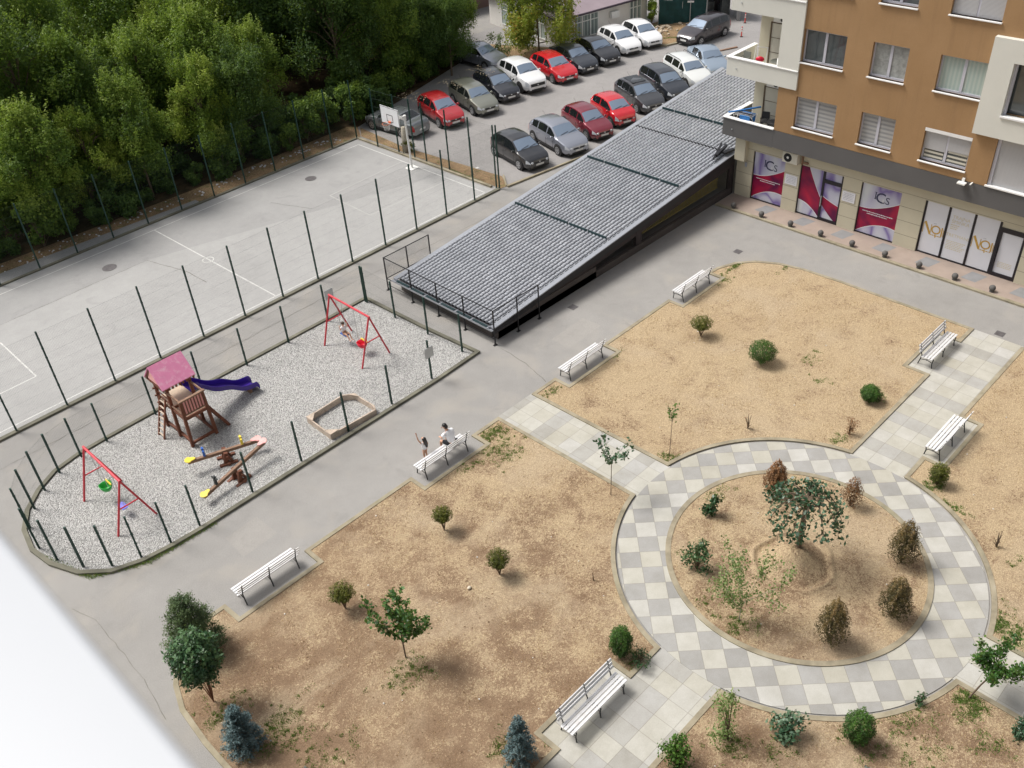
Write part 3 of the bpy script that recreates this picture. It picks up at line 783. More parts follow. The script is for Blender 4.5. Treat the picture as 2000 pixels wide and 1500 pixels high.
# ---------------------------------------------------------------- benches
def make_bench():
    b = thing('park_bench', 'x', 'bench')
    m = MB()
    for k in range(4): m.box(-1.15, 1.15, .06 + k * .115, .145 + k * .115, .44 - .012 * (k == 0), .475 - .012 * (k == 0))
    m.build('seat', M['bench_white'], b, bevel=.006)
    m = MB()
    for k in range(3):
        z = .60 + k * .125; y = -.02 - k * .035
        m.add([(-1.15, y - .01, z), (1.15, y - .01, z), (1.15, y + .02, z), (-1.15, y + .02, z), (-1.15, y - .035, z + .07), (1.15, y - .035, z + .07), (1.15, y - .005, z + .07), (-1.15, y - .005, z + .07)],
              [(0, 3, 2, 1), (4, 5, 6, 7), (0, 1, 5, 4), (1, 2, 6, 5), (2, 3, 7, 6), (3, 0, 4, 7)])
    m.build('backrest', M['bench_white'], b, bevel=.005)
    for x in (-1.0, 0, 1.0):
        m = MB()
        m.path([(x, -.06, 0), (x, -.01, .22), (x, .03, .42), (x, -.02, .56), (x, -.05, .70), (x, -.11, .93)], .021, 6)
        m.path([(x, .50, 0), (x, .47, .2), (x, .50, .40), (x, .47, .44)], .021, 6)
        m.bar((x, .03, .425), (x, .48, .435), .035, .028); m.path([(x, .0, .24), (x, .25, .30), (x, .48, .24)], .014, 6)
        m.build('leg', M['bench_iron'], b)
    MB().bar((-1.0, .24, .27), (1.0, .24, .27), .03, .02).build('stretcher', M['bench_iron'], b)
    return b
bench0 = make_bench()
BN = [((8.15, 20.52), 0, 'white slatted bench in the kerbed notch beside the two dark evergreens at the left'),
      ((15.72, 20.48), 0, 'white slatted bench with the man in the white t-shirt sitting on it'),
      ((23.38, 20.42), 0, 'white slatted bench by the walkway just past the pale tiled path'),
      ((30.92, 20.40), 0, 'white slatted bench farthest up the walkway, close to the rounded lawn corner'),
      ((33.05, 10.5), math.pi, 'white slatted bench nearest the shops, its back to the upper lawn'),
      ((28.15, 7.48), 0, 'white slatted bench beside an olive round bush at the right lawn'),
      ((11.5, 10.18), math.pi, 'white slatted bench nearest the camera on the tiled path at the bottom')]
for i, ((x, y), rz, lab) in enumerate(BN):
    b = bench0 if i == 0 else copy_tree(bench0)
    b.location = (x, y, .02); b.rotation_euler = (0, 0, rz); b['label'] = lab; b['group'] = 'white slatted park benches'

# bollards along the pavement
def make_boll():
    m = MB().prism(arc(0, 0, .10, 0, 330, 11), .0, .07); m.ball((0, 0, .18), .14, 18, 12)
    return m.build('ball_bollard', simple('dark_concrete_ball', (.11, .105, .10), .8, 0, .25, 12, .4), smooth=True)
b0 = make_boll()
for k in range(10):
    o = b0 if k == 0 else b0.copy()
    if k: col.objects.link(o)
    o.location = (38.72 + .02 * k * .9, 23.62 - 1.64 * k, .075)
    w = ['first', 'second', 'third', 'fourth', 'fifth', 'sixth', 'seventh', 'eighth', 'ninth', 'tenth'][k]
    tag(o, 'dark stone ball bollard, %s from the ramp roof along the pavement kerb' % w, 'bollard', 'ball bollards along the pavement')
# flexible posts
def make_flex():
    f = thing('flexible_post', 'x', 'traffic post')
    MB().tube((0, 0, .03), (0, 0, .75), .045, 10, .035).build('tube', simple('orange_red_plastic', (.75, .07, .05), .4), f)
    m = MB(); m.tube((0, 0, .40), (0, 0, .50), .046, 10, .045); m.tube((0, 0, .58), (0, 0, .66), .042, 10, .041); m.build('band', M['white_metal'], f)
    MB().tube((0, 0, 0), (0, 0, .05), .13, 12, .08).build('foot', simple('black_rubber', (.03, .03, .03), .8), f)
    return f
fx = make_flex()
for k, (p, lab) in enumerate((((62.1, 40.28), 'red flexible traffic post standing just right of the dark driving car'), ((62.2, 38.59), 'red flexible traffic post nearest the apartment building'), ((65.13, 40.2), 'red flexible traffic post farthest away beside the grey wall'))):
    o = fx if k == 0 else copy_tree(fx); o.location = (*p, 0); o['label'] = lab; o['group'] = 'red flexible posts'
# round blue sign
s = thing('road_sign', 'round blue road sign on a grey pole beside the green netting', 'road sign', (62.85, 43.72, 0), R(215))
MB().tube((0, 0, 0), (0, 0, 2.35), .03, 8).build('pole', M['steel'], s)
m = MB(); m.tube((.03, 0, 2.05), (.05, 0, 2.05), .32, 28); m.build('sign_face', simple('blue_sign_face', (.06, .04, .42), .4), s)
m = MB(); P = arc(0, 0, .30, 0, 348, 29)
for k in range(30): m.bar((.055, P[k][0], 2.05 + P[k][1]), (.055, P[(k + 1) % 30][0], 2.05 + P[(k + 1) % 30][1]), .012, .03)
m.build('sign_rim', M['white_metal'], s)
MB().box(.035, .05, -.25, .25, 1.55, 1.68).build('sub_plate', M['white_metal'], s)
# ---------------------------------------------------------------- apartment building with the shops (dimensions x .92)
K = .92
M['cream'] = simple('cream_render', (.60, .58, .50), .85, 0, .05, .6, .15, 60, .3)
M['cream_bright'] = simple('pale_cream_render', (.66, .655, .60), .85, 0, .04, .6, .15, 60, .3)
M['stonewall'] = simple('beige_cladding', (.56, .52, .40), .8, 0, .07, .8, .15, 50, .3)
def m_facade():
    t = NT('ochre_render'); p = t.objc()
    c = t.ramp(t.noise(p, .45, 4, .6), [(.3, (.335, .205, .102)), (.7, (.39, .245, .128))])
    st = t.ramp(t.noise(t.mapping(p, (1, 2.2, .16)), 1.6, 5, .65), [(.52, (0, 0, 0)), (.75, (.5, .5, .5))])
    c = t.mix(st, c, (.285, .178, .095)); g = t.noise(p, 60, 2, .6)
    c = t.mix(1.0, c, t.ramp(g, [(.3, (.92, .92, .92)), (.7, (1.06, 1.06, 1.06))]), 'MULTIPLY')
    t.color(c).set(.9, 0, .2); t.bump(g, .25, .01); return t.m
M['ochre_wall'] = m_facade()
M['_o'] = simple('ochre_plain', (.31, .195, .10), .88, 0, .06, .5, .2, 70, .25, ((.26, .17, .09), .35))
M['grey_band'] = simple('grey_render', (.115, .112, .112), .85, 0, .07, .7, .15, 60, .3)
M['sill'] = simple('white_sill', (.80, .80, .80), .45, 0, .04)
M['winframe'] = simple('grey_white_upvc', (.52, .52, .58), .4, 0, .05)
M['shopframe'] = simple('dark_shop_frame', (.014, .012, .018), .35)
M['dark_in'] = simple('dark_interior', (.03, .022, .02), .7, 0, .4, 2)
M['plank_groove'] = simple('groove_shadow_gap', (.27, .24, .18), .9)
def m_glass(name, tint, rough=.03):
    t = NT(name); t.color(tint).set(rough, 0, .9); return t.m
M['pane'] = m_glass('window_glass', (.075, .088, .092))
M['pane_green'] = m_glass('green_window_glass', (.16, .20, .19), .12)
def m_blind(name, a, b, step, axis=2, rough=.6):
    t = NT(name); sx = t.n('SeparateXYZ'); t.link(t.objc(), sx.inputs[0])
    f = t.math('FRACT', t.math('MULTIPLY', sx.outputs[axis], 1 / step))
    w = t.math('ABSOLUTE', t.math('SUBTRACT', f, .5))
    c = t.ramp(t.math('MULTIPLY', w, 2), [(.35, a), (.65, b)])
    t.color(c).set(rough, 0, .4); t.bump(w, .5, .01); return t.m
M['zebra'] = m_blind('zebra_blind', (.27, .275, .28), (.40, .40, .395), .19)
M['slat'] = m_blind('roller_shutter', (.34, .34, .35), (.52, .52, .53), .045)
M['curtain'] = m_blind('green_curtain', (.34, .42, .39), (.42, .48, .44), .17, 1)
M['curtain2'] = simple('lace_curtain', (.30, .31, .30), .7, 0, .35, 6)

bl = thing('apartment_building', 'ochre and cream apartment block with grey band and poster covered shops at ground level', 'building')
XF, XG = 43.0, 43.65          # upper facade plane and recessed shop plane (before x K)
def holes_wall(X, y0, y1, z0, z1, holes, depth, mat, name='wall', parent=bl, sgn=1):
    """wall in plane x=X facing -x, with rectangular openings and reveals"""
    ys = sorted({y0, y1, *[h[0] for h in holes], *[h[1] for h in holes]}); zs = sorted({z0, z1, *[h[2] for h in holes], *[h[3] for h in holes]})
    m = MB(K)
    for a, b in zip(ys[:-1], ys[1:]):
        for c, d in zip(zs[:-1], zs[1:]):
            my, mz = (a + b) / 2, (c + d) / 2
            if any(h[0] < my < h[1] and h[2] < mz < h[3] for h in holes): continue
            m.add([(X, b, c), (X, a, c), (X, a, d), (X, b, d)], [(0, 1, 2, 3)])
    for (a, b, c, d) in holes:
        m.add([(X, a, c), (X, b, c), (X, b, d), (X, a, d), (X + depth, a, c), (X + depth, b, c), (X + depth, b, d), (X + depth, a, d)],
              [(0, 1, 5, 4), (1, 2, 6, 5), (2, 3, 7, 6), (3, 0, 4, 7)])
    return m.build(name, mat, parent)
Y0 = -8.0
W1 = [(20.92, 23.16), (17.85, 19.6), (14.2, 16.4)]
hol = []
for f in range(5):
    for k, (a, b) in enumerate(W1): hol.append((a - (.0), b, 5.14 + 3.36 * f, 6.75 + 3.36 * f))
big = [(9.2, 13.13, 4.78, 7.08)]
hol_o = [h for h in hol] + big + [(9.0, 13.2, 8.12, 10.4)] + [(9.6, 12.75, 4.78 + 3.36 * f, 6.9 + 3.36 * f) for f in (2, 3, 4)] + \
        [(a, b, 5.14 + 3.36 * f, 6.75 + 3.36 * f) for f in range(5) for (a, b) in ((4.8, 7), (.6, 2.6), (-3.6, -1.4))]
holes_wall(XF, Y0, 24.23, 4.70, 21.5, hol_o, .22, M['ochre_wall'])
# window units
def window(a, b, c, d, kind, X=XF + .20):
    w = MB(K); t = .075
    w.box(X - .03, X + .05, a, b, c, c + t * 1.3); w.box(X - .03, X + .05, a, b, d - t, d); w.box(X - .03, X + .05, a, a + t, c + t * 1.3, d - t); w.box(X - .03, X + .05, b - t, b, c + t * 1.3, d - t)
    mid = (a + b) / 2
    w.box(X - .035, X + .05, mid - t * .85, mid + t * .85, c + t * 1.3, d - t)
    fr = w.build('window', M['winframe'], bl)
    MB(K).box(XF - .10, XF + .16, a - .04, b + .05, c - .055, c + .0).build('sill', M['sill'], fr, bevel=.006)
    for (p, q) in ((a + t, mid - t * .85), (mid + t * .85, b - t)):
        MB(K).box(X + .005, X + .012, p, q, c + t * 1.3, d - t).build('pane', M['zebra'] if kind == 'zebra' else M['curtain'] if kind == 'curtain' else M['curtain2'] if kind == 'lace' else M['pane'], fr)
    if kind in ('roll', 'slat'):
        MB(K).box(XF + .0, XF + .14, a, b, d - .16, d).build('shutter_box', M['sill'], fr)
        zz = d - .92 if kind == 'roll' else c + .02
        MB(K).box(X - .05, X - .035, a + .02, mid - .05, zz, d - .16).build('roller_shutter', M['slat'], fr)
        MB(K).box(X - .05, X - .035, mid + .05, b - .02, zz - (.12 if kind == 'roll' else 0), d - .16).build('roller_shutter', M['slat'], fr)
        if kind == 'roll':
            for p, q in ((a + .1, mid - .1), (mid + .1, b - .1)):
                for k in range(3): MB(K).box(X - .01, X + .004, p, q, c + .18 + k * .2, c + .27 + k * .2).build('blind_slat', M['cream'], fr)
    return fr
kinds = {0: ['zebra', 'zebra', 'roll'], 1: ['dark', 'lace', 'curtain'], 2: ['dark', 'dark', 'slat'], 3: ['lace', 'curtain', 'dark'], 4: ['dark', 'zebra', 'curtain']}
for f in range(5):
    for k, (a, b) in enumerate(W1): window(a, b, 5.14 + 3.36 * f, 6.75 + 3.36 * f, kinds[f][k])
    for (a, b) in ((4.8, 7), (.6, 2.6), (-3.6, -1.4)): window(a, b, 5.14 + 3.36 * f, 6.75 + 3.36 * f, 'zebra')
for f in (2, 3, 4): window(9.6, 12.75, 4.78 + 3.36 * f, 6.9 + 3.36 * f, 'dark')
# tall shutter under the right cream box
w = MB(K).box(XF + .14, XF + .20, 9.2, 13.13, 4.78, 7.08).build('window', M['slat'], bl)
MB(K).box(XF - .08, XF + .14, 9.1, 13.18, 4.72, 4.79).build('sill', M['sill'], w, bevel=.006)
MB(K).box(XF + .08, XF + .14, 12.98, 13.12, 4.8, 7.06).build('shutter_guide', M['winframe'], w)
# right cream box with its window
R0, R1 = 7.1, 11.35
XR = XF - .28
holes_wall(XR, 6.0, 14.22, R0, R1, [(9.0, 13.2, 8.12, 10.4)], .35, M['cream_bright'])
m = MB(K); m.add([(XR, 14.22, R0), (XF + .0, 14.22, R0), (XF, 14.22, R1), (XR, 14.22, R1), (XR, 6, R0), (XF, 6, R0), (XF, 6, R1), (XR, 6, R1)], [(0, 3, 2, 1), (3, 7, 6, 2), (0, 1, 5, 4), (4, 5, 6, 7)])
m.build('box_side', M['cream_bright'], bl)
bw = MB(K).box(XR + .46, XR + .50, 9.0, 13.2, 8.12, 10.4).build('window', M['pane'], bl)
MB(K).box(XR + .22, XR + .30, 13.08, 13.2, 8.12, 10.4).build('frame', M['winframe'], bw)
MB(K).box(XR - .07, XR + .2, 8.95, 13.22, 8.06, 8.13).build('sill', M['sill'], bw)
# grey band
m = MB(K)
XB = XF - .0
holes_wall(XB - .02, Y0, 24.23, 3.74, 4.70, [], .1, M['grey_band'], 'grey_band')
m.add([(XB - .02, Y0, 3.74), (XB - .02, 24.23, 3.74), (XG, 24.23, 3.74), (XG, Y0, 3.74)], [(0, 1, 2, 3)]).build('soffit', M['grey_band'], bl)
# corner balconies (y 24.2 .. 27.35)
def balcony(zb, zt, mat, name, yr, X0=XF - .02):
    m = MB(K); th = .16; XB2 = X0 + 2.6
    m.box(X0, X0 + th, yr, 27.35, zb, zt)                         # front parapet
    m.box(X0 + th, XB2, 27.35 - th, 27.35, zb, zt)                # side parapet
    m.box(X0 + th, XB2, yr, 27.35 - th, zb + .02, zb + .18)        # floor slab
    b = m.build(name, mat, bl)
    c = MB(K); c.box(X0 - .05, X0 + th + .05, yr, 27.40, zt, zt + .05); c.box(X0 + th + .05, XB2, 27.35 - th - .05, 27.40, zt, zt + .05)
    c.build('parapet_cap', M['sill'], b, bevel=.006)
    MB(K).tube((X0 - .04, 26.75, zb + .42), (X0 + .01, 26.75, zb + .42), .035, 10).build('drain_spout', M['steel'], b)
    return b
b1 = balcony(3.72, 4.70, M['grey_band'], 'balcony', 24.235)
b2 = balcony(7.06, 7.98, M['cream_bright'], 'balcony', 23.19, XF - .10)
b3 = balcony(10.38, 11.32, M['cream_bright'], 'balcony', 23.19, XF - .10)
b4 = balcony(13.74, 14.68, M['cream_bright'], 'balcony', 23.19, XF - .10)
m = MB(K)
for (a, b) in ((7.98, 10.38), (11.32, 13.74)): m.box(XF - .10, XF + .02, 23.19, 24.38, a, b)
m.build('cream_pier', M['cream_bright'], bl)
# recessed wall behind the balconies and the end wall
m = MB(K)
XI = XF + 1.75
m.box(XI, XI + .2, 24.0, 26.65, 3.7, 21.5)
m.box(XF + .02, XI, 24.0, 24.22, 4.9, 21.5)
m.build('recess_wall', M['stonewall'], bl)
m = MB(K); m.box(XI + .2, XI + 16, 26.35, 26.65, 0, 21.5); m.box(XG + .02, XG + 1.6, 26.3, 26.64, 0, 3.73)
m.box(XG - .33, XG, 26.02, 26.66, 2.3, 3.70)
m.build('end_wall', M['stonewall'], bl)
for f in range(3):
    z = 3.9 + 3.36 * f
    d = MB(K).box(XI - .05, XI + .0, 24.95, 26.0, z + .02, z + 2.25).build('balcony_door', M['cream'], bl)
    m = MB(K); m.box(XI - .09, XI - .05, 24.9, 24.97, z + .02, z + 2.3); m.box(XI - .09, XI - .05, 25.95, 26.02, z + .02, z + 2.3); m.box(XI - .09, XI - .05, 24.97, 25.95, z + 2.25, z + 2.3)
    for k in range(1, 3): m.box(XI - .07, XI - .05, 24.97, 25.95, z + k * .75, z + k * .75 + .02)
    m.build('frame', M['bark'], d)
    g = MB(K).box(XI - .06, XI, 24.24, 24.78, z + .95, z + 2.25).build('window', M['pane'], bl)
    MB(K).box(XI - .16, XI - .06, 24.23, 24.84, z + .88, z + .95).build('sill', M['sill'], g)
    MB(K).box(XI - .09, XI - .0601, 24.78, 24.86, z + .95, z + 2.3).build('frame', M['bark'], g)
    a = MB(K).box(XI - .35, XI - .0, 24.95, 25.75, z + 2.4, z + 2.8).build('air_conditioner', M['white_metal'], bl, bevel=.02)
    m = MB(K); P = arc(25.2, z + 2.6, .15, 0, 330, 11); m.add([(XI - .352, y, zz) for y, zz in P], [tuple(range(12))]); m.build('fan_grille', M['black_metal'], a)
# glass balustrade on the side of the first balcony
# rest of the block: top, back
m = MB(K); m.box(XF + .3, XF + 18, Y0, 24.0, 21.45, 21.6); m.box(XI + 15.8, XI + 16, Y0, 26.3, 0, 21.4); m.box(XF + .3, XF + 18, Y0, Y0 + .2, 0, 21.4)
m.build('roof', M['grey_band'], bl)
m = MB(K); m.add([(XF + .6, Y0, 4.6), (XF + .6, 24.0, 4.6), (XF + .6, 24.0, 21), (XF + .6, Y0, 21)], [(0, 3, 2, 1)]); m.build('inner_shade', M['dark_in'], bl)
# --- shops
S = [(23.66, 25.65), (20.25, 22.75), (17.1, 19.25), (10.98, 15.88)]
sh = [(a, b, .07, 2.92) for a, b in S] + [(4.0, 9.0, .07, 2.92)]
holes_wall(XG, Y0, 26.66, 0, 3.74, sh, .14, M['stonewall'], 'shop_wall')
m = MB(K)
for (a, b) in ((25.65, 26.66), (22.75, 23.66), (19.25, 20.25), (15.88, 17.1), (9.0, 10.98)):
    for z in (.75, 1.5, 2.25): m.box(XG - .003, XG + .0, a + .0, b - .0, z - .012, z + .012)
for z in (2.98,): m.box(XG - .003, XG, Y0, 26.0, z - .01, z + .01)
m.build('cladding_groove', M['plank_groove'], bl)
def m_silver():
    t = NT('silver_purple_print'); p = t.objc()
    q = t.mapping(p, (0, 1.0, .45), (R(24), 0, 0)); n = t.noise(q, .75, 2, .35, .5)
    c = t.ramp(n, [(.30, (.62, .64, .70)), (.44, (.50, .50, .62)), (.50, (.20, .15, .38)), (.56, (.50, .50, .62)), (.70, (.62, .65, .68))])
    t.color(c).set(.45, 0, .4); return t.m
def m_red():
    t = NT('crimson_print'); p = t.objc()
    n = t.noise(t.mapping(p, (0, .8, .8), (R(30), 0, 0)), 1.1, 2, .4, .6)
    c = t.ramp(n, [(.35, (.11, .004, .05)), (.55, (.33, .008, .05)), (.7, (.46, .012, .05))])
    t.color(c).set(.45, 0, .4); return t.m
M['silver'] = m_silver(); M['crimson'] = m_red()
M['print_white'] = simple('white_print', (.72, .72, .76), .5); M['print_dark'] = simple('dark_blue_print', (.03, .035, .09), .5)
M['gold'] = simple('gold_print', (.50, .31, .06), .5, 0, .25, 9); M['gold_pale'] = simple('pale_gold_print', (.62, .56, .40), .5)
M['poster_white'] = simple('white_poster', (.70, .71, .76), .45, 0, .02)
XP = XG + .10
def poly_x(pts, X): 
    """flat piece in plane x=X from (u, v): u runs to the right as seen from the garden (-y)"""
    return MB(K).add([(X, y, z) for (y, z) in pts], [tuple(range(len(pts)))])
def band(y0, y1, z0, z1, top, bot, X, mat, par, name='print_band', n=24):
    """y1 = left edge seen from outside; top(u), bot(u) in 0..1"""
    up = []; dn = []
    for k in range(n + 1):
        u = k / n; y = y1 + (y0 - y1) * u
        up.append((y, z0 + (z1 - z0) * min(1, max(0, top(u))))); dn.append((y, z0 + (z1 - z0) * min(1, max(0, bot(u)))))
    m = MB(K)
    m.add([(X, *p) for p in up + dn], [(k, n + 1 + k, n + 2 + k, k + 1) for k in range(n)])
    return m.build(name, mat, par)
def text_mesh(s, size, Y, Z, X, mat, par, sx=1.0, name='lettering', font_shear=0, bold=0):
    cu = bpy.data.curves.new('t', 'FONT'); cu.body = s; cu.size = size; cu.align_x = 'CENTER'; cu.align_y = 'CENTER'; cu.shear = font_shear; cu.offset = bold; cu.resolution_u = 3
    ob = bpy.data.objects.new('t', cu); col.objects.link(ob)
    bpy.context.view_layer.update()
    me = bpy.data.meshes.new_from_object(ob.evaluated_get(bpy.context.evaluated_depsgraph_get()))
    col.objects.unlink(ob); bpy.data.objects.remove(ob)
    me.name = name; me.materials.clear(); me.materials.append(mat)
    for v in me.vertices: v.co = Vector((X * K, (Y - v.co.x * sx) * K, (Z + v.co.y) * K))
    o = bpy.data.objects.new(name, me); col.objects.link(o); o.parent = par
    return o
def scribble(y0, y1, z, h, X, mat, par, n=9, seed=1, name='small_print'):
    r = random.Random(seed); m = MB(K); y = y1
    while y > y0:
        w = r.uniform(.03, .10); m.add([(X, y, z), (X, max(y0, y - w), z), (X, max(y0, y - w), z + h), (X, y, z + h)], [(0, 1, 2, 3)]); y -= w + .022
    return m.build(name, mat, par)
def shopwin(a, b, c=.07, d=2.92):
    fr = MB(K).box(XP + .012, XP + .05, a, b, c, d).build('shop_window', M['shopframe'], bl)
    m = MB(K); m.box(XP - .03, XP + .012, b - .05, b, c, d); m.box(XP - .03, XP + .012, a, b - .05, c, c + .07); m.build('frame', M['shopframe'], fr)
    return fr
def ics(a, b, logo=True, seed=1):
    fr = shopwin(a, b); y0, y1, z0, z1 = a + .0, b - .05, .14, 2.90
    poly_x([(y1, z0), (y0, z0), (y0, z1), (y1, z1)], XP + .006).build('silver_print', M['silver'], fr)
    top = lambda u: .50 + .02 * u + .30 * max(0, u - .12) ** 1.7; bot = lambda u: -.02 + .27 * math.sin(math.pi * min(1, u * .62 + .02)) ** .8
    band(y0, y1, z0, z1, lambda u: top(u) + .014, lambda u: top(u), XP + .002, M['print_white'], fr)
    band(y0, y1, z0, z1, top, bot, XP + .003, M['crimson'], fr)
    band(y0, y1, z0, z1, bot, lambda u: bot(u) - .016, XP + .002, M['print_white'], fr)
    yc = (y0 + y1) / 2
    if logo:
        w = (y1 - y0)
        text_mesh('I', .55, yc + .30, z0 + 2.20, XP - .001, M['print_dark'], fr); text_mesh('C', .78, yc + .02, z0 + 2.12, XP - .001, M['print_dark'], fr, bold=.006)
        m = MB(K)
        for zz in (2.02, 2.385): m.add([(XP - .001, yc + .37, z0 + zz), (XP - .001, yc + .23, z0 + zz), (XP - .001, yc + .23, z0 + zz + .02), (XP - .001, yc + .37, z0 + zz + .02)], [(0, 1, 2, 3)])
        m.build('lettering', M['print_dark'], fr)
        text_mesh('S', .55, yc - .36, z0 + 2.06, XP - .001, M['print_dark'], fr); text_mesh('&', .26, yc - .14, z0 + 2.02, XP - .0015, M['print_white'], fr)
        scribble(y0 + .25, y1 - .2, z0 + 1.22, .045, XP - .001, M['print_white'], fr, seed=seed); scribble(y0 + .55, y1 - .45, z0 + 1.11, .045, XP - .001, M['print_white'], fr, seed=seed + 5)
    return fr
ics(*S[0], seed=1); ics(*S[2], seed=3)
# second window: big crimson sweep plus glazed door
a, b = S[1]; fr = shopwin(a, b); y0, y1, z0, z1 = 21.42, b - .05, .14, 2.90
poly_x([(y1, z0), (y0, z0), (y0, z1), (y1, z1)], XP + .006).build('silver_print', M['silver'], fr)
top = lambda u: 1.35 - 1.15 * u + .22 * u * u; bot = lambda u: .28 - .02 * u - .24 * u ** 2
band(y0, y1, z0, z1, lambda u: top(u) + .02, top, XP + .002, M['print_white'], fr); band(y0, y1, z0, z1, top, bot, XP + .003, M['crimson'], fr)
band(y0, y1, z0, z1, bot, lambda u: bot(u) - .018, XP + .002, M['print_white'], fr)
dr = MB(K); t = .10; A, B = a, 21.40
dr.box(XP - .06, XP + .012, B - t, B + .02, .10, 2.92); dr.box(XP - .06, XP + .012, A, A + t, .10, 2.92); dr.box(XP - .06, XP + .012, A + t, B - t, .10, .24); dr.box(XP - .06, XP + .012, A + t, B - t, 2.26, 2.46)
dr = dr.build('shop_door', M['shopframe'], bl)
poly_x([(B - t, .24), (A + t, .24), (A + t, 2.26), (B - t, 2.26)], XP - .004).build('silver_print', M['silver'], dr)
poly_x([(B - t, 2.46), (A + t, 2.46), (A + t, 2.9), (B - t, 2.9)], XP - .004).build('transom_print', M['silver'], dr)
tp = lambda u: .60 - .22 * u + .05 * u * u; bt2 = lambda u: .36 - .52 * u + .1 * u * u
band(A + t, B - t, .24, 2.26, tp, bt2, XP - .008, M['crimson'], dr); band(A + t, B - t, .24, 2.26, lambda u: tp(u) + .02, tp, XP - .006, M['print_white'], dr)
MB(K).box(XP - .12, XP - .06, B - t + .02, B - t + .06, .9, 1.5).build('handle', M['steel'], dr)
for (y, z, lab) in ((23.2, 1.92, ''), (19.82, 1.92, '')):
    pl = MB(K).box(XG - .035, XG - .004, y - .36, y + .36, z - .30, z + .26).build('name_plate', M['print_white'], bl)
    for k in range(5): scribble(y - .28, y + .28, z + .14 - k * .085, .03, XG - .037, M['print_grey'], pl, seed=int(y * 3) + k)
MB(K).box(XG - .05, XG - .004, 26.0, 26.12, 1.9, 2.15).build('meter_box', M['print_grey'], bl)
# fourth shop: three white posters and a white door
ed = [15.85, 14.66, 13.42, 12.22]
fr = MB(K).box(XP + .012, XP + .05, 10.98, 15.88, .07, 2.92).build('shop_window', M['shopframe'], bl)
m = MB(K)
for e in ed: m.box(XP - .03, XP + .012, e - .045, e + .045, .07, 2.92)
m.box(XP - .03, XP + .012, 12.26, 15.80, .07, .14)
m.build('frame', M['shopframe'], fr)
for k in range(3):
    poly_x([(ed[k] - .06, .15), (ed[k + 1] + .06, .15), (ed[k + 1] + .06, 2.90), (ed[k] - .06, 2.90)], XP + .005).build('white_poster', M['poster_white'], fr)
def no1(yc, zc):
    X = XP + .002
    m = MB(K)
    a = [(yc + .50, zc + .34), (yc + .40, zc + .40), (yc + .08, zc - .20), (yc + .16, zc - .28)]
    m.add([(X, *p) for p in a], [(0, 1, 2, 3)])
    for (y_, w_) in ((.52, .035), (.13, .035)): m.add([(X - .001, yc + y_, zc - .24), (X - .001, yc + y_ - w_, zc - .24), (X - .001, yc + y_ - w_, zc + .30), (X - .001, yc + y_, zc + .30)], [(0, 1, 2, 3)])
    P = arc(0, 0, 1, 0, 354, 59)
    for k in range(60):
        p, q = P[k], P[(k + 1) % 60]
        m.add([(X - .001, yc - .14 + r * c[0], zc + .06 + r * c[1]) for (c, r) in ((p, .165), (q, .165), (q, .235), (p, .235))], [(0, 1, 2, 3)])
    m.add([(X, yc - .12, zc - .16), (X, yc - .16, zc - .16), (X, yc - .20, zc - .36), (X, yc - .14, zc - .36)], [(0, 1, 2, 3)])
    for d, w, t in ((.40, .07, .26), (.50, .03, .17)): m.add([(X, yc - d, zc - .22), (X, yc - d - w, zc - .22), (X, yc - d - w, zc + t), (X, yc - d, zc + t)], [(0, 1, 2, 3)])
    m.build('gold_logo', M['gold'], fr)
    scribble(yc - .46, yc + .12, zc - .28, .05, X - .002, M['gold'], fr, seed=int(yc * 7)); scribble(yc - .12, yc + .02, zc + .36, .03, X - .002, M['print_grey'], fr, seed=3)
no1((ed[0] + ed[1]) / 2, 1.42); no1((ed[2] + ed[3]) / 2, 1.42)
yc = (ed[1] + ed[2]) / 2
text_mesh('TRAJNA', .24, yc, 2.42, XP + .002, M['gold_pale'], fr); text_mesh('\u0160MINKA', .24, yc, 2.18, XP + .002, M['gold_pale'], fr)
for k in range(3): scribble(yc + .02 + .05 * k, yc + .44, 1.98 - k * .10, .05, XP + .002, M['gold_pale'], fr, seed=20 + k)
text_mesh('TRETMANI', .235, yc, 1.45, XP + .002, M['gold_pale'], fr)
for k in range(6): scribble(yc - .46 + .07 * (k % 3), yc + .46, 1.12 - k * .085, .04, XP + .002, M['gold_pale'], fr, seed=30 + k)
dr = MB(K); A, B = 10.98, 12.17
dr.box(XP - .06, XP + .012, B - .12, B, .07, 2.62); dr.box(XP - .06, XP + .012, A, A + .12, .07, 2.62); dr.box(XP - .06, XP + .012, A + .12, B - .12, .07, .26); dr.box(XP - .06, XP + .012, A + .12, B - .12, 2.40, 2.62)
dr = dr.build('shop_door', M['shopframe'], bl)
poly_x([(B - .12, .26), (A + .12, .26), (A + .12, 2.40), (B - .12, 2.40)], XP - .004).build('door_poster', M['poster_white'], dr)
MB(K).box(XP + .0, XP + .011, A, B, 2.62, 2.9).build('transom_panel', M['stonewall'], dr)
MB(K).box(XP - .13, XP - .06, B - .08, B - .04, .75, 1.75).build('handle', M['shopframe'], dr)
for k in range(4): scribble(A + .3, B - .25, .82 - k * .08, .035, XP - .008, M['gold_pale'], dr, seed=50 + k)
fr = shopwin(4.0, 9.0); poly_x([(8.9, .15), (4.0, .15), (4.0, 2.9), (8.9, 2.9)], XP + .005).build('white_poster', M['poster_white'], fr)
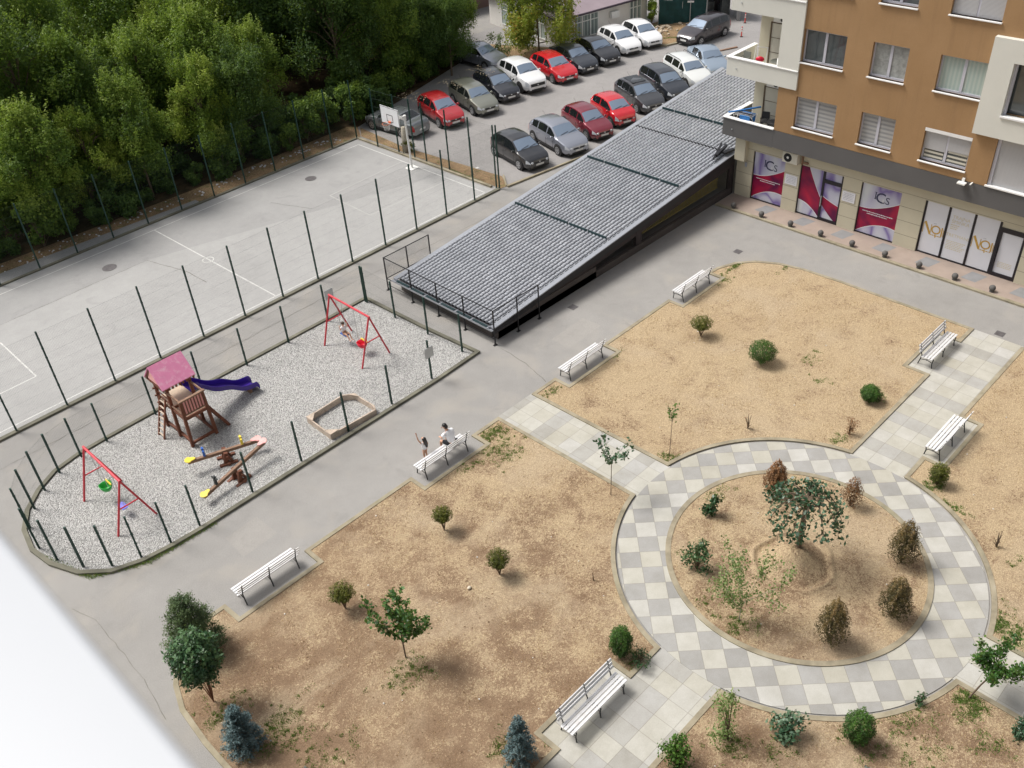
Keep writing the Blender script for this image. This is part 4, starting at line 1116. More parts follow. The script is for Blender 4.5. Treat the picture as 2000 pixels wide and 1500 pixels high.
# outdoor units under the band
for (y, seed) in ((23.25, 1), (10.35, 2)):
    a = MB(K).box(XG - .38, XG - .02, y - .45, y + .45, 2.98, 3.58).build('air_conditioner', M['cream'], bl, bevel=.02)
    m = MB(K); P = arc(0, 0, 1, 0, 350, 35)
    m.add([(XG - .383, y + .12 + .24 * c, 3.28 + .24 * s_) for c, s_ in P], [tuple(range(36))]); m.build('fan_grille', M['black_metal'], a)
    m = MB(K); m.add([(XG - .386, y + .12 + .07 * c, 3.28 + .07 * s_) for c, s_ in P], [tuple(range(36))]); m.build('fan_hub', M['white_metal'], a)
m = MB(K); m.box(XG - .10, XG - .02, 22.62, 22.70, 2.95, 3.5); m.box(XG - .12, XG - .02, 22.3, 22.55, 3.05, 3.15); m.build('pipe', M['wood_mid'], bl)
# floodlight on the band
fl = MB(K); fl.box(XF - .35, XF - .08, 13.95, 14.32, 4.62, 4.68); fl.box(XF - .3, XF - .02, 13.7, 13.76, 4.7, 4.74); fl.box(XF - .10, XF - .02, 14.08, 14.2, 4.66, 4.85)
fl.build('floodlight', M['white_metal'], bl)
# things on the balconies
def chair_like(name, lab, cat, x, y, z, mat, rz=0):
    t = thing(name, lab, cat, (x, y, z), rz)
    MB().box(-.2, .2, -.2, .2, .40, .44).build('seat', mat, t, bevel=.01)
    m = MB(); m.box(-.2, -.17, -.2, .2, .5, .85); m.box(.17, .19, -.2, .2, .60, .63); m.box(-.2, .19, -.21, -.19, .6, .63); m.box(-.2, .19, .19, .21, .6, .63); m.build('backrest', mat, t)
    for (a, b) in ((-.18, -.18), (.18, -.18), (.18, .18), (-.18, .18)): MB().bar((a, b, 0), (a, b, .62), .025, .025).build('leg', mat, t)
    return t
def table_like(lab, x, y, z, mat):
    t = thing('balcony_table', lab, 'table', (x, y, z))
    MB().tube((0, 0, .66), (0, 0, .68), .36, 24).build('top', mat, t)
    m = MB(); m.tube((0, 0, .02), (0, 0, .66), .03, 8); m.tube((0, 0, 0), (0, 0, .03), .22, 12); m.build('pedestal', mat, t)
    return t
M['rattan'] = simple('dark_rattan', (.07, .07, .075), .7, 0, .3, 30); M['rattan_green'] = simple('grey_green_rattan', (.22, .23, .20), .7, 0, .3, 30)
zb = 3.90 * K; zc_ = 7.24 * K
table_like('round dark glass table on the lower corner balcony', 40.55, 22.85, zb, M['rattan'])
chair_like('balcony_chair', 'dark chair behind the round table on the lower corner balcony', 'chair', 40.9, 23.6, zb, M['rattan'], R(200))
table_like('round grey table on the upper corner balcony by the cream pier', 40.3, 22.9, zc_, M['rattan_green'])
chair_like('balcony_chair', 'grey green woven chair on the upper corner balcony', 'chair', 40.05, 24.55, zc_, M['rattan_green'], R(180))
tag(MB().prism(arc(39.95, 22.5, .22, 0, 340, 17), zc_, zc_ + .95).build('covered_bundle', M['white_metal'], smooth=True), 'white wrapped bundle against the pier on the upper corner balcony', 'bundle')
st = thing('red_seat_stroller', 'white framed stroller with a round red seat on the upper corner balcony', 'stroller', (40.1, 23.75, zc_), R(20))
m = MB()
for y in (-.28, .28): m.bar((-.35, y, .05), (.25, y, 1.15), .03, .03); m.bar((.35, y, .05), (-.1, y, .6), .03, .03)
m.bar((.25, -.28, 1.15), (.25, .28, 1.15), .03, .03); m.build('frame', M['white_metal'], st)
MB().ball((.0, 0, .66), .19, 14, 10, (.5, 1.1, .7)).build('seat', M['red_plastic'], st, smooth=True)
for (x, y) in ((-.35, -.28), (-.35, .28), (.35, -.28), (.35, .28)): MB().tube((x, y - .02, .08), (x, y + .02, .08), .08, 14).build('wheel', M['black_metal'], st)
# drying rack with blue laundry on the lower balcony
dk = thing('drying_rack', 'folding rack hung with blue cloths on the lower corner balcony', 'drying rack', (40.0, 24.2, zb), R(5))
m = MB()
for s_ in (-.5, .5): m.bar((-.3, s_, 0), (.3, s_, .95), .02, .02); m.bar((.3, s_, 0), (-.3, s_, .95), .02, .02)
for k in range(6): m.bar((-.3 + k * .12, -.5, .95), (-.3 + k * .12, .5, .95), .012, .012)
m.build('frame', M['white_metal'], dk)
M['cloth_blue'] = simple('blue_cloth', (.03, .16, .42), .9, 0, .3, 6); M['cloth_dark'] = simple('dark_cloth', (.03, .035, .06), .9, 0, .3, 6)
MB().box(-.32, -.26, -.4, .15, .35, .99).build('hanging_cloth', M['cloth_blue'], dk, bevel=.02); MB().box(.0, .06, -.35, .42, .4, .99).build('hanging_cloth', M['cloth_dark'], dk, bevel=.02)
MB().box(.2, .26, -.45, .3, .45, .985).build('hanging_cloth', M['cloth_blue'], dk, bevel=.02)
tag(MB().bar((39.72, 25.0, zb + .95), (40.9, 23.9, zb + 1.1), .10, .05).build('blue_pole_bundle', M['cloth_blue']), 'bright blue folded parasol lying across the lower balcony rail', 'parasol')

# ---------------------------------------------------------------- our own building: white balcony ledge and wall below
M['ledge'] = simple('white_coated_ledge', (.43, .45, .48), .45, 0, .02, 2)
le = thing('balcony_ledge', 'smooth white ledge of our own balcony, out of focus in the corner', 'ledge', (0, 0, 0))
MB().box(-.9, .082, -6, 8, 22.36, 22.40).build('top_plate', M['ledge'], le, bevel=.006)
MB().box(.060, .080, -6, 8, 22.30, 22.358).build('drip_edge', M['ledge'], le)
own = thing('apartment_building', 'cream wall of our own apartment block directly below the white ledge', 'building', (0, 0, 0))
MB().box(-12, .02, -20, 16, 0, 22.29).build('wall', M['cream'], own)
# ---------------------------------------------------------------- parked cars
def m_paint(name, c, metal=.25, rough=.28, dirt=.035):
    t = NT(name); p = t.objc()
    n = t.noise(p, 2.2, 4, .6)
    cc = t.mix(t.math('MULTIPLY', t.ramp(n, [(.4, (0, 0, 0)), (.7, (1, 1, 1))]), dirt), c, (.42, .38, .32))
    t.color(cc).set(rough, metal, .5)
    t.b.inputs['Coat Weight'].default_value = 1.0; t.b.inputs['Coat Roughness'].default_value = .03; t.b.inputs['Coat IOR'].default_value = 1.6
    return t.m
M['carglass'] = m_glass('car_window_glass', (.012, .014, .016), .04)
M['screen'] = m_glass('windscreen_glass', (.26, .33, .43), .08); M['screen'].node_tree.nodes['Principled BSDF'].inputs['Metallic'].default_value = .45
M['tyre'] = simple('tyre_rubber', (.020, .020, .021), .8, 0, .2)
M['rimm'] = simple('alloy_rim', (.50, .51, .53), .3, .8, .05)
M['rimdark'] = simple('dark_rim', (.05, .05, .055), .4, .5, .05)
M['trimblk'] = simple('black_plastic_trim', (.022, .022, .024), .55)
M['chrome'] = simple('chrome', (.65, .66, .68), .18, .9, .02)
M['lamp'] = m_glass('headlight_lens', (.55, .58, .62), .08)
M['lampred'] = m_glass('tail_light_lens', (.40, .012, .015), .12)
M['plate'] = simple('number_plate', (.72, .72, .70), .5, 0, .03)
def lerpk(keys, t):
    for (a, va), (b, vb) in zip(keys[:-1], keys[1:]):
        if t <= b:
            return va + (vb - va) * max(0, min(1, (t - a) / max(1e-6, b - a)))
    return keys[-1][1]
PROF = {   # cowl, roof front, roof rear, rear glass base ; top heights
 'hatch': dict(k=(.265, .445, .86, .965), top=[(0, .40), (.02, .47), (.10, .56), (.265, .665), (.445, .955), (.60, 1.0), (.75, .985), (.87, .93), (.965, .68), (.99, .62), (1, .42)]),
 'mini':  dict(k=(.20, .40, .86, .965), top=[(0, .42), (.02, .50), (.08, .60), (.20, .69), (.40, .955), (.55, 1.0), (.75, .985), (.87, .93), (.965, .68), (.99, .62), (1, .42)]),
 'wagon': dict(k=(.255, .415, .90, .975), top=[(0, .40), (.02, .47), (.10, .56), (.255, .665), (.415, .955), (.55, 1.0), (.80, .985), (.91, .93), (.975, .70), (.99, .62), (1, .42)]),
 'sedan': dict(k=(.27, .43, .70, .85), top=[(0, .42), (.02, .49), (.10, .58), (.27, .69), (.43, .965), (.55, 1.0), (.66, .98), (.71, .95), (.85, .735), (.97, .70), (.99, .62), (1, .45)]),
 'suv':   dict(k=(.25, .41, .85, .945), top=[(0, .44), (.02, .53), (.09, .60), (.25, .69), (.41, .965), (.55, 1.0), (.75, .975), (.86, .92), (.945, .74), (.985, .66), (1, .45)]),
}
def car(name, label, fr, head, kind, dim, paint, plates=True, pil=(.60,), rims='rimm', seed=0, cat='car', extras=(), tail=0, fw=None):
    """fr: ground contact of the wheel nearest the camera side (right front), head: heading in degrees"""
    L, W, H, WB, FO = dim
    root = thing(name, label, cat, (0, 0, 0), R(head), 'cars in the car park')
    f = Vector((math.cos(R(head)), math.sin(R(head)))); rt = Vector((f.y, -f.x))
    # local x forward, front axle at L/2-FO
    ax = L / 2 - FO; side = 1 if fw is None else fw          # side 1: right wheel given, -1: left wheel given
    ox = Vector(fr) - f * (ax if not tail else ax - WB) - rt * side * (W / 2 - .06)
    root.location = (ox.x, ox.y, .005)
    P = PROF[kind]; tc, tr, te, tb = P['k']
    zb = .19 if kind != 'suv' else .24
    ts = sorted(set([round(x, 4) for x in np.linspace(0, 1, 61)] + [.006, .994, tc + .012, tr - .012, te + .01, tb - .012] + [v for p in pil for v in (p - .011, p + .011)] + [tc + .05, te + .005 if kind != 'sedan' else te + .02]))
    def top(t):
        return sum(lerpk(P['top'], min(1, max(0, t + d))) for d in (-.016, -.008, 0, .008, .016)) / 5 * H if .012 < t < .988 else lerpk(P['top'], t) * H
    def wid(t):
        return W / 2 * sum(lerpk([(0, .70), (.02, .80), (.08, .945), (.2, 1), (.8, 1), (.93, .96), (.985, .86), (1, .78)], min(1, max(0, t + d))) for d in (-.02, 0, .02)) / 3
    def belt(t):
        return min((.60 + .045 * t) * H, top(t) - .028 * H)
    def section(t):
        w, z, zs = wid(t), top(t), belt(t)
        gh = max(0, min(1, (z - zs) / (.33 * H)))
        wr = w * (.93 - .20 * gh)                      # roof edge half width
        zl = zb + .05 * H * (1 if .05 < t < .95 else 1.6)
        zr_ = z - (.018 + .025 * gh) * H
        pts = [(w * .90, zl - .03), (w * .985, zl + .06 * H), (w * 1.0, .36 * H), (w * .985, .50 * H if zs > .52 * H else zs - .05 * H), (w * .955, zs)]
        a, b = Vector((w * .955, zs)), Vector((wr, zr_))
        pts += [tuple(a.lerp(b, q)) for q in (.10, .90, 1.0)]
        c = Vector((0, z)); 
        pts += [(wr * .90, zr_ + (z - zr_) * .35), (wr * .55, zr_ + (z - zr_) * .80), (0, z)]
        return pts
    rows = []
    for t in ts:
        s = section(t); x = L / 2 - t * L
        rows.append([(x, -y, z) for y, z in s] + [(x, y, z) for y, z in s[-2::-1]])
    n = len(rows[0])                                     # 21 points
    body = MB(); screen = MB(); rear = MB(); sides = {}
    lampsR = {1: MB(), -1: MB()}; tails = {1: MB(), -1: MB()}
    zones = [tc + .045] + [v for p in pil for v in (p - .011, p + .011)] + [te + (.0 if kind != 'sedan' else .02)]
    for i in range(len(ts) - 1):
        tm = (ts[i] + ts[i + 1]) / 2
        for k in range(n - 1):
            kk = k if k < 10 else 19 - k; sd = -1 if k < 10 else 1   # -1 = right side (y<0)
            q = [rows[i][k], rows[i + 1][k], rows[i + 1][k + 1], rows[i][k + 1]]
            tgt = body
            if kk == 5 and (top(tm) - belt(tm)) > .07 * H:
                for z in range(0, len(zones) - 1, 2):
                    if zones[z] < tm < zones[z + 1]: tgt = sides.setdefault((sd, z), MB())
            if kk in (8, 9) and tc + .012 < tm < tr - .012: tgt = screen
            if kk in (8, 9) and te + .01 < tm < tb - .012: tgt = rear
            if kk in (2, 3) and tm < .07 : tgt = lampsR[sd]
            if kk in (2, 3) and tm > .955: tgt = tails[sd]
            b = len(tgt.v); tgt.v += q; tgt.f.append((b, b + 1, b + 2, b + 3) if True else None)
    # merge body verts by rebuilding as an indexed grid for smooth shading
    def weld(mb):
        d = {}; idx = []
        for v in mb.v:
            kx = (round(v[0], 4), round(v[1], 4), round(v[2], 4)); idx.append(d.setdefault(kx, len(d)))
        mb.v = list(d.keys()); mb.f = [tuple(dict.fromkeys(idx[i] for i in f)) for f in mb.f]; mb.f = [f for f in mb.f if len(f) > 2]
        return mb
    # caps
    body.add(rows[0], [tuple(range(n))]); body.add(rows[-1], [tuple(range(n - 1, -1, -1))])
    bo = weld(body).build('body', paint, root, smooth=True)
    em = bo.modifiers.new('edge', 'EDGE_SPLIT'); em.split_angle = R(38)
    weld(screen).build('windscreen', M['screen'], root, smooth=True)
    if rear.v: weld(rear).build('rear_window', M['carglass'], root, smooth=True)
    for k2, mb in sides.items(): weld(mb).build('side_window', M['carglass'], root)
    for s in (1, -1):
        weld(lampsR[s]).build('headlight', M['lamp'], root)
        weld(tails[s]).build('tail_light', M['lampred'], root)
    xf = L / 2
    # front face: lamps, grille, intake, plate
    for s in (1, -1):
        m = MB(); m.ball((xf - .03, s * W * .285, .375 * H), .085, 12, 8, (.55, 1.25, .8)); m.build('headlight', M['lamp'], root, smooth=True)
    m = MB(); m.box(xf - .05, xf + .012, -W * .21, W * .21, .335 * H, .405 * H); m.box(xf - .05, xf + .014, -W * .27, W * .27, .165 * H, .235 * H)
    m.build('grille', M['trimblk'], root, bevel=.01)
    MB().box(xf, xf + .018, -.05, .05, .365 * H, .405 * H).build('badge', M['chrome'], root, bevel=.008)
    MB().box(xf + .0, xf + .022, -.26, .26, .245 * H, .245 * H + .11).build('number_plate', M['plate'], root)
    MB().box(-xf - .020, -xf, -.26, .26, .40 * H - (.1 if kind == 'sedan' else 0), .40 * H + .11 - (.1 if kind == 'sedan' else 0)).build('number_plate', M['plate'], root)
    m = MB()                                              # sills and bumper undersides
    m.box(-L * .30, L * .28, -W / 2 + .03, W / 2 - .03, zb - .03, zb + .10)
    m.box(-xf + .06, xf - .06, -W * .38, W * .38, zb - .02, zb + .14)
    m.build('underbody', M['trimblk'], root)
    for s in (1, -1):                                     # mirrors
        xm = xf - (tc + .065) * L
        MB().ball((xm, s * (W / 2 + .07), belt(tc + .07) + .06), .11, 10, 6, (.55, .9, .65)).build('wing_mirror', paint, root, smooth=True)
    for s in (1, -1):                                     # door seams and handles
        for p in (tc + .07,) + tuple(pil):
            x = xf - p * L; MB().box(x - .007, x + .007, s * (W / 2 - .006) - .008, s * (W / 2 - .006) + .008, .22 * H, .50 * H).build('door_seam', M['trimblk'], root)
        for p in pil: MB().box(xf - p * L + .07, xf - p * L + .22, s * W / 2 - .012, s * W / 2 + .018, .50 * H, .53 * H).build('door_handle', paint, root)
    wr = .315 if kind != 'suv' else .36
    for x in (ax, ax - WB):
        for s in (1, -1):
            y = s * (W / 2 - .10)
            m = MB(); m.tube((x, s * (W / 2 - .30), wr + .02), (x, s * (W / 2 + .004), wr + .02), wr + .055, 24)
            m.build('wheel_arch', M['trimblk'], root)
            wh = MB().tube((x, y - .10, wr), (x, y + .115 if s > 0 else y + .10, wr), wr, 26)
            wh.v = [(a, (b + s * .012), c) for a, b, c in wh.v]
            wh = wh.build('wheel', M['tyre'], root, bevel=.02)
            yo = y + s * .128
            m = MB(); m.tube((x, yo - s * .03, wr), (x, yo - s * .005, wr), wr * .66, 20)
            m.build('rim_dish', M['rimdark'], wh)
            m = MB(); m.tube((x, yo - s * .02, wr), (x, yo + s * .004, wr), wr * .15, 12)
            for k in range(5):
                a = 2 * math.pi * k / 5 + seed + x
                m.bar((x, yo, wr), (x + math.cos(a) * wr * .62, yo, wr + math.sin(a) * wr * .62), .075, .02, (0, 1, 0))
            Pq = arc(0, 0, wr * .62, 0, 342, 19)
            for k in range(20): m.bar((x + Pq[k][0], yo, wr + Pq[k][1]), (x + Pq[(k + 1) % 20][0], yo, wr + Pq[(k + 1) % 20][1]), .045, .02, (0, 1, 0))
            m.build('rim', M[rims], wh)
    if 'rails' in extras:
        m = MB()
        for s in (1, -1): m.path([(xf - (tr + .04) * L, s * W * .365, top(tr + .04) - .02), (xf - (tr + .08) * L, s * W * .365, top(.5) + .03), (xf - te * L + .2, s * W * .365, top(te - .06) + .03), (xf - te * L, s * W * .365, top(te) - .03)], .018, 6)
        m.build('roof_rail', M['trimblk'] if 'darkrails' in extras else M['rimm'], root)
    if 'roofpanel' in extras:
        m = MB(); m.box(xf - .80 * L, xf - .50 * L, -W * .28, W * .28, top(.62) - .03, top(.55) + .006); m.build('sunroof', M['carglass'], root, bevel=.01)
    m = MB(); m.tube((xf - (te - .05) * L, 0, top(te - .05)), (xf - (te + .02) * L, 0, top(te - .05) + .22), .006, 5); m.build('aerial', M['trimblk'], root)
    if 'blackpack' in extras:
        m = MB(); m.box(xf - .04, xf + .016, -W * .30, W * .30, .33 * H, .45 * H); m.build('grille', M['trimblk'], root, bevel=.01)
    for s in (1, -1):                                     # wipers
        pass
    m = MB()
    for y in (-.45, .12):
        x0 = xf - (tc + .014) * L; x1 = x0 - .10
        m.bar((x0, y, top(tc + .014) + .012), (x1, y + .55, top(tc + .014 + .10 / L) + .018), .02, .015)
    m.build('wiper', M['trimblk'], root)
    return root
D = dict(hatch=(4.1, 1.74, 1.47, 2.56, .84), mini=(3.45, 1.63, 1.46, 2.34, .68), wagon=(4.45, 1.75, 1.52, 2.65, .88), sedan=(4.5, 1.76, 1.42, 2.68, .88), suv=(4.4, 1.82, 1.66, 2.67, .95))
pt = {k: m_paint(k + '_car_paint', c, mt, rg) for k, (c, mt, rg) in dict(
    black=((.006, .007, .011), .0, .3), silver=((.33, .35, .41), .6, .3), maroon=((.20, .012, .03), .3, .3), red=((.55, .008, .018), .1, .25), crimson=((.42, .010, .018), .1, .28),
    graphite=((.05, .052, .06), .4, .3), slate=((.020, .025, .036), .2, .28), white=((.78, .79, .81), .0, .25), offwhite=((.66, .68, .68), .0, .28), blue=((.34, .42, .52), .5, .3),
    champagne=((.24, .245, .205), .5, .32), greysilver=((.20, .215, .23), .5, .32), navy=((.008, .010, .018), .0, .3), brown=((.035, .028, .034), .3, .28)).items()}
CARS = [
 ('hatchback_car', 'small black hatchback at the near end of the row beside the ramp roof', (35.51, 35.81), -102, 'hatch', (4.1, 1.76, 1.47, 2.58, .86), 'black', {}),
 ('hatchback_car', 'light silver hatchback between the small black car and the maroon car', (38.3, 35.35), -104, 'hatch', (4.30, 1.82, 1.48, 2.65, .90), 'silver', {'pil': (.50, .72)}),
 ('hatchback_car', 'dark maroon hatchback parked between the silver and the bright red car by the ramp roof', (40.99, 35.48), -107, 'hatch', (3.95, 1.65, 1.46, 2.46, .80), 'maroon', {'pil': (.50, .72)}),
 ('small_car', 'bright red tiny car with big round headlights beside the ramp roof', (43.35, 35.55), -110, 'mini', (3.45, 1.63, 1.46, 2.34, .66), 'red', {}),
 ('hatchback_car', 'graphite grey hatchback right of the tiny red car', (46.07, 35.65), -112, 'hatch', (4.15, 1.77, 1.50, 2.62, .86), 'graphite', {'pil': (.50, .72), 'extras': ('roofpanel',)}),
 ('estate_car', 'dark slate estate car between the graphite hatchback and the white estate', (48.6, 35.6), -114, 'wagon', (4.4, 1.76, 1.55, 2.65, .88), 'slate', {'pil': (.48, .70)}),
 ('estate_car', 'white estate car with dark roof rails next to the corner balcony', (51.3, 35.7), -115, 'wagon', (4.45, 1.74, 1.50, 2.60, .88), 'offwhite', {'pil': (.46, .67), 'extras': ('rails', 'darkrails')}),
 ('saloon_car', 'pale blue saloon partly hidden behind the cream corner balcony', (53.8, 36.1), -124, 'sedan', (4.4, 1.74, 1.45, 2.60, .88), 'blue', {'pil': (.52,)}),
 ('saloon_car', 'grey silver saloon seen from behind under the trees behind the basketball hoop', (34.2, 47.5), 96, 'sedan', (4.45, 1.70, 1.40, 2.60, .85), 'greysilver', {'pil': (.52,), 'fw': -1}),
 ('hatchback_car', 'crimson hatchback between the rear facing grey saloon and the champagne estate', (36.94, 44.21), -104, 'hatch', (4.0, 1.68, 1.52, 2.46, .82), 'crimson', {'pil': (.50, .72)}),
 ('estate_car', 'champagne grey estate car with long side windows under the tree edge', (39.63, 43.95), -105, 'wagon', (4.45, 1.72, 1.50, 2.62, .90), 'champagne', {'pil': (.46, .67)}),
 ('hatchback_car', 'black hatchback between the champagne estate and the white off-roader', (42.1, 44.41), -106, 'hatch', (4.15, 1.72, 1.50, 2.55, .86), 'navy', {'pil': (.50, .72)}),
 ('off_roader', 'tall white off-roader with black wheel rims and black grille', (44.3, 44.2), -106, 'suv', (4.40, 1.80, 1.68, 2.67, .95), 'white', {'rims': 'rimdark', 'pil': (.48, .69), 'extras': ('blackpack',)}),
 ('hatchback_car', 'red hatchback in the far row beside the yellow green tree', (46.9, 43.6), -106, 'hatch', (4.2, 1.78, 1.48, 2.60, .88), 'red', {'pil': (.50, .72)}),
 ('saloon_car', 'dark slate saloon between the far red hatchback and the black estate', (49.15, 43.7), -107, 'sedan', (4.55, 1.78, 1.42, 2.68, .90), 'slate', {'pil': (.50,)}),
 ('saloon_car', 'glossy black saloon directly left of the two white hatchbacks', (51.3, 43.45), -108, 'sedan', (4.6, 1.80, 1.42, 2.75, .85), 'black', {'pil': (.52,)}),
 ('hatchback_car', 'white hatchback by the shed, the left one of the two white cars', (53.9, 43.6), -110, 'hatch', (4.1, 1.76, 1.48, 2.54, .86), 'white', {'pil': (.50, .72)}),
 ('hatchback_car', 'white hatchback beside the rubble island, the right one of the two white cars', (56.0, 43.2), -112, 'hatch', (3.95, 1.68, 1.47, 2.47, .80), 'white', {'pil': (.52,)}),
 ('saloon_car', 'pale silver saloon half hidden in the trees behind the white off-roader', (46.0, 49.3), -92, 'sedan', (4.5, 1.75, 1.45, 2.65, .9), 'silver', {'pil': (.52,)}),
 ('off_roader', 'dark brown grey family car driving on the lane towards the left', (58.9, 39.95), 176, 'wagon', (4.6, 1.80, 1.60, 2.75, .92), 'brown', {'pil': (.48, .70), 'fw': -1}),
]
for k, (nm, lab, p, hd_, kd, dm, pn, kw) in enumerate(CARS):
    car(nm, lab, p, hd_, kd, dm, pt[pn], seed=k * .7, **kw)
# fallen leaves on the cars under the trees
rnd = random.Random(11); m = MB()
for (cx, cy, w, z) in ((42.9, 46.3, 1.0, 1.50), (39.9, 46.2, .8, 1.50), (37.0, 46.5, .8, 1.52)):
    for k in range(60):
        x, y = cx + rnd.uniform(-.6, .6), cy + rnd.uniform(-1.0, 1.0); s = rnd.uniform(.02, .05)
        m.add([(x - s, y, z), (x, y - s, z + .01), (x + s, y, z), (x, y + s, z + .012)], [(0, 1, 2, 3)])
lv = m.build('fallen_leaves', simple('fallen_leaf', (.40, .33, .22), .8, 0, .4, 3)); tag(lv, 'scattered dry leaves lying on the roofs of the cars under the trees', 'leaves', kind='stuff')

# ---------------------------------------------------------------- playground
def swing(label, x0, x1, y0, y1, H, grp='red swing frames'):
    s = thing('swing_frame', label, 'swing', ((x0 + x1) / 2, (y0 + y1) / 2, .03), 0, grp)
    a, b = (x1 - x0) / 2, (y1 - y0) / 2; r = .038; ty = b + .02
    for sy in (-1, 1):
        for sx in (-1, 1):
            MB().tube((sx * a, sy * b, 0), (0, sy * ty, H), r, 10).build('leg', M['red_paint'], s)
        MB().tube((-a * .52, sy * b, H * .48), (a * .52, sy * b, H * .48), r * .7, 8).build('crossbar', M['red_paint'], s)
    MB().tube((0, -ty - .05, H), (0, ty + .05, H), r * 1.25, 12).build('top_beam', M['red_paint'], s)
    return s
def chains(mb, x, y0, y1, H, z, dx=0.0, w=.2):
    for y in (y0, y1): mb.path([(x, y, H), (x + dx, y, z)], .011, 5)
swing('red metal swing frame with a green bucket seat at the rounded end of the playground', 5.83, 7.27, 26.43, 29.02, 2.08)
swing('red metal swing frame where a child swings beside a red bucket seat', 17.44, 18.92, 27.58, 30.2, 2.2)
def bucket(name, lab, x, y, z, mat, band, Hb, sy=.22):
    s = thing(name, lab, 'swing seat', (x, y, z), 0)
    m = MB(); n = 18
    prof = [(.04, -.12), (.15, -.10), (.20, .0), (.235, .14), (.22, .14), (.185, .0), (.13, -.08), (.03, -.10)]
    vs = []; fs = []
    for j, (r_, h_) in enumerate(prof):
        for k in range(n): a = 2 * math.pi * k / n; vs.append((r_ * math.cos(a), r_ * 1.05 * math.sin(a), h_ + .03 * math.cos(2 * a) * (h_ > .1)))
    for j in range(len(prof) - 1):
        for k in range(n): fs.append((j * n + k, j * n + (k + 1) % n, (j + 1) * n + (k + 1) % n, (j + 1) * n + k))
    m.add(vs, fs); m.build('shell', mat, s, smooth=True)
    MB().bar((.12, -.21, .17), (.12, .21, .17), .05, .05).build('safety_bar', band, s)
    m = MB()
    for yy in (-sy, sy): m.path([(0, yy, .15), (0, yy * 1.0, Hb - z)], .011, 5)
    m.build('chain', M['chain'], s)
    return s
bucket('bucket_swing_seat', 'green bucket baby seat with a yellow bar on the near red swing', 6.55, 28.35, .62, M['green_plastic'], M['yellow'], 2.1)
bucket('bucket_swing_seat', 'red bucket baby seat with a yellow bar on the far red swing', 18.18, 28.40, .48, M['red_plastic'], M['yellow'], 2.2)
def flatseat(lab, x, y, z, mat, Hb):
    s = thing('flat_swing_seat', lab, 'swing seat', (x, y, z), 0)
    MB().box(-.11, .11, -.21, .21, -.02, .015).build('seat', mat, s, bevel=.01)
    m = MB(); 
    for yy in (-.19, .19): m.path([(0, yy, .0), (0, yy, Hb - z)], .011, 5)
    m.build('chain', M['chain'], s)
flatseat('flat violet swing seat hanging beside the green bucket seat', 6.55, 27.25, .42, M['violet'], 2.1)
flatseat('flat blue swing seat under the child', 18.18, 29.62, .50, M['blue'], 2.2)

# tower
tw = thing('play_tower', 'red brown wooden play tower with a pink gabled roof and striped balustrade', 'play tower', (10.6, 29.6, .03))
T = lambda x, y, z: (x - 10.6, y - 29.6, z)
for (x, y, h_) in ((10.12, 30.56, 2.55), (11.08, 30.56, 2.55), (10.12, 29.58, 2.5), (11.08, 29.58, 2.5), (10.1, 28.65, 2.1), (11.05, 28.65, 2.1)):
    dx = (10.6 - x) * .10
    MB().bar(T(x - dx, y, 0), T(x + dx * .4, y, h_), .115, .115, (1, 0, 0)).build('post', M['wood_red'], tw, bevel=.012)
m = MB()
for (a, b) in (((10.1, 28.65), (11.05, 28.65)), ((10.1, 28.65), (10.12, 29.58)), ((11.05, 28.65), (11.08, 29.58)), ((10.12, 29.58), (10.12, 30.56)), ((11.08, 29.58), (11.08, 30.56))):
    MB().bar(T(*a, .16), T(*b, .16), .09, .09).build('beam', M['wood_red'], tw)
for (a, b) in (((10.12, 30.56), (11.08, 30.56)), ((10.12, 29.58), (11.08, 29.58)), ((10.12, 29.58), (10.12, 30.56)), ((11.08, 29.58), (11.08, 30.56)), ((10.1, 28.65), (11.05, 28.65)), ((10.1, 28.65), (10.12, 29.58)), ((11.05, 28.65), (11.08, 29.58))):
    MB().bar(T(*a, 1.30), T(*b, 1.30), .07, .13).build('beam', M['wood_red'], tw)
MB().box(-.52, .52, -.02, .98, 1.38, 1.43).build('platform', M['platform'], tw)
MB().box(-.50, .48, -.96, -.03, 1.26, 1.30).build('lower_platform', M['platform'], tw)
# balustrade front
MB().box(-.50, .47, -.985, -.945, 1.44, 1.50).build('balustrade_rail', M['wood_mid'], tw); MB().box(-.56, .53, -1.01, -.90, 2.08, 2.14).build('balustrade_rail', M['wood_mid'], tw)
m = MB()
for k in range(8): m.box(-.44 + k * .118, -.405 + k * .118, -.995, -.965, 1.50, 2.08)
m.build('baluster', M['wood_red'], tw)
MB().box(-.47, .44, -.962, -.950, 1.50, 2.06).build('balustrade_panel', M['pink_pale'], tw)
m = MB()
for x in (-.5, .47):
    m.bar((x, -.93, 2.10), (x, -.1, 2.10), .05, .09); m.bar((x, -.93, 1.5), (x, -.1, 1.5), .04, .06)
m.build('side_rail', M['wood_mid'], tw)
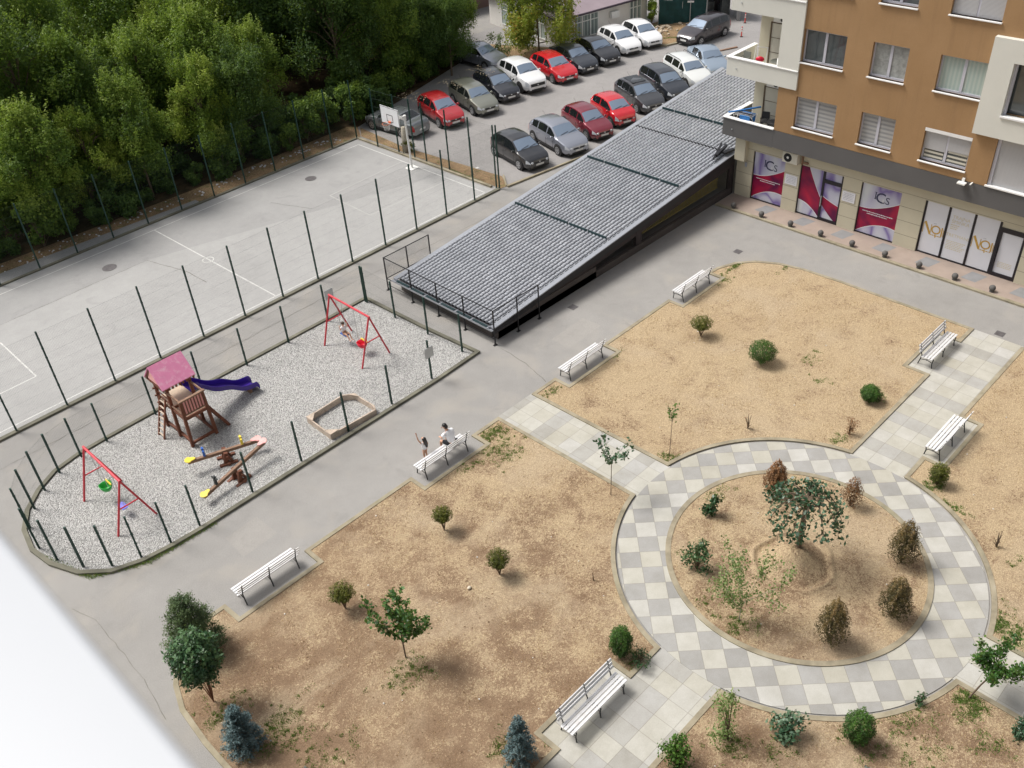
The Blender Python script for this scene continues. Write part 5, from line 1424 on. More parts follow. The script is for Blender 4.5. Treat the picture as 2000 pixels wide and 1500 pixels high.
# roof
m = MB(); ex, e0, e1, zr0, zr1 = .70, -.20, 1.18, 2.36, 3.12; ym = (e0 + e1) / 2
for (ya, yb) in ((e0, ym), (e1, ym)):
    s_ = 1 if ya < yb else -1
    m.add([(-ex, ya, zr0), (ex, ya, zr0), (ex, yb, zr1), (-ex, yb, zr1), (-ex, ya, zr0 + .035), (ex, ya, zr0 + .035), (ex, yb, zr1 + .035), (-ex, yb, zr1 + .035)],
          [(0, 3, 2, 1), (4, 5, 6, 7), (0, 1, 5, 4), (1, 2, 6, 5), (2, 3, 7, 6), (3, 0, 4, 7)])
m.build('roof', M['pink'], tw)
m = MB()
for x in (-.63, .63):
    m.bar((x, e0 + .02, zr0 - .05), (x, ym, zr1 - .06), .05, .09); m.bar((x, e1 - .02, zr0 - .05), (x, ym, zr1 - .06), .05, .09); m.bar((x, e0 + .1, zr0 - .02), (x, e1 - .1, zr0 - .02), .05, .08)
for k in range(9): m.box(-.6 + k * .145, -.53 + k * .145, e0 - .03, e0 + .02, zr0 - .09, zr0 + .01)
m.build('rafter', M['wood_red'], tw)
m = MB(); m.add([(-.655, e0 + .3, zr0 + .1), (-.655, e1 - .3, zr0 + .1), (-.655, ym, zr1 - .12)], [(0, 2, 1)]); m.build('gable_panel', M['pink_pale'], tw)
# knobs along the left side: climbing holds on the wall posts
m = MB()
for k in range(6): m.box(-.62, -.50, .93, .99, .5 + k * .34, .55 + k * .34)
for k in range(4): m.bar((-.5, .02 + .0, 1.55 + k * .22), (-.5, .96, 1.55 + k * .22), .03, .04)
m.build('side_rung', M['wood_red'], tw)
# ladder
m = MB()
for y in (.32, .74): m.bar((-1.06, y, 0), (-.52, y, 1.62), .07, .05)
m.build('ladder_rail', M['wood_red'], tw)
m = MB()
for k in range(7): 
    f = (k + .5) / 7.3; m.bar((-1.06 + .54 * f, .33, 1.62 * f), (-1.06 + .54 * f, .73, 1.62 * f), .05, .035)
m.build('ladder_rung', M['wood_pale'], tw)
# climbing board on the right
m = MB()
m.bar((1.10, -.90, 0), (.50, -.90, 1.30), .06, .12); m.bar((1.10, -.18, 0), (.50, -.18, 1.30), .06, .12)
m.add([(1.10, -.90, .03), (1.10, -.18, .03), (.50, -.18, 1.33), (.50, -.90, 1.33), (1.08, -.90, .0), (1.08, -.18, .0), (.48, -.18, 1.29), (.48, -.90, 1.29)], [(0, 1, 2, 3), (4, 7, 6, 5), (0, 4, 5, 1), (1, 5, 6, 2), (2, 6, 7, 3), (3, 7, 4, 0)])
m.build('climbing_board', M['wood_red'], tw)
m = MB()
for k in range(5): f = (k + .6) / 5.4; m.bar((1.12 - .6 * f, -.88, .04 + 1.3 * f), (1.12 - .6 * f, -.2, .04 + 1.3 * f), .05, .05)
m.build('climbing_rung', M['wood_red'], tw)
# slide: a separate wavy chute leaning on the tower
sl = thing('slide', 'purple wavy plastic slide coming down from the play tower', 'slide', (12.4, 30.1, .03))
pts = [(-1.32, 1.46), (-1.12, 1.47), (-.95, 1.42), (-.70, 1.22), (-.48, 1.02), (-.22, .87), (.02, .78), (.25, .68), (.46, .53), (.66, .38), (.88, .29), (1.08, .26), (1.26, .24), (1.34, .20), (1.40, .08)]
def spline(p, n=5):
    o = []
    for i in range(len(p) - 1):
        p0, p1, p2, p3 = p[max(0, i - 1)], p[i], p[i + 1], p[min(len(p) - 1, i + 2)]
        for k in range(n):
            t = k / n; o.append(tuple(.5 * ((2 * p1[j]) + (-p0[j] + p2[j]) * t + (2 * p0[j] - 5 * p1[j] + 4 * p2[j] - p3[j]) * t * t + (-p0[j] + 3 * p1[j] - 3 * p2[j] + p3[j]) * t ** 3) for j in range(len(p1))))
    return o + [p[-1]]
q = spline(pts); cs = [(-.29, .0), (-.29, .21), (-.315, .235), (-.34, .21), (-.33, .0), (-.25, -.05), (.25, -.05), (.33, .0), (.34, .21), (.315, .235), (.29, .21), (.29, .0), (.22, -.025), (-.22, -.025)]
vs = []; fs = []; nc = len(cs)
for i, (x, z) in enumerate(q):
    dxy = -.10 * (x + 1.3) / 2.6
    hh = 1.35 if x < -.95 else 1.0
    for (y, h_) in cs: vs.append((x, y + dxy, z + h_ * (hh if h_ > 0 else 1)))
for i in range(len(q) - 1):
    for k in range(nc): fs.append((i * nc + k, i * nc + (k + 1) % nc, (i + 1) * nc + (k + 1) % nc, (i + 1) * nc + k))
fs += [tuple(range(nc)), tuple(range(len(vs) - 1, len(vs) - nc - 1, -1))]
MB().add(vs, fs).build('chute', M['purple'], sl, smooth=True).modifiers.new('e', 'EDGE_SPLIT')
MB().box(.98, 1.10, -.30, .10, 0, .22).build('foot', M['wood_mid'], sl)
m = MB(); m.bar((-1.3, -.34, 1.46), (-1.3, -.34, 2.0), .05, .05); m.bar((-1.3, .34, 1.46), (-1.3, .34, 2.0), .05, .05); m.build('entry_post', M['purple'], sl)
# seesaws
def seesaw(lab, A, B, Pv, ca, cb, ha, hb, upside=1):
    mid = ((A[0] + B[0]) / 2, (A[1] + B[1]) / 2, 0)
    s = thing('seesaw', lab, 'seesaw', (*mid[:2], .03)); o = Vector(mid)
    a, b = Vector(A) - o, Vector(B) - o; d = (b - a).normalized(); n = Vector((-d.y, d.x, 0)).normalized()
    MB().bar(tuple(a), tuple(b), .12, .13).build('beam', M['wood_mid'], s, bevel=.012)
    for e, cc, dd in ((a, ca, d), (b, cb, -d)):
        m = MB(); c = e + dd * .10 + Vector((0, 0, .085))
        P = arc(0, 0, 1, 0, 340, 17)
        vs = []
        for zz in (0, .035):
            for (u, v) in P:
                w = dd * u * .20 + n * v * (.17 if u < 0 else .10); vs.append(tuple(c + w + Vector((0, 0, zz))))
        m.add(vs, [tuple(range(17, -1, -1)), tuple(range(18, 36))] + [(k, (k + 1) % 18, 18 + (k + 1) % 18, 18 + k) for k in range(18)])
        m.build('seat', cc, s)
    for e, cc, dd in ((a, ha, d), (b, hb, -d)):
        if cc is None: continue
        c = e + dd * .62
        m = MB(); m.bar(tuple(c), tuple(c + Vector((0, 0, .44))), .09, .09, tuple(dd)); m.bar(tuple(c + n * .16 + Vector((0, 0, .36))), tuple(c - n * .16 + Vector((0, 0, .36))), .05, .05); m.build('handle', cc, s)
    p = Vector((*Pv, 0)) - o; m = MB(); hgt_ = a.z + (b.z - a.z) * .45
    for q_ in (-.16, .16):
        m.bar(tuple(p - d * .34 + n * q_ * 1.5), tuple(p + d * .34 + n * q_ * 1.5 + Vector((0, 0, .02))), .12, .12)
        m.bar(tuple(p + n * q_ - d * .1), tuple(p + n * q_ + Vector((0, 0, hgt_ + .02))), .11, .14); m.bar(tuple(p + n * q_ + d * .16 + Vector((0, 0, .05))), tuple(p + n * q_ + Vector((0, 0, hgt_ - .08))), .09, .09)
    m.bar(tuple(p + n * .36 + Vector((0, 0, .06))), tuple(p - n * .36 + Vector((0, 0, .06))), .11, .11)
    m.bar(tuple(p + n * .30 + Vector((0, 0, hgt_ - .12))), tuple(p - n * .30 + Vector((0, 0, hgt_ - .12))), .07, .07)
    m.build('pivot_stand', M['wood_red'], s)
    return s
seesaw('wooden seesaw nearer the play tower with yellow and blue upright handles', (9.22, 27.35, .52), (11.72, 26.52, .42), (10.50, 26.93), M['yellow'], M['pink_pale'], M['blue'], M['yellow'])
seesaw('wooden seesaw nearer the walkway fence with a bright yellow low seat', (8.72, 25.52, .30), (11.66, 25.98, .66), (10.22, 25.70), M['yellow'], M['pink_pale'], M['bench_iron'], None)
# hexagonal sandbox
sb = thing('sandbox', 'six sided wooden sandbox frame filled with gravel', 'sandbox', (15.1, 26.1, .03))
hx = [(13.95, 26.65), (13.98, 25.32), (16.02, 25.10), (16.45, 25.35), (16.1, 26.75), (15.0, 27.15)]
hx = [(13.93, 26.62), (13.96, 25.30), (14.9, 24.98), (16.28, 25.22), (16.05, 26.72), (15.3, 27.0)]
L6 = [(x - 15.1, y - 26.1) for x, y in [(13.72, 26.55), (13.93, 25.30), (16.08, 25.12), (16.30, 25.35), (15.95, 26.90), (15.4, 27.05)]]
L6 = [(x - 15.1, y - 26.1) for x, y in [(13.83, 26.42), (13.8, 24.86), (15.87, 24.74), (15.98, 24.95), (15.96, 26.14), (15.6, 26.47)]]
ccc = (sum(p[0] for p in L6) / 6, sum(p[1] for p in L6) / 6)
for k in range(6):
    a, b = L6[k], L6[(k + 1) % 6]; MB().bar((*a, .13), (*b, .13), .055, .26).build('side_board', M['sandbox'], sb)
for k in (0, 1, 3, 4):
    a = Vector(L6[k]); e1 = (Vector(L6[k - 1]) - a).normalized(); e2 = (Vector(L6[(k + 1) % 6]) - a).normalized(); n_ = .38 if k in (0, 1) else .30
    pts_ = [tuple(a - (e1 + e2) * .03), tuple(a + e2 * n_), tuple(a + e1 * n_)]
    if area(pts_) < 0: pts_ = pts_[::-1]
    MB().prism(pts_, .262, .29).build('corner_seat', M['wood_pale'], sb)
# ---------------------------------------------------------------- people
def skin_body(name, nodes, edges, mat, parent, root=0, sub=2):
    me = bpy.data.meshes.new(name); keys = list(nodes)
    me.from_pydata([nodes[k][0] for k in keys], [(keys.index(a), keys.index(b)) for a, b in edges], [])
    me.materials.append(mat); o = bpy.data.objects.new(name, me); col.objects.link(o); o.parent = parent
    md = o.modifiers.new('skin', 'SKIN'); md.use_smooth_shade = True
    for k, sv in zip(keys, me.skin_vertices[0].data if me.skin_vertices else []):
        r_ = nodes[k][1]; sv.radius = (r_, r_) if not isinstance(r_, tuple) else r_
        sv.use_root = (keys.index(k) == root)
    if not me.skin_vertices:
        bpy.context.view_layer.objects.active = o
    s = o.modifiers.new('sub', 'SUBSURF'); s.levels = sub; s.render_levels = sub
    return o
def ensure_skin(o, nodes, root):
    me = o.data
    if not me.skin_vertices:
        import bmesh
        bm = bmesh.new(); bm.from_mesh(me); bm.verts.layers.skin.verify(); bm.to_mesh(me); bm.free()
    for i, k in enumerate(nodes):
        r_ = nodes[k][1]; sv = me.skin_vertices[0].data[i]; sv.radius = r_ if isinstance(r_, tuple) else (r_, r_); sv.use_root = (i == root)
def body(name, nodes, edges, mat, parent, root=0, sub=2):
    o = skin_body.__wrapped__(name) if False else None
    me = bpy.data.meshes.new(name); keys = list(nodes)
    me.from_pydata([nodes[k][0] for k in keys], [(keys.index(a), keys.index(b)) for a, b in edges], [])
    me.materials.append(mat); o = bpy.data.objects.new(name, me); col.objects.link(o); o.parent = parent
    ensure_skin(o, nodes, root)
    md = o.modifiers.new('skin', 'SKIN'); md.use_smooth_shade = True
    s = o.modifiers.new('sub', 'SUBSURF'); s.levels = sub; s.render_levels = sub
    return o
def add_hand(N, E, wrist, key, d, up, k=1.0, curl=.4):
    """palm plus five unequal fingers, rooted at the wrist node"""
    d = Vector(d).normalized(); up = Vector(up); sd = d.cross(up).normalized(); up = sd.cross(d).normalized()
    w = Vector(N[wrist][0]); pk = key + 'palm'; N[pk] = (tuple(w + d * .055 * k), (.030 * k, .016 * k)); E.append((wrist, pk))
    for i, (off, ln) in enumerate(((-.027, .055), (-.009, .066), (.009, .070), (.026, .062))):
        a = key + 'f%da' % i; b = key + 'f%db' % i
        p = w + d * .095 * k + sd * off * k
        N[a] = (tuple(p), .0085 * k); N[b] = (tuple(p + (d * (1 - curl) - up * curl).normalized() * ln * k), .007 * k)
        E += [(pk, a), (a, b)]
    N[key + 't'] = (tuple(w + d * .075 * k - sd * .05 * k - up * .01), .009 * k); E.append((pk, key + 't'))
def face(parent, c, fwd, k=1.0):
    """nose, ears, eyes and mouth on a head centred at c looking along fwd"""
    f = Vector(fwd).normalized(); s = f.cross(Vector((0, 0, 1))).normalized(); c = Vector(c)
    m = MB(); m.ball(tuple(c + f * .098 * k - Vector((0, 0, .01 * k))), .016 * k, 8, 6, (1, 1, 1.4))
    for q in (-1, 1): m.ball(tuple(c + s * q * .080 * k), .022 * k, 8, 6, (.6, .6, 1.2))
    m.build('nose_and_ears', M['skin'], parent, smooth=True)
    m = MB()
    for q in (-1, 1): m.ball(tuple(c + f * .084 * k + s * q * .032 * k + Vector((0, 0, .018 * k))), .011 * k, 8, 6)
    m.build('eyes', M['hair'], parent, smooth=True)
    MB().ball(tuple(c + f * .086 * k - Vector((0, 0, .045 * k))), .020 * k, 8, 6, (1, 1, .35)).build('mouth', simple('lips', (.45, .16, .13), .5), parent, smooth=True)
# man on the bench: faces +y, head turned to the left (towards -x), leaning forward
mn = thing('person', 'man in a white t-shirt and black shorts sitting on a bench, back turned', 'person', (16.28, 20.48, .02))
fx_, z0 = 0.0, 0.0
N = {'pel': ((0, .24, .56), (.15, .12)), 'wst': ((-.01, .27, .72), (.135, .10)), 'chs': ((-.03, .34, .93), (.155, .11)), 'nkb': ((-.05, .41, 1.08), (.07, .06)), 'nk': ((-.06, .45, 1.14), .052),
     'hd': ((-.085, .49, 1.235), (.078, .088)), 'ht': ((-.085, .485, 1.30), (.062, .075)),
     'hl': ((-.10, .27, .54), (.10, .09)), 'kl': ((-.17, .68, .52), .062), 'cl': ((-.17, .70, .32), .052), 'al': ((-.17, .66, .09), .036), 'tl': ((-.19, .80, .045), .034),
     'hr': ((.10, .27, .54), (.10, .09)), 'kr': ((.13, .70, .53), .062), 'cr': ((.12, .70, .32), .052), 'ar': ((.12, .62, .09), .036), 'tr': ((.12, .77, .045), .034),
     'sl': ((-.20, .38, 1.02), .060), 'el': ((-.27, .50, .80), .042), 'wl': ((-.17, .68, .68), .026),
     'sr': ((.14, .36, 1.02), .060), 'er': ((.22, .47, .80), .042), 'wr': ((.12, .66, .68), .026)}
E_ = [('pel', 'wst'), ('wst', 'chs'), ('chs', 'nkb'), ('nkb', 'nk'), ('nk', 'hd'), ('hd', 'ht'), ('pel', 'hl'), ('hl', 'kl'), ('kl', 'cl'), ('cl', 'al'), ('al', 'tl'), ('pel', 'hr'), ('hr', 'kr'), ('kr', 'cr'), ('cr', 'ar'), ('ar', 'tr'),
      ('chs', 'sl'), ('sl', 'el'), ('el', 'wl'), ('chs', 'sr'), ('sr', 'er'), ('er', 'wr')]
add_hand(N, E_, 'wl', 'l', (.3, .9, -.25), (0, 0, 1)); add_hand(N, E_, 'wr', 'r', (-.4, .85, -.25), (0, 0, 1))
body('body', N, E_, M['skin'], mn)
face(mn, (-.095, .49, 1.24), (-.75, .66, -.15))
def shirt(nodes, edges, par, mat, name='tshirt'): return body(name, nodes, edges, mat, par)
shirt({'a': ((0, .24, .60), (.185, .15)), 'b': ((-.01, .27, .74), (.175, .135)), 'c': ((-.03, .34, .93), (.185, .135)), 'd': ((-.048, .40, 1.06), (.10, .08)),
       'l': ((-.20, .38, 1.02), .085), 'l2': ((-.255, .465, .87), .080), 'r': ((.14, .36, 1.02), .085), 'r2': ((.20, .44, .87), .080)},
      [('a', 'b'), ('b', 'c'), ('c', 'd'), ('c', 'l'), ('l', 'l2'), ('c', 'r'), ('r', 'r2')], mn, M['shirt'])
m = MB()
for k in range(6): m.bar((-.13, .150 + .028 * k + .018, .78 + .045 * k), (.09 - .02 * (k % 2), .150 + .028 * k + .018, .78 + .045 * k), .006, .022)
m.build('back_print', M['print_grey'], mn)
shirt({'p': ((0, .24, .545), (.175, .115)), 'l': ((-.10, .30, .54), .105), 'l2': ((-.165, .60, .53), .088), 'r': ((.10, .30, .54), .105), 'r2': ((.125, .62, .535), .088)},
      [('p', 'l'), ('l', 'l2'), ('p', 'r'), ('r', 'r2')], mn, M['shorts'], 'shorts')
hr_ = MB(); hr_.ball((-.080, .475, 1.30), .098, 16, 10, (.92, 1.0, .80)); hr_.ball((-.055, .435, 1.235), .080, 14, 8, (1, .9, 1.1)); hr_.build('hair', M['hair'], mn, smooth=True)
for (x, y) in ((-.18, .73), (.12, .70)): MB().ball((x, y, .05), .075, 12, 8, (.62, 1.7, .6)).build('shoe', M['shoe'], mn, smooth=True)
# girl standing with her back to the camera, one arm raised
gl = thing('person', 'small girl with long black hair standing before the bench, one arm raised', 'person', (15.42, 21.28, .01), R(10))
N = {'pel': ((0, 0, .56), (.095, .075)), 'chs': ((0, .0, .76), (.105, .075)), 'nkb': ((0, 0, .87), .045), 'nk': ((0, .0, .91), .034), 'hd': ((0, .01, 1.00), (.070, .078)), 'ht': ((0, .01, 1.05), (.058, .066)),
     'hl': ((-.055, 0, .54), .068), 'kl': ((-.065, .02, .30), .042), 'al': ((-.07, -.01, .06), .028), 'tl': ((-.075, .09, .03), .024),
     'hr': ((.055, 0, .54), .068), 'kr': ((.07, .03, .30), .042), 'ar': ((.075, .0, .06), .028), 'tr': ((.08, .10, .03), .024),
     'sl': ((-.115, .0, .83), .036), 'el': ((-.17, .10, 1.0), .027), 'wl': ((-.16, .16, 1.20), .019),
     'sr': ((.115, .0, .83), .036), 'er': ((.17, -.02, .66), .027), 'wr': ((.19, .05, .51), .019)}
E_ = [('pel', 'chs'), ('chs', 'nkb'), ('nkb', 'nk'), ('nk', 'hd'), ('hd', 'ht'), ('pel', 'hl'), ('hl', 'kl'), ('kl', 'al'), ('al', 'tl'), ('pel', 'hr'), ('hr', 'kr'), ('kr', 'ar'), ('ar', 'tr'), ('chs', 'sl'), ('sl', 'el'), ('el', 'wl'), ('chs', 'sr'), ('sr', 'er'), ('er', 'wr')]
add_hand(N, E_, 'wl', 'l', (0, .2, 1), (0, 1, 0), .72, .1); add_hand(N, E_, 'wr', 'r', (.1, .1, -1), (0, 1, 0), .72, .3)
body('body', N, E_, M['skin'], gl); face(gl, (0, .01, 1.0), (0, 1, 0), .85)
shirt({'a': ((0, 0, .50), (.135, .11)), 'b': ((0, 0, .62), (.115, .09)), 'c': ((0, 0, .77), (.12, .09)), 'd': ((0, 0, .85), (.06, .05)), 'l': ((-.10, 0, .83), .05), 'l2': ((-.13, .04, .89), .046), 'r': ((.10, 0, .83), .05), 'r2': ((.14, -.01, .75), .046)},
      [('a', 'b'), ('b', 'c'), ('c', 'd'), ('c', 'l'), ('l', 'l2'), ('c', 'r'), ('r', 'r2')], gl, M['shirt'], 'dress')
body('hair', {'t': ((0, -.005, 1.06), (.085, .085)), 'm': ((0, -.035, .98), (.092, .070)), 'n': ((.01, -.075, .86), (.095, .040)), 'b': ((.03, -.095, .70), (.075, .028)), 'e': ((.05, -.09, .60), (.035, .015))},
     [('t', 'm'), ('m', 'n'), ('n', 'b'), ('b', 'e')], M['hair'], gl)
for x in (-.075, .08): MB().ball((x, .045, .03), .045, 10, 6, (.65, 1.6, .6)).build('shoe', M['shoe'], gl, smooth=True)
# child on the swing, facing the camera side (-y/-x)
ch = thing('person', 'small child with brown hair and white top sitting on the red swing', 'person', (18.18, 29.62, .50), R(180))
N = {'pel': ((0, 0, .09), (.085, .075)), 'chs': ((.0, -.03, .29), (.095, .07)), 'nkb': ((0, -.02, .40), .04), 'nk': ((0, -.01, .44), .032), 'hd': ((0, .01, .52), (.068, .074)), 'ht': ((0, .01, .57), (.055, .062)),
     'hl': ((-.06, .03, .08), .058), 'kl': ((-.07, .27, .10), .040), 'al': ((-.06, .40, -.12), .026), 'tl': ((-.06, .49, -.12), .022),
     'hr': ((.06, .03, .08), .058), 'kr': ((.07, .27, .10), .040), 'ar': ((.06, .42, -.12), .026), 'tr': ((.06, .50, -.12), .022),
     'sl': ((-.105, -.02, .36), .034), 'el': ((-.20, .03, .30), .026), 'wl': ((-.19, .02, .45), .018),
     'sr': ((.105, -.02, .36), .034), 'er': ((.20, .03, .30), .026), 'wr': ((.19, .02, .45), .018)}
E_ = [('pel', 'chs'), ('chs', 'nkb'), ('nkb', 'nk'), ('nk', 'hd'), ('hd', 'ht'), ('pel', 'hl'), ('hl', 'kl'), ('kl', 'al'), ('al', 'tl'), ('pel', 'hr'), ('hr', 'kr'), ('kr', 'ar'), ('ar', 'tr'), ('chs', 'sl'), ('sl', 'el'), ('el', 'wl'), ('chs', 'sr'), ('sr', 'er'), ('er', 'wr')]
add_hand(N, E_, 'wl', 'l', (0, -.1, 1), (0, 1, 0), .65, .7); add_hand(N, E_, 'wr', 'r', (0, -.1, 1), (0, 1, 0), .65, .7)
body('body', N, E_, M['skin'], ch); face(ch, (0, .01, .52), (0, 1, -.1), .8)
shirt({'a': ((0, 0, .13), (.105, .09)), 'c': ((0, -.02, .29), (.11, .085)), 'd': ((0, -.02, .38), (.06, .05)), 'l': ((-.10, -.02, .36), .048), 'l2': ((-.15, .0, .33), .044), 'r': ((.10, -.02, .36), .048), 'r2': ((.15, .0, .33), .044)},
      [('a', 'c'), ('c', 'd'), ('c', 'l'), ('l', 'l2'), ('c', 'r'), ('r', 'r2')], ch, M['shirt'])
shirt({'p': ((0, .01, .085), (.095, .075)), 'l': ((-.065, .16, .095), .058), 'r': ((.065, .16, .095), .058)}, [('p', 'l'), ('p', 'r')], ch, M['shorts_tan'], 'shorts')
MB().ball((0, -.005, .565), .082, 14, 8, (.95, 1.0, .78)).build('hair', M['hair_brown'], ch, smooth=True)
for x in (-.06, .06): MB().ball((x, .46, -.13), .035, 8, 6, (.7, 1.6, .6)).build('shoe', M['orange'], ch, smooth=True)

# ---------------------------------------------------------------- foliage
def leafmesh(name, pts, size, mat, parent=None, lc=None, rng=None, aspect=.55, normals=None, fold=.25, droop=0.0, jitter=1.0):
    """many small folded leaves; pts (n,3)"""
    rng = rng or np.random.default_rng(1); n = len(pts); pts = np.asarray(pts, float)
    nor = rng.normal(size=(n, 3)) * jitter
    if normals is not None: nor = nor + normals * 1.2; nor[:, 2] += .5
    else: nor[:, 2] += .7
    nor /= np.linalg.norm(nor, axis=1)[:, None] + 1e-9
    t = rng.normal(size=(n, 3)); t[:, 2] -= droop; t -= nor * (t * nor).sum(1)[:, None]; t /= np.linalg.norm(t, axis=1)[:, None] + 1e-9
    b = np.cross(nor, t); s = (np.asarray(size) * rng.uniform(.65, 1.3, n))[:, None]
    v = np.stack([pts - t * s * .5, pts + b * s * aspect * .5 - nor * s * fold * .2, pts + t * s * .5, pts - b * s * aspect * .5 - nor * s * fold * .2], 1).reshape(-1, 3)
    me = bpy.data.meshes.new(name); me.vertices.add(4 * n); me.vertices.foreach_set('co', v.ravel())
    me.loops.add(4 * n); me.loops.foreach_set('vertex_index', np.arange(4 * n)); me.polygons.add(n)
    me.polygons.foreach_set('loop_start', np.arange(0, 4 * n, 4)); me.polygons.foreach_set('loop_total', np.full(n, 4))
    me.update(calc_edges=True); me.validate()
    lc = rng.uniform(0, 1, n) if lc is None else np.clip(lc + rng.normal(0, .13, n), 0, 1)
    at = me.attributes.new('lc', 'FLOAT', 'POINT'); at.data.foreach_set('value', np.repeat(lc, 4).astype(np.float32))
    me.materials.append(mat); o = bpy.data.objects.new(name, me); col.objects.link(o); o.parent = parent
    return o
def limb(m, rng, p, d, L, r, depth, tips, spread=.6, up=.25, n=4):
    q = [Vector(p)]; dd = Vector(d).normalized()
    for k in range(n):
        dd = (dd + Vector(rng.normal(size=3)) * .13 + Vector((0, 0, up * .12))).normalized(); q.append(q[-1] + dd * L / n)
    m.path([tuple(x) for x in q], r, 5, r * .45)
    for x in q[1:]: tips.append(tuple(x))
    if depth:
        for k in range(3 if depth > 1 else 2):
            i = 1 + int(rng.integers(0, n)); a = rng.normal(size=3); a[2] = abs(a[2]) * .5 + up
            limb(m, rng, q[min(i, n)], (dd + Vector(a) * spread).normalized(), L * .62, r * .5, depth - 1, tips, spread, up, n)
def forest_tree(name, seed, H, W, mat, nleaf=9000, base=.22, lumps=30, leaf=.158, bark='bark', columnar=0):
    rng = np.random.default_rng(seed); t = thing(name, 'x', 'tree')
    m = MB(); lean = rng.normal(size=2) * .03 * H
    m.path([(0, 0, -.1), (lean[0] * .3, lean[1] * .3, H * .3), (lean[0] * .7, lean[1] * .7, H * .6), (lean[0], lean[1], H * .9)], .035 * H ** .8 * .55, 8, .03)
    C = []; rad = []
    for k in range(lumps):
        h = base + (1 - base) * rng.beta(1.5, 1.3); env = math.sin(math.pi * min(1, (h - base * .6) / (1.06 - base * .6)) ** .8) ** .7
        a = rng.uniform(0, 2 * math.pi); r = W / 2 * env * rng.uniform(.25, 1.0)
        c = np.array([r * math.cos(a) + lean[0] * h, r * math.sin(a) + lean[1] * h, H * h]); C.append(c); rad.append(W * rng.uniform(.085, .20) * (1 - .35 * h))
        if k % 2 == 0: m.path([(lean[0] * h * .7, lean[1] * h * .7, H * h * .72), tuple((c + [lean[0] * h, lean[1] * h, H * h]) / 2 - [0, 0, .1 * H * .3]), tuple(c)], .045, 4, .012)
    m.build('trunk', M[bark], t)
    per = np.array(rad) ** 2; per = (per / per.sum() * nleaf).astype(int); P = []; Nn = []; lc = []
    for c, r, k in zip(C, rad, per):
        u = rng.normal(size=(k, 3)); u /= np.linalg.norm(u, axis=1)[:, None]
        rr = r * rng.uniform(.25, 1.25, k) ** .6; s = np.array([1, 1, .8 + columnar])
        # spiky sprays: pull some leaves outwards in ragged tufts
        tuft = 1 + .60 * np.maximum(0, np.sin(u[:, 0] * 7 + seed) * np.sin(u[:, 1] * 6 + c[2])) 
        p = c + u * (rr * tuft)[:, None] * s
        ns = int(k * (.42 if bark == 'bark' else .2)); 
        if ns > 20:                                              # upright leafy shoots break the rounded outline
            nq = 5; sh = rng.integers(0, nq, ns); a_ = rng.uniform(0, 6.28, nq); ro = r * rng.uniform(.2, .95, nq); ln = r * rng.uniform(.9, 2.0, nq); tl = rng.normal(size=(nq, 2)) * .22; f_ = rng.uniform(0, 1, ns)
            bx = np.stack([ro[sh] * np.cos(a_[sh]) + tl[sh, 0] * ln[sh] * f_, ro[sh] * np.sin(a_[sh]) + tl[sh, 1] * ln[sh] * f_, r * .35 + ln[sh] * f_ - .25 * r], 1)
            p[:ns] = c + bx + rng.normal(size=(ns, 3)) * (.20 * (1 - f_) + .05)[:, None] * min(1.2, r)
            u[:ns] = u[:ns] * .4 + [0, 0, .6]
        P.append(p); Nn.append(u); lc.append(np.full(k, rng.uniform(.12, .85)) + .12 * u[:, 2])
    P = np.vstack(P); Nn = np.vstack(Nn); lc = np.concatenate(lc)
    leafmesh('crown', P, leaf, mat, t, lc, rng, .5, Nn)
    return t
protos = [forest_tree('broadleaf_tree', 1, 8.2, 5.6, M['leaf_forest'], 34000, lumps=60), forest_tree('broadleaf_tree', 2, 9.6, 5.2, M['leaf_bright'], 34000, columnar=.3, lumps=46),
          forest_tree('broadleaf_tree', 3, 7.2, 5.2, M['leaf_bright'], 32000, leaf=.14, lumps=60), forest_tree('broadleaf_tree', 4, 10.5, 6.5, M['leaf_forest'], 38000, lumps=70),
          forest_tree('broadleaf_tree', 5, 9.0, 6.2, M['leaf_dark'], 36000, lumps=64), forest_tree('broadleaf_tree', 6, 6.2, 4.4, M['leaf_forest'], 20000, base=.1, lumps=40)]
used = set(); rng = np.random.default_rng(21)
CAMR = np.array([list(r) for r in cam.matrix_world.to_3x3()])
def proj(x, y, z):
    v = CAMR.T @ (np.array([x, y, z]) - np.array(cam.location)); return (1000 + 1844.8 * v[0] / -v[2], 750 - 1844.8 * v[1] / -v[2])
TR = []
row = 50.6; j = 0
while row < 100:
    st = 3.3 + (row - 50) * .035
    x = -6 + (j % 2) * st / 2
    while x < 75:
        TR.append((x + rng.uniform(-.7, .7), row + rng.uniform(-.7, .7))); x += st
    row += 3.2 + (row - 50) * .06; j += 1
kinds_f = {0: 'leafy green tree', 1: 'tall bright green tree', 2: 'yellow green feathery tree', 3: 'big broad green tree', 4: 'dark dense tree', 5: 'low bushy tree'}
cnt = 0
def in_view(x, y):
    a = proj(x, y, 0.0); b = proj(x, y, 9.0)
    return (-130 < a[0] < 2100 or -130 < b[0] < 2100) and b[1] < 1500 and a[1] > -60
def place(x, y, ki, s, lab, grp):
    p = protos[ki]
    o = p if ki not in used else copy_tree(p); used.add(ki)
    o.location = (x, y, 0); o.rotation_euler = (0, 0, rng.uniform(0, 6.28)); o.scale = (s * rng.uniform(.9, 1.1), s * rng.uniform(.9, 1.1), s * rng.uniform(.9, 1.12))
    o['label'] = lab; o['group'] = grp; return o
FT = []
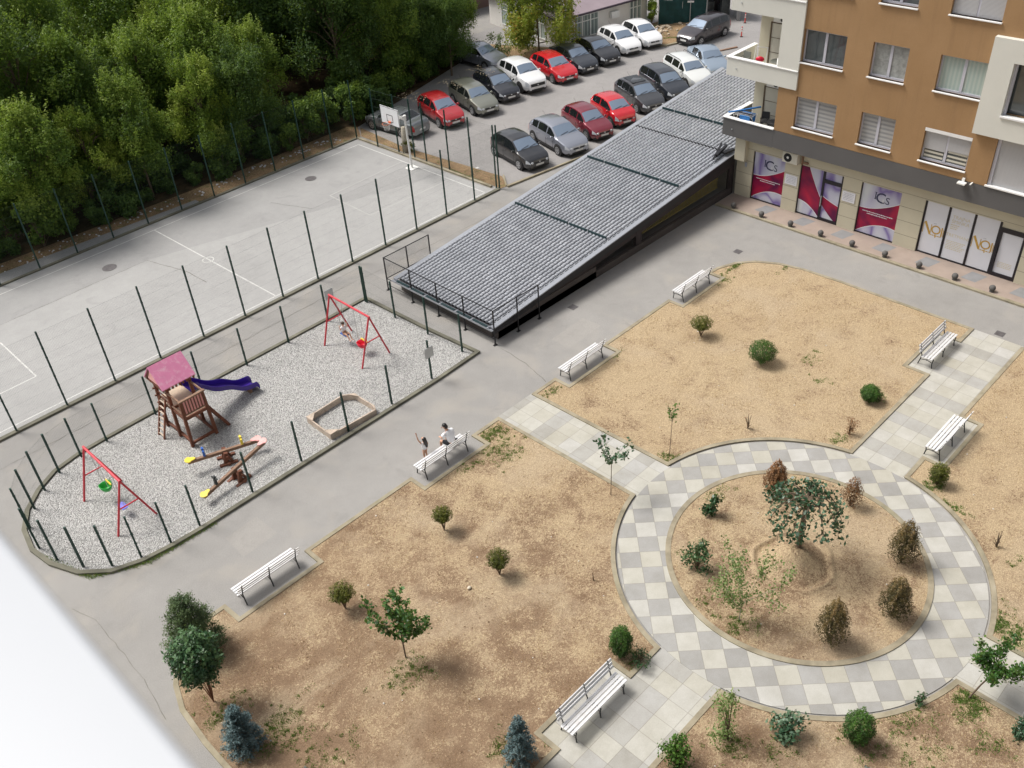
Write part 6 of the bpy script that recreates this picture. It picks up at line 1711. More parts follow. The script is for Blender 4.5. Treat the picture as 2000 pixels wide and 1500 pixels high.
for (x, y) in TR:
    if x > 33 and y < 53.5 + (x - 34) * .0: continue
    if x > 47.5: continue
    if x > 44.5 and y < 62: continue
    if not in_view(x, y): continue
    b = proj(x, y, 6)
    if y < 53: ki = [4, 0, 0, 5, 2][int(rng.integers(0, 5))]
    elif x > 33 and y < 72: ki = [3, 4, 4, 0][int(rng.integers(0, 4))]
    elif y < 58: ki = [3, 0, 2, 1, 0][int(rng.integers(0, 5))]
    else: ki = [1, 2, 1, 2, 2, 3][int(rng.integers(0, 6))]
    s = rng.uniform(.85, 1.12) * (.80 if y < 53 else 1.0) * (.92 if y > 66 else 1)
    FT.append((x, y, ki, s))
ORD = ['first', 'second', 'third', 'fourth', 'fifth', 'sixth', 'seventh', 'eighth', 'ninth', 'tenth', 'eleventh', 'twelfth', 'thirteenth', 'fourteenth', 'fifteenth', 'sixteenth', 'seventeenth', 'eighteenth', 'nineteenth', 'twentieth']
FT.sort(key=lambda q: q[1]); prev = None; rows_ = []
for q in FT:
    if prev is None or q[1] - prev > 1.1: rows_.append([])
    rows_[-1].append(q); prev = q[1]
merged = []; band_ = [50, 52.6, 56, 59.8, 64, 69, 74.5, 80.5, 87.5, 95, 120]
for i in range(len(band_) - 1):
    r_ = sorted([q for q in FT if band_[i] <= q[1] < band_[i + 1]], key=lambda q: q[0])
    for j_, (x, y, ki, s) in enumerate(r_):
        place(x, y, ki, s, '%s, %s from the left in the %s row of the thicket' % (kinds_f[ki], ORD[min(j_, 19)], ORD[i]), 'trees of the thicket')
def drop(o):
    for c in kids(o): drop(c)
    bpy.data.objects.remove(o)
for i_, p_ in enumerate(protos):
    if i_ not in used and i_ not in (0, 3, 4): drop(p_)
# dark big trees over the grey saloon, and bushes at the thicket edge
for (x, y, ki, s, lab) in ((36.0, 52.6, 4, 1.05, 'dark dense tree right behind the grey silver saloon'), (39.3, 52.2, 3, .85, 'broad tree behind the crimson hatchback'), (42.6, 52.0, 4, .80, 'dark tree whose boughs reach towards the champagne estate'),
                           (44.2, 54.6, 3, .85, 'big tree beside the pale silver saloon hidden in leaves'), (47.4, 61.5, 4, 1.0, 'dark tree behind the left end of the white shed'), (41, 57, 4, 1.1, 'tall dark tree in the second row above the black hatchback'), (43.9, 50.6, 4, .62, 'low dark tree hiding the rear of the pale silver saloon'), (46.6, 53.4, 0, .62, 'leafy tree between the pale silver saloon and the shed corner')):
    place(x, y, ki, s, lab, 'trees beside the car park')
def bush(name, seed, W, H, mat, n, leaf, lab=None, cat='bush', stem=.12, lump=14, tall=0, aspect=.55, bark='bark', spiky=0, sparse=0, jit=1.0):
    rng = np.random.default_rng(seed); t = thing(name, lab or 'x', cat)
    m = MB(); C = []; rad = []
    for k in range(lump):
        a = rng.uniform(0, 6.28); h = rng.uniform(stem, 1)
        env = math.sin(math.pi * (.12 + .84 * (h - stem) / (1 - stem))) ** .6 if not tall else (1 - .78 * (h - stem) / (1 - stem)) * (.6 + .4 * min(1, (h - stem) * 8))
        r = W / 2 * env * rng.uniform(.2, .82); c = np.array([r * math.cos(a), r * math.sin(a), H * (stem + (h - stem) * .90)]); C.append(c); rad.append(min(W, H) * rng.uniform(.14, .24) * (1 - .3 * tall * h))
        m.path([(0, 0, 0), (c[0] * .35, c[1] * .35, c[2] * .5), tuple(c)], .018 + .01 * (k == 0), 4, .006)
    m.build('stem', M[bark], t)
    per = np.array(rad) ** 2; per = (per / per.sum() * n).astype(int); P = []; Nn = []; lc = []
    for c, r, k in zip(C, rad, per):
        u = rng.normal(size=(k, 3)); u /= np.linalg.norm(u, axis=1)[:, None]
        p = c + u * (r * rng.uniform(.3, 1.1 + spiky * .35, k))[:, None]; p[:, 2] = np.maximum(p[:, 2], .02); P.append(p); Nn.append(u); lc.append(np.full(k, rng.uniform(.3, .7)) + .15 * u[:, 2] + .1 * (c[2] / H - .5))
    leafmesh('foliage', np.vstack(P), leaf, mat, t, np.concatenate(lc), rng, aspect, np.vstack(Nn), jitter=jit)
    return t
def dense_bush(name, seed, W, H, mat, n, leaf, lab, prof='globe', cat='bush', stem=.12, bark='bark', plume=.10, aspect=.45, open_=0.0):
    """closely leaved bush: leaves fill a lumpy solid of revolution around its twigs"""
    rng = np.random.default_rng(seed); t = thing(name, lab, cat); m = MB()
    u = rng.normal(size=(n, 3)); u /= np.linalg.norm(u, axis=1)[:, None]
    az = np.arctan2(u[:, 1], u[:, 0]); el = u[:, 2]
    k1, k2, k3 = rng.uniform(0, 6.28, 3)
    lump = 1 + plume * (np.sin(az * 5 + k1 + el * 2.2) * np.cos(el * 4 + k2) + .6 * np.sin(az * 9 + k3 - el * 5))
    rr = rng.uniform(.12 if open_ else .35, 1.0, n) ** .5 * lump * (1 + (rng.uniform(size=n) < .12) * rng.uniform(0, .14, n))
    h0, h1 = H * stem, H
    zz = (el * rr * .5 + .5)
    if prof == 'cone': wd = (1 - np.clip(zz, 0, 1)) ** .5 * np.clip(zz * 3.2 + .30, 0, 1) * 1.25
    elif prof == 'fan': wd = np.clip(.35 + zz * 1.5, 0, 1.15)
    else: wd = np.ones(n)
    q = np.sqrt(np.maximum(1e-4, 1 - el ** 2))
    rad = W / 2 * rr * (np.minimum(1, q * 1.5) if prof == 'cone' else q) * wd
    P = np.stack([rad * np.cos(az), rad * np.sin(az), h0 + (h1 - h0) * zz], 1); P[:, 2] = np.maximum(P[:, 2], .015)
    if open_:
        keep = np.sin(P[:, 0] * 22 / W + k1) * np.sin(P[:, 1] * 20 / W + k2) * np.sin(P[:, 2] * 18 / H + k3) > -.12 * (1.2 - open_)
        P = P[keep]; u = u[keep]; lump = lump[keep]
    for k in range(9):
        a = rng.uniform(0, 6.28); e = rng.uniform(.3, .8); m.path([(0, 0, 0), (.12 * W * math.cos(a), .12 * W * math.sin(a), H * max(stem, .18)), (W * .34 * math.cos(a) * (1.2 - e), W * .34 * math.sin(a) * (1.2 - e), h0 + (h1 - h0) * e)], .022 if k < 3 else .014, 5, .006)
    m.build('stem', M[bark], t)
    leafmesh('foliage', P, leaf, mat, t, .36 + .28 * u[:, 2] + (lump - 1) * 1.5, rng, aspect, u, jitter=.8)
    return t
eb = [bush('edge_bush', 31, 2.2, 1.9, M['leaf_dark'], 3500, .16), bush('edge_bush', 32, 2.6, 2.3, M['leaf_forest'], 4200, .17)]
k = 0; eu = set()
for x in np.arange(1.0, 33, 1.55):
    ex_i = int(round((x - 1.0) / 1.55)); y = (50.2 if x < 12 else 49.6 if x < 22 else 49.3) + rng.uniform(-.4, .5); i = int(rng.integers(0, 2))
    o = eb[i] if i not in eu else copy_tree(eb[i]); eu.add(i); o.location = (float(x), y, 0); s = rng.uniform(.65, 1.15); o.scale = (s, s, s); o.rotation_euler = (0, 0, rng.uniform(0, 6.28))
    tag(o, '%s bush at the thicket edge behind the court fence, %s from the left' % ('dark' if i == 0 else 'mid green', ORD[min(ex_i, 19)] if ex_i < 20 else 'last'), 'bush', 'bushes along the thicket edge')
und = []
for i_ in range(13): und.append((33.9 + i_ * 1.02, 49.3 + i_ * .28 + rng.uniform(-.2, .3)))
for i_ in range(17): und.append((1.5 + i_ * 1.95, 51.2 + rng.uniform(-.3, .5)))
for i_ in range(9): und.append((34.5 + i_ * 1.3, 51.4 + i_ * .2 + rng.uniform(-.3, .4)))
for j_, (x, y) in enumerate(und):
    i = int(rng.integers(0, 2)); o = copy_tree(eb[i]); o.location = (x, y, 0); s = rng.uniform(.85, 1.35); o.scale = (s, s, s); o.rotation_euler = (0, 0, rng.uniform(0, 6.28))
    where = 'under the dark trees behind the parked cars, %s from the left' % ORD[j_] if j_ < 13 else 'in the second line of thicket undergrowth, %s from the left' % ORD[j_ - 13] if j_ < 30 else 'deep under the car park trees, %s from the left' % ORD[j_ - 30]
    tag(o, '%s bush %s' % ('dark' if i == 0 else 'mid green', where), 'bush', 'undergrowth bushes')
# yellow green tree by the shed
yt = forest_tree('broadleaf_tree', 9, 6.6, 6.6, M['leaf_autumn'], 24000, base=.12, lumps=34, leaf=.20)
tag(yt, 'yellow green tree with orange patches in front of the white shed'); yt.location = (50.9, 48.6, 0); yt.scale = (.86, .86, 1.0)
sb_ = bush('roadside_shrub', 35, 2.4, 1.9, M['leaf_pale'], 1600, .13, 'thin greyish shrub behind the white off-roader by the shed corner'); sb_.location = (48.3, 50.6, 0)
vb = bush('climbing_shrub', 36, 1.2, 2.6, M['leaf_bright'], 2200, .14, 'green climbing shrub at the right end of the white shed'); vb.location = (60.9, 45.9, 0)
vb = bush('tree_stump_shoots', 37, .9, .9, M['leaf_olive'], 600, .10, 'shoots around a pale tree stump on the strip behind the hoop'); vb.location = (33.3, 43.0, 0)
st_ = MB().tube((33.15, 43.1, 0), (33.2, 43.1, 1.55), .19, 12, .15); tag(st_.build('tree_stump', M['bark_pale'], smooth=True), 'pale tree stump on the dirt strip behind the basketball hoop', 'tree stump')
# ---------------------------------------------------------------- garden plants (base point, height, width)
def G0(o, p, rz=0, z=.05):
    o.location = (p[0], p[1], z); o.rotation_euler = (0, 0, rz); return o
def conifer(name, seed, W, H, mat, n, leaf, lab, tiers=14, jag=.25, bark='bark', low=.05, tip=.18):
    rng = np.random.default_rng(seed); t = thing(name, lab, 'conifer'); m = MB(); m.path([(0, 0, -.05), (0, 0, H * .97)], .05, 6, .01)
    P = []; Nn = []; lc = []
    for k in range(tiers):
        h = low + (1 - low) * k / tiers; r0 = W / 2 * ((1 - h) ** .75 * (1 - tip) + tip * (1 - h) ** .3)
        nb = max(5, int(11 * (1 - h * .5)))
        for j in range(nb):
            a = 2 * math.pi * (j + rng.uniform(0, 1)) / nb; r = r0 * rng.uniform(1 - jag, 1.05); rise = rng.uniform(.05, .28) * r
            e = np.array([r * math.cos(a), r * math.sin(a), H * h + rise]); s = np.array([0, 0, H * h])
            m.path([tuple(s), tuple(e)], .014, 3, .004)
            q = max(6, int(n / tiers / nb * (1.5 - h))); f = rng.uniform(.15, 1.03, q) ** .7
            p = s + (e - s) * f[:, None] + rng.normal(size=(q, 3)) * (.05 + .07 * f[:, None]) * W * .42 * (1.1 - f[:, None] * .5)
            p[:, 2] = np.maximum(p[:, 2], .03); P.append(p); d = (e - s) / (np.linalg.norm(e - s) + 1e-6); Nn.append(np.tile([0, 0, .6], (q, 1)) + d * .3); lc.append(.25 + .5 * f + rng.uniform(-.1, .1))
    m.build('trunk', M[bark], t)
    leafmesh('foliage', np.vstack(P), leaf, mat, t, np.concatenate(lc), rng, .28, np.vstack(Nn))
    return t
def young_tree(name, seed, H, W, mat, leaf, nper, lab, clear=.3, spread=.7, up=.6, r=.03, depth=2, nl=5, lean=(0, 0), bark='bark', droop=.3, aspect=.7, cat='young tree', sc_=.10):
    rng = np.random.default_rng(seed); t = thing(name, lab, cat); m = MB(); tips = []
    top = Vector((lean[0], lean[1], H * clear)); m.path([(0, 0, -.05), (lean[0] * .45, lean[1] * .45, H * clear * .5), tuple(top)], r, 7, r * .75)
    for k in range(nl):
        a = 2 * math.pi * (k + rng.uniform(-.2, .2)) / nl; d = Vector((math.cos(a) * spread, math.sin(a) * spread, up * rng.uniform(.8, 1.3)))
        limb(m, rng, top - Vector((0, 0, rng.uniform(0, .12) * H)), d, W * .5 * rng.uniform(.7, 1.1) if up < .8 else H * (1 - clear) * .62, r * .55, depth - 1, tips, .5, up * .4)
    m.build('trunk', M[bark], t)
    T_ = np.array(tips); P = np.repeat(T_, nper, 0) + rng.normal(size=(len(T_) * nper, 3)) * sc_
    leafmesh('foliage', P, leaf, mat, t, None, rng, aspect, None, droop=droop)
    return t
grp = 'small round bushes on the lawns'
def globe(p, W, H, mat, seed, lab, stem=.25, n=2600, leaf=.05, lump=16):
    o = dense_bush('round_bush', seed, W * .93, H * .95, M[mat], n * 2, leaf, lab, 'fan' if stem > .2 else 'globe', stem=stem, open_=.5 if mat == 'leaf_olive' else 0); return G0(o, p)
globe((9.13, 17.99), 0.82, 1.08, 'leaf_olive', 101, 'yellowish round bush left of the branching young tree on the left lawn', 0.35, 3400, .05)['group'] = grp
globe((13.42, 18.12), 0.68, 1.06, 'leaf_olive', 102, 'small yellow green round bush on a stem, nearest the bench with the man', 0.35, 3400, .05)['group'] = grp
globe((13.27, 15.34), 0.74, 1.13, 'leaf_olive', 103, 'leaning yellow green bush in the middle of the left lawn', 0.25, 3400, .05)['group'] = grp
globe((13.41, 10.54), 0.73, 1.31, 'leaf_globe', 104, 'dense dark green round bush beside the bottom bench', 0.05, 3400, .05)['group'] = grp
globe((28.19, 18.20), 0.94, 0.99, 'leaf_olive', 105, 'olive fan shaped bush nearest the ramp side of the upper lawn', 0.3, 3400, .05)['group'] = grp
globe((28.17, 15.24), 1.20, 1.06, 'leaf_globe', 106, 'bright green round bush in the middle of the upper lawn', 0.12, 3400, .05)['group'] = grp
globe((28.60, 10.82), 0.80, 0.77, 'leaf_globe', 107, 'small green round bush close to the tiled path on the upper lawn', 0.08, 3400, .05)['group'] = grp
globe((25.92, 6.97), 0.72, 0.99, 'leaf_olive', 108, 'olive round bush beside the bench on the right lawn', 0.1, 3400, .05)['group'] = grp
globe((15.40, 4.28), 0.86, 1.30, 'leaf_globe', 109, 'dense green ball bush below the ring path', 0.03, 3400, .05)['group'] = grp
G0(dense_bush('dried_conifer', 201, 0.84, 1.50, M['leaf_rust'], 10000, .055, 'rusty brown dried conifer on the round lawn, left of the umbrella tree top', 'cone', 'conifer', stem=.04, plume=.16, aspect=.4, open_=0.3), (22.02, 10.82))['group'] = 'dried conifers in the round lawn'
G0(dense_bush('dried_conifer', 202, 0.75, 1.31, M['leaf_rust'], 3500, .055, 'small rusty open conifer on the round lawn, right of the umbrella tree', 'cone', 'conifer', stem=.04, plume=.16, aspect=.4, open_=0.9), (23.13, 8.63))['group'] = 'dried conifers in the round lawn'
G0(dense_bush('dried_conifer', 203, 0.93, 1.85, M['leaf_brown'], 10000, .055, 'brown green conifer at the right rim of the round lawn, the upper one', 'cone', 'conifer', stem=.04, plume=.16, aspect=.4, open_=0.3), (21.91, 6.26))['group'] = 'dried conifers in the round lawn'
G0(dense_bush('dried_conifer', 204, 0.95, 1.65, M['leaf_brown'], 10000, .055, 'brown green conifer at the lower right of the round lawn', 'cone', 'conifer', stem=.04, plume=.16, aspect=.4, open_=0.3), (19.81, 5.48))['group'] = 'dried conifers in the round lawn'
G0(dense_bush('dried_conifer', 205, 0.96, 1.85, M['leaf_brown'], 10000, .055, 'brown green conifer at the bottom rim of the round lawn', 'cone', 'conifer', stem=.04, plume=.16, aspect=.4, open_=0.3), (17.77, 6.36))['group'] = 'dried conifers in the round lawn'
G0(bush('leafy_shrub', 301, 0.65, 1.03, M['leaf_laurel'], 420, 0.11, 'glossy green shrub at the upper left rim of the round lawn', 'shrub', stem=.08, lump=14, aspect=.62, spiky=1), (19.81, 11.87))
G0(bush('leafy_shrub', 302, 0.90, 1.16, M['leaf_laurel'], 650, 0.1, 'bluish green shrub at the left rim of the round lawn', 'shrub', stem=.08, lump=14, aspect=.62, spiky=1), (17.54, 10.83))
G0(bush('leafy_shrub', 303, 0.89, 1.11, M['leaf_teal'], 700, 0.11, 'dark bluish shrub between the rose bush and the green ball bush', 'shrub', stem=.08, lump=14, aspect=.62, spiky=1), (14.28, 5.73))
G0(bush('leafy_shrub', 304, 1.16, 2.25, M['leaf_pale'], 900, 0.075, 'tall loose rose bush at the corner of the bottom path', 'shrub', stem=.08, lump=14, aspect=.62, spiky=1), (13.23, 6.78))
G0(bush('leafy_shrub', 305, 0.95, 1.11, M['leaf_globe'], 1300, 0.08, 'leafy shrub at the bottom edge beside the path corner', 'shrub', stem=.08, lump=14, aspect=.62, spiky=1), (11.74, 7.27))
G0(bush('leafy_shrub', 306, 0.41, 0.54, M['leaf_laurel'], 160, 0.07, 'tiny pale plant just below the ring path kerb', 'shrub', stem=.08, lump=14, aspect=.62, spiky=1), (17.53, 3.56))
G0(bush('leafy_shrub', 307, 0.61, 0.76, M['leaf_teal'], 600, 0.09, 'dark shrub cut by the right edge of the picture', 'shrub', stem=.08, lump=14, aspect=.62, spiky=1), (18.38, 1.20))
G0(bush('leafy_shrub', 308, 0.88, 0.55, M['leaf_laurel'], 420, 0.06, 'low weedy patch right of the dark green round bush', 'shrub', stem=.08, lump=14, aspect=.62, spiky=1), (13.55, 9.98))
G0(bush('leafy_shrub', 309, 0.58, 0.42, M['leaf_pale'], 200, 0.06, 'low pale weed against the small green round bush', 'shrub', stem=.08, lump=14, aspect=.62, spiky=1), (28.83, 10.54))
G0(bush('dead_shrub', 401, 0.67, 0.72, M['leaf_rust'], 500, .045, 'small reddish dried shrub on the upper lawn near the ring path', 'dead plant', stem=.05, lump=12, spiky=1), (26.42, 10.47))
G0(bush('dead_shrub', 402, 0.42, 0.76, M['leaf_brown'], 60, .045, 'thin dark dead sapling on the right lawn', 'dead plant', stem=.05, lump=12, spiky=1), (24.43, 4.35))
G0(bush('dead_shrub', 403, 0.45, 0.77, M['leaf_rust'], 30, .045, 'bare reddish twigs on the upper lawn above the ring path', 'dead plant', stem=.05, lump=12, spiky=1), (24.36, 13.40))
G0(bush('dead_shrub', 404, 0.13, 0.76, M['leaf_rust'], 8, .045, 'single dead twig on the left lawn near the ring path', 'dead plant', stem=.05, lump=3, spiky=1), (15.05, 12.96))
G0(conifer('conifer_tree', 501, 1.95, 2.32, M['leaf_spruce'], 16000, .085, 'tall dark green conifer at the left lawn corner beside the bench notch', tip=0.45), (5.23, 20.12))
G0(conifer('conifer_tree', 502, 1.23, 1.84, M['leaf_blue'], 9000, .085, 'blue spruce at the lower left of the left lawn', tip=0.3), (4.36, 16.19))
G0(conifer('conifer_tree', 503, 1.00, 1.98, M['leaf_blue'], 5500, .085, 'small blue spruce at the bottom of the left lawn near the path', tip=0.3), (9.10, 10.40))
G0(conifer('conifer_tree', 504, 0.90, 1.32, M['leaf_blue'], 3000, .085, 'top of a blue spruce at the bottom edge of the left lawn', tip=0.3), (4.73, 13.67))
G0(conifer('conifer_tree', 505, 1.01, 1.22, M['leaf_blue'], 3500, .085, 'top of a blue grey spruce at the bottom edge below the ball bush', tip=0.3), (14.08, 3.43))
G0(dense_bush('small_tree', 601, 1.39, 2.93, M['leaf_laurel'], 5200, .12, 'small dense dark green tree on a thin reddish trunk before the tall conifer', 'globe', 'small tree', stem=.36, bark='bark_red', plume=.13, aspect=.5), (4.53, 18.16))
G0(young_tree('small_tree', 602, 3.35, 1.47, M['leaf_young'], .125, 13, 'branching young tree with upright leafy shoots in the left lawn', clear=.30, spread=.42, up=1.15, r=.026, depth=2, nl=7, sc_=.07), (9.20, 15.19))
G0(young_tree('sapling', 603, 2.75, .6, M['leaf_young'], .10, 5, 'thin sapling with few leaves in the upper lawn corner by the path', clear=.62, spread=.3, up=1.1, r=.012, depth=1, nl=4, sc_=.05, lean=(.06,.0)), (21.25, 14.65))
G0(young_tree('sapling', 604, 3.05, .9, M['leaf_teal'], .13, 8, 'sapling with round dark leaves at the left lawn tip beside the pale path', clear=.52, spread=.7, up=.9, r=.014, depth=1, nl=6, sc_=.07, lean=(.03,.0)), (18.36, 14.98))
G0(young_tree('sapling', 605, 3.19, 1.3, M['leaf_pale'], .075, 26, 'pale loose birch like sapling at the lower left of the round lawn', clear=.22, spread=.45, up=1.1, r=.018, depth=2, nl=6, sc_=.10, lean=(.08,.02), bark='bark_pale'), (16.73, 8.73))
G0(young_tree('small_tree', 606, 2.15, 1.5, M['leaf_young'], .085, 9, 'leaning small tree with two stems at the lower right path corner', clear=.48, spread=1.0, up=.7, r=.026, depth=3, nl=7, sc_=.07, lean=(.42,-.30)), (18.57, 2.69))
# umbrella shaped tree on the mound
rng = np.random.default_rng(77); t = thing('umbrella_tree', 'umbrella shaped tree with big glossy leaves on the earth mound in the round lawn', 'tree', (19.93, 8.72, .38)); m = MB()
Ht = 2.28; m.path([(0, 0, -.1), (.0, .03, .8), (.03, .02, 1.6), (.03, .03, Ht)], .085, 9, .06)
tips = []
for k in range(13):
    a = 2 * math.pi * (k + rng.uniform(-.25, .25)) / 13; R0 = rng.uniform(.95, 1.2); q = [(.03, .03, Ht)]
    pa = a
    for f, z in ((.25, .12), (.5, .12), (.75, -.04), (.93, -.28), (1.03, -.50), (1.06, -.72)):
        pa += rng.normal() * .06; q.append((R0 * f * math.cos(pa), R0 * f * math.sin(pa), Ht + z * rng.uniform(.8, 1.15) - .02))
    m.path(q, .028, 5, .006); Q = [Vector(x) for x in q]
    for i in range(2, len(Q)):
        for w in range(3): tips.append(tuple(Q[i - 1].lerp(Q[i], w / 3)))
        if rng.uniform() < .8:
            s = Q[i] + Vector(rng.normal(size=3)) * .16; m.path([tuple(Q[i]), tuple(s)], .010, 4, .004); tips.append(tuple(s))
m.build('trunk', M['bark'], t)
T_ = np.array(tips); P = np.repeat(T_, 5, 0) + rng.normal(size=(len(T_) * 5, 3)) * .095
leafmesh('foliage', P, .135, M['leaf_teal'], t, None, rng, .68, None, droop=.9)

# ---------------------------------------------------------------- grass tufts
def blades(name, P, h, mat, lab, seed=3, w=.012, cat='grass'):
    rng = np.random.default_rng(seed); n = len(P); P = np.asarray(P); a = rng.uniform(0, 6.28, n); hh = h * rng.uniform(.5, 1.3, n)
    d = np.stack([np.cos(a), np.sin(a), np.zeros(n)], 1); ln = rng.normal(size=(n, 3)) * .5; ln[:, 2] = 1; ln /= np.linalg.norm(ln, axis=1)[:, None]
    v = np.stack([P - d * w, P + d * w, P + ln * hh[:, None]], 1).reshape(-1, 3)
    me = bpy.data.meshes.new(name); me.from_pydata(v.tolist(), [], [(3 * i, 3 * i + 1, 3 * i + 2) for i in range(n)]); me.materials.append(mat)
    at = me.attributes.new('lc', 'FLOAT', 'POINT'); at.data.foreach_set('value', np.repeat(rng.uniform(0, 1, n), 3).astype(np.float32))
    o = bpy.data.objects.new(name, me); col.objects.link(o); return tag(o, lab, cat, kind='stuff')
rng = np.random.default_rng(5)
def lawn_ok(x, y):
    if (x - CX) ** 2 + (y - CY) ** 2 < (RING_I - .2) ** 2: return True
    return any(inside((x, y), beds[k]) for k in 'abcd')
patches = [(17.78, 20.40, 1.0, 0.9, 1.2), (17.44, 19.25, 0.7, 0.7, 0.8), (16.35, 19.88, 0.5, 0.5, 0.7), (8.92, 14.71, 0.75, 0.55, 1.0), (25.79, 7.05, 1.0, 0.35, 1.6), (25.19, 6.25, 0.35, 0.8, 1.1), (18.43, 2.56, 0.55, 0.45, 3.2), (17.23, 3.49, 0.6, 0.5, 0.8), (16.61, 3.61, 0.5, 0.5, 0.6), (13.54, 9.94, 0.6, 0.45, 1.3), (29.74, 13.90, 0.5, 0.25, 0.7), (30.12, 14.00, 0.3, 0.2, 0.5), (28.73, 12.97, 0.5, 0.4, 0.35), (25.94, 10.56, 0.5, 0.3, 0.8), (32.63, 20.16, 0.5, 0.4, 1.3), (34.03, 20.26, 1.0, 0.12, 2.0), (35.48, 18.43, 1.0, 0.1, 1.5), (21.20, 14.62, 0.4, 0.3, 1.6), (21.34, 20.52, 0.5, 0.25, 1.2), (24.62, 20.09, 0.7, 0.1, 1.2), (5.30, 20.54, 0.5, 0.5, 0.8), (5.29, 16.15, 0.9, 0.5, 1.0), (4.39, 17.62, 0.7, 0.6, 0.8), (5.69, 14.33, 0.9, 0.5, 0.6), (9.14, 10.97, 0.6, 0.5, 1.0), (10.24, 10.21, 0.35, 0.25, 1.6), (16.51, 8.64, 0.6, 0.5, 1.2), (16.67, 9.75, 0.5, 0.4, 0.6), (20.88, 12.36, 0.6, 0.3, 0.7), (22.68, 10.67, 0.6, 0.2, 0.9), (17.90, 11.49, 0.3, 0.3, 0.5), (13.13, 6.56, 0.6, 0.4, 1.2), (13.81, 5.59, 0.6, 0.4, 0.9), (21.55, 3.09, 0.7, 0.35, 1.6), (21.57, 2.52, 0.6, 0.4, 1.4), (17.53, 1.70, 0.6, 0.6, 0.6), (15.26, 3.78, 0.6, 0.3, 0.8), (15.62, 4.70, 0.7, 0.2, 0.5), (16.13, 2.82, 1.0, 0.6, 0.35), (24.26, 3.58, 0.5, 0.5, 0.3), (5.21, 15.54, 0.8, 0.5, 0.7)]
P = []
for (x, y, rx, ry, dens) in patches:
    n = int(dens * rx * ry * 2600)
    for _ in range(max(1, n // 22)):
        u, v = rng.normal(size=2) * .5; cx_, cy_ = x + u * rx, y + v * ry; s_ = rng.uniform(.02, .09)
        for _k in range(22):
            px, py = cx_ + rng.normal() * s_, cy_ + rng.normal() * s_
            if lawn_ok(px, py): P.append((px, py, .045))
for k, b in beds.items():                                   # ragged green fringe along some kerbs
    if k == 'o': continue
blades('green_grass', P, .055, M['grass_green'], 'patchy green grass growing through the dry lawns', w=.013)
P = []
while len(P) < 52000:
    x, y = rng.uniform(3.7, 36), rng.uniform(-1, 21)
    if x + y < 14.5: continue
    q = math.sin(x * 2.1 + math.sin(y * 1.7) * 2) * math.sin(y * 2.6 + math.sin(x * 1.3) * 2) + rng.uniform(-.6, .6)
    if q < .15: continue
    if lawn_ok(x, y): P.append((x, y, .043))
blades('dry_grass', P, .045, M['grass_dry'], 'short straw coloured dry grass over the bare lawns', 4, .010)
# weeds at kerbs and the playground edge
P = []
for (a, b) in (((3.6, 27.6), (4.3, 25.4)), ((4.3, 25.4), (6.0, 24.5)), ((6, 24.5), (8.5, 24.42)), ((33.0, 39), (33.0, 36.2)), ((57.5, 44.2), (59.5, 42.4)), ((58, 46), (61, 45.4))):
    for _ in range(520):
        f = rng.uniform(); P.append((a[0] + (b[0] - a[0]) * f + rng.normal() * .05, a[1] + (b[1] - a[1]) * f + rng.normal() * .05, .01))
blades('kerb_weeds', P, .10, M['grass_green'], 'low weeds growing along the kerbs', 6, .012, 'weeds')
# stones and litter on the lawns
m = MB(); rnd = random.Random(9)
for _ in range(130):
    x, y = rnd.uniform(4, 35), rnd.uniform(0, 20.5)
    if x + y < 15 or not lawn_ok(x, y): continue
    m.ball((x, y, .055), rnd.uniform(.012, .030), 6, 4, (1, 1.2, .7))
tag(m.build('pebbles', simple('pale_pebble', (.62, .58, .52), .8, 0, .2)), 'small pale pebbles and bits scattered over the dry lawns', 'pebbles', kind='stuff')
tag(MB().ball((12.23, 15.65, .09), .06, 10, 7, (1.2, 1, .75)).build('stone', simple('pale_stone', (.62, .56, .45), .8), smooth=True), 'single pale stone lying above the branching young tree on the left lawn', 'stone')
m = MB()                                                   # fallen leaves on the lawns
for _ in range(900):
    x, y = rnd.uniform(4, 35), rnd.uniform(0, 20.5)
    if x + y < 15 or not lawn_ok(x, y): continue
    s = rnd.uniform(.018, .045); a = rnd.uniform(0, 6.28); c_, s_ = math.cos(a) * s, math.sin(a) * s
    m.add([(x + c_, y + s_, .052), (x - s_ * .6, y + c_ * .6, .060), (x - c_, y - s_, .052), (x + s_ * .6, y - c_ * .6, .058)], [(0, 1, 2, 3)])
tag(m.build('fallen_leaves', simple('brown_fallen_leaf', (.17, .10, .05), .8, 0, .5, 2)), 'dry brown leaves scattered thinly over the lawns', 'leaves', kind='stuff')
# rubble heap on the island
m = MB()
for _ in range(70):
    x, y = rnd.gauss(60.0, 1.0), rnd.gauss(44.5, .45); s = rnd.uniform(.05, .2); m.ball((x, y, s * .5), s, 6, 4, (1, rnd.uniform(.6, 1.2), .6))
tag(m.build('rubble', simple('pale_rubble', (.50, .42, .32), .9, 0, .3, 1)), 'pale rubble heaped on the dirt island by the green netting', 'rubble', kind='stuff')
# litter by the thicket
m = MB()
for _ in range(150):
    x = rnd.uniform(6, 32); y = 49.0 - .02 * x + rnd.gauss(0, .3); s = rnd.uniform(.02, .06); m.box(x - s, x + s, y - s, y + s, .02, .03 + s * .5)
tag(m.build('litter', simple('pale_litter', (.55, .56, .58), .8, 0, .3)), 'small bits of pale litter along the thicket edge', 'litter', kind='stuff')

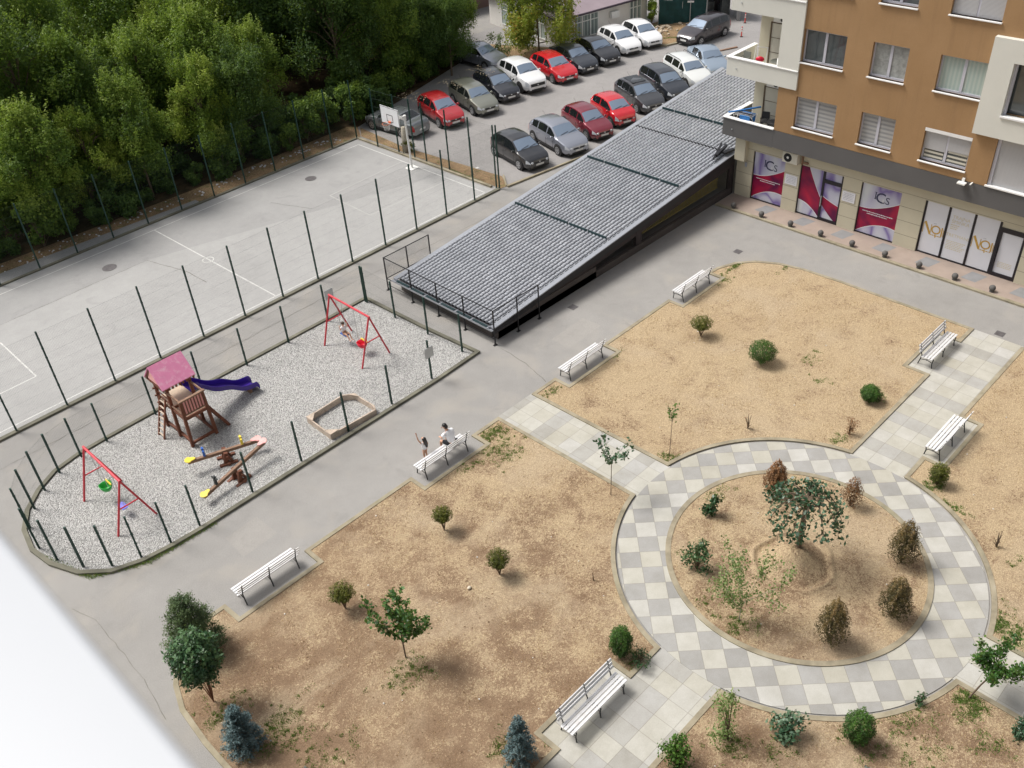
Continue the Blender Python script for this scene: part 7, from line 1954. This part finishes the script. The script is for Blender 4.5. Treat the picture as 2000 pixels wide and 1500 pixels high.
# ---------------------------------------------------------------- white shed and what stands behind the car park
M['shedwall'] = simple('white_shed_render', (.74, .72, .69), .85, 0, .08, .7, .1)
M['shedroof'] = simple('mauve_grey_roof', (.26, .21, .235), .6, 0, .12, .8, .2, 12)
M['shedglass'] = m_blind('vertical_blind_glass', (.16, .20, .20), (.36, .42, .40), .32, 0)
M['roofpurple'] = simple('dark_purple_roof', (.055, .040, .060), .6, 0, .15, .8)
M['brownwall'] = simple('pinkish_brown_render', (.28, .18, .15), .9, 0, .15, .8)
sa = math.atan2(46.55 - 48.20, 61.16 - 52.53)
hs_ = thing('white_shed', 'low white building with a mauve roof and tall curtained windows behind the cars', 'building', (52.5, 48.25, 0), sa)
m = MB(); m.box(0, 8.8, 0, .2, 0, 2.15); m.box(0, .2, .2, 9.0, 0, 2.15); m.box(8.6, 8.8, .2, 9, 0, 2.15)
m.add([(0, 9.0, 0), (.2, 9.0, 0), (.2, 9.0, 2.15), (0, 9, 2.15)], [(0, 1, 2, 3)]); m.build('wall', M['shedwall'], hs_)
def shed_win(x0, x1, z0, z1, front=True):
    w = MB(); (w.box(x0, x1, -.02, -.0, z0, z1) if front else w.box(-.02, 0, x0, x1, z0, z1)); w = w.build('window', M['shedglass'], hs_)
    m = MB()
    for x in np.linspace(x0, x1, 4): (m.box(x - .04, x + .04, -.06, -.02, z0, z1) if front else m.box(-.06, -.02, x - .04, x + .04, z0, z1))
    for z in (z0, z0 + (z1 - z0) * .72, z1): (m.box(x0, x1, -.062, -.02, z - .03, z + .03) if front else m.box(-.062, -.02, x0, x1, z - .03, z + .03))
    m.build('frame', M['white_metal'], w)
shed_win(1.6, 3.9, .3, 1.9); shed_win(7.0, 8.15, .05, 2.0)
shed_win(1.4, 3.2, .35, 1.9, False); shed_win(4.6, 7.2, .35, 1.9, False)
MB().box(5.0, 5.75, -.33, -.03, 1.15, 1.65).build('air_conditioner', M['white_metal'], hs_, bevel=.02)
m = MB(); m.add([(-.35, -.35, 2.10), (9.2, -.35, 2.10), (9.2, 4.6, 2.95), (-.35, 4.6, 2.95), (-.35, 9.4, 2.10), (9.2, 9.4, 2.10), (-.35, -.35, 2.18), (9.2, -.35, 2.18), (9.2, 4.6, 3.03), (-.35, 4.6, 3.03), (-.35, 9.4, 2.18), (9.2, 9.4, 2.18)],
                [(0, 3, 2, 1), (3, 4, 5, 2), (6, 7, 8, 9), (9, 8, 11, 10), (0, 1, 7, 6), (4, 10, 11, 5), (0, 6, 9, 3), (3, 9, 10, 4), (1, 2, 8, 7), (2, 5, 11, 8)])
m.build('roof', M['shedroof'], hs_)
MB().box(-.4, 9.25, -.42, -.34, 2.04, 2.16).build('gutter', M['roofpurple'], hs_)
m = MB(); m.add([(0.0, .1, 2.15), (0, 9.0, 2.15), (0, 4.6, 2.92)], [(0, 2, 1)]); m.build('gable', M['shedwall'], hs_)
# older brown house behind the trees
oh = thing('brown_house', 'brown walled house with a dark purple roof showing between the trees and the white shed', 'building', (50.0, 62.0, 0), sa)
m = MB(); m.box(0, 9, 0, 7, 0, 3.0); m.build('wall', M['brownwall'], oh)
m = MB(); m.add([(-.5, -.5, 2.9), (9.5, -.5, 2.9), (9.5, 3.5, 4.6), (-.5, 3.5, 4.6), (-.5, 7.5, 2.9), (9.5, 7.5, 2.9)], [(0, 1, 2, 3), (3, 2, 5, 4), (0, 3, 4), (1, 5, 2)]); m.build('roof', M['roofpurple'], oh)
oh = thing('brown_house', 'distant house with a brown roof peeping over the thicket at the top left', 'building', (22.0, 88.0, 0), .2)
MB().box(0, 12, 0, 8, 0, 6.0).build('wall', M['shedwall'], oh)
m = MB(); m.add([(-.5, -.5, 5.9), (12.5, -.5, 5.9), (12.5, 4, 8.6), (-.5, 4, 8.6), (-.5, 8.5, 5.9), (12.5, 8.5, 5.9)], [(0, 1, 2, 3), (3, 2, 5, 4), (0, 3, 4), (1, 5, 2)]); m.build('roof', simple('rusty_brown_roof', (.30, .12, .06), .7, 0, .2, 2), oh)
# green netting fence
nf = thing('netting_fence', 'dark green netting sagging on a grey pipe fence behind the dark car', 'fence', (61.1, 45.4, 0), math.atan2(43.0 - 45.4, 63.9 - 61.1))
Ln = 3.7; vs = []; fs = []
for i in range(25):
    for j in range(9):
        x = Ln * i / 24; z = 1.95 * j / 8; sag = .16 * math.sin(math.pi * (x / Ln * 2 % 1)) * (j / 8) ** 2
        vs.append((x, .06 * math.sin(x * 5 + j * .9) + .05 * math.sin(x * 11), .03 + z - sag))
for i in range(24):
    for j in range(8): a = i * 9 + j; fs.append((a, a + 9, a + 10, a + 1))
MB().add(vs, fs).build('netting', simple('dark_green_netting', (.008, .055, .055), .75, 0, .3, 3), nf, smooth=True)
m = MB()
for x in (0, 1.85, 3.7): m.tube((x, .1, 0), (x, .1, 2.15), .025, 8)
m.tube((0, .1, 2.12), (3.7, .1, 2.12), .02, 8); m.build('pipe_frame', M['steel'], nf)
sd_ = thing('dark_shelter', 'dark open shelter crammed with junk behind the netting', 'shed', (64.2, 42.6, 0), math.atan2(-2.4, 2.8))
m = MB(); m.box(-2.5, 2.0, 2.6, 2.7, 0, 3.2); m.box(-2.5, 2.0, .2, 2.6, 2.6, 2.75); m.build('shell', M['rampbeam'], sd_)
m = MB()
for k in range(26):
    x, y, s = rnd.uniform(-2.2, 1.6), rnd.uniform(.7, 2.2), rnd.uniform(.12, .32); m.box(x - s, x + s, y - s, y + s, 0, rnd.uniform(.4, 1.5))
m.build('stored_junk', simple('grey_junk', (.10, .11, .115), .6, .2, .5, 3), sd_)
m = MB()
for x in (-2.45, -.4, 1.9): m.bar((x, .35, 0), (x, .35, 2.6), .12, .12)
m.build('post', M['steel'], sd_)
gw = MB().box(-.12, .12, 0, 1.9, 0, 3.0); gw = gw.build('grey_wall', simple('grey_panel', (.28, .285, .29), .7, 0, .12, 1)); gw.location = (65.3, 40.9, 0); gw.rotation_euler = (0, 0, R(-50)); tag(gw, 'grey wall panel standing beside the junk shelter', 'wall')
lb = MB().box(0, 6, 0, .5, 0, .55).build('low_wall', simple('pale_low_wall', (.42, .40, .38), .8)); lb.location = (67.5, 41.2, 0); lb.rotation_euler = (0, 0, R(-20)); tag(lb, 'low pale wall at the far end of the car park lane', 'wall')
tag(MB().bar((58.6, 38.1, .04), (60.0, 37.5, .05), .16, .07).build('speed_bump', M['wood_mid']), 'brown plank lying across the lane near the pale blue saloon', 'plank')
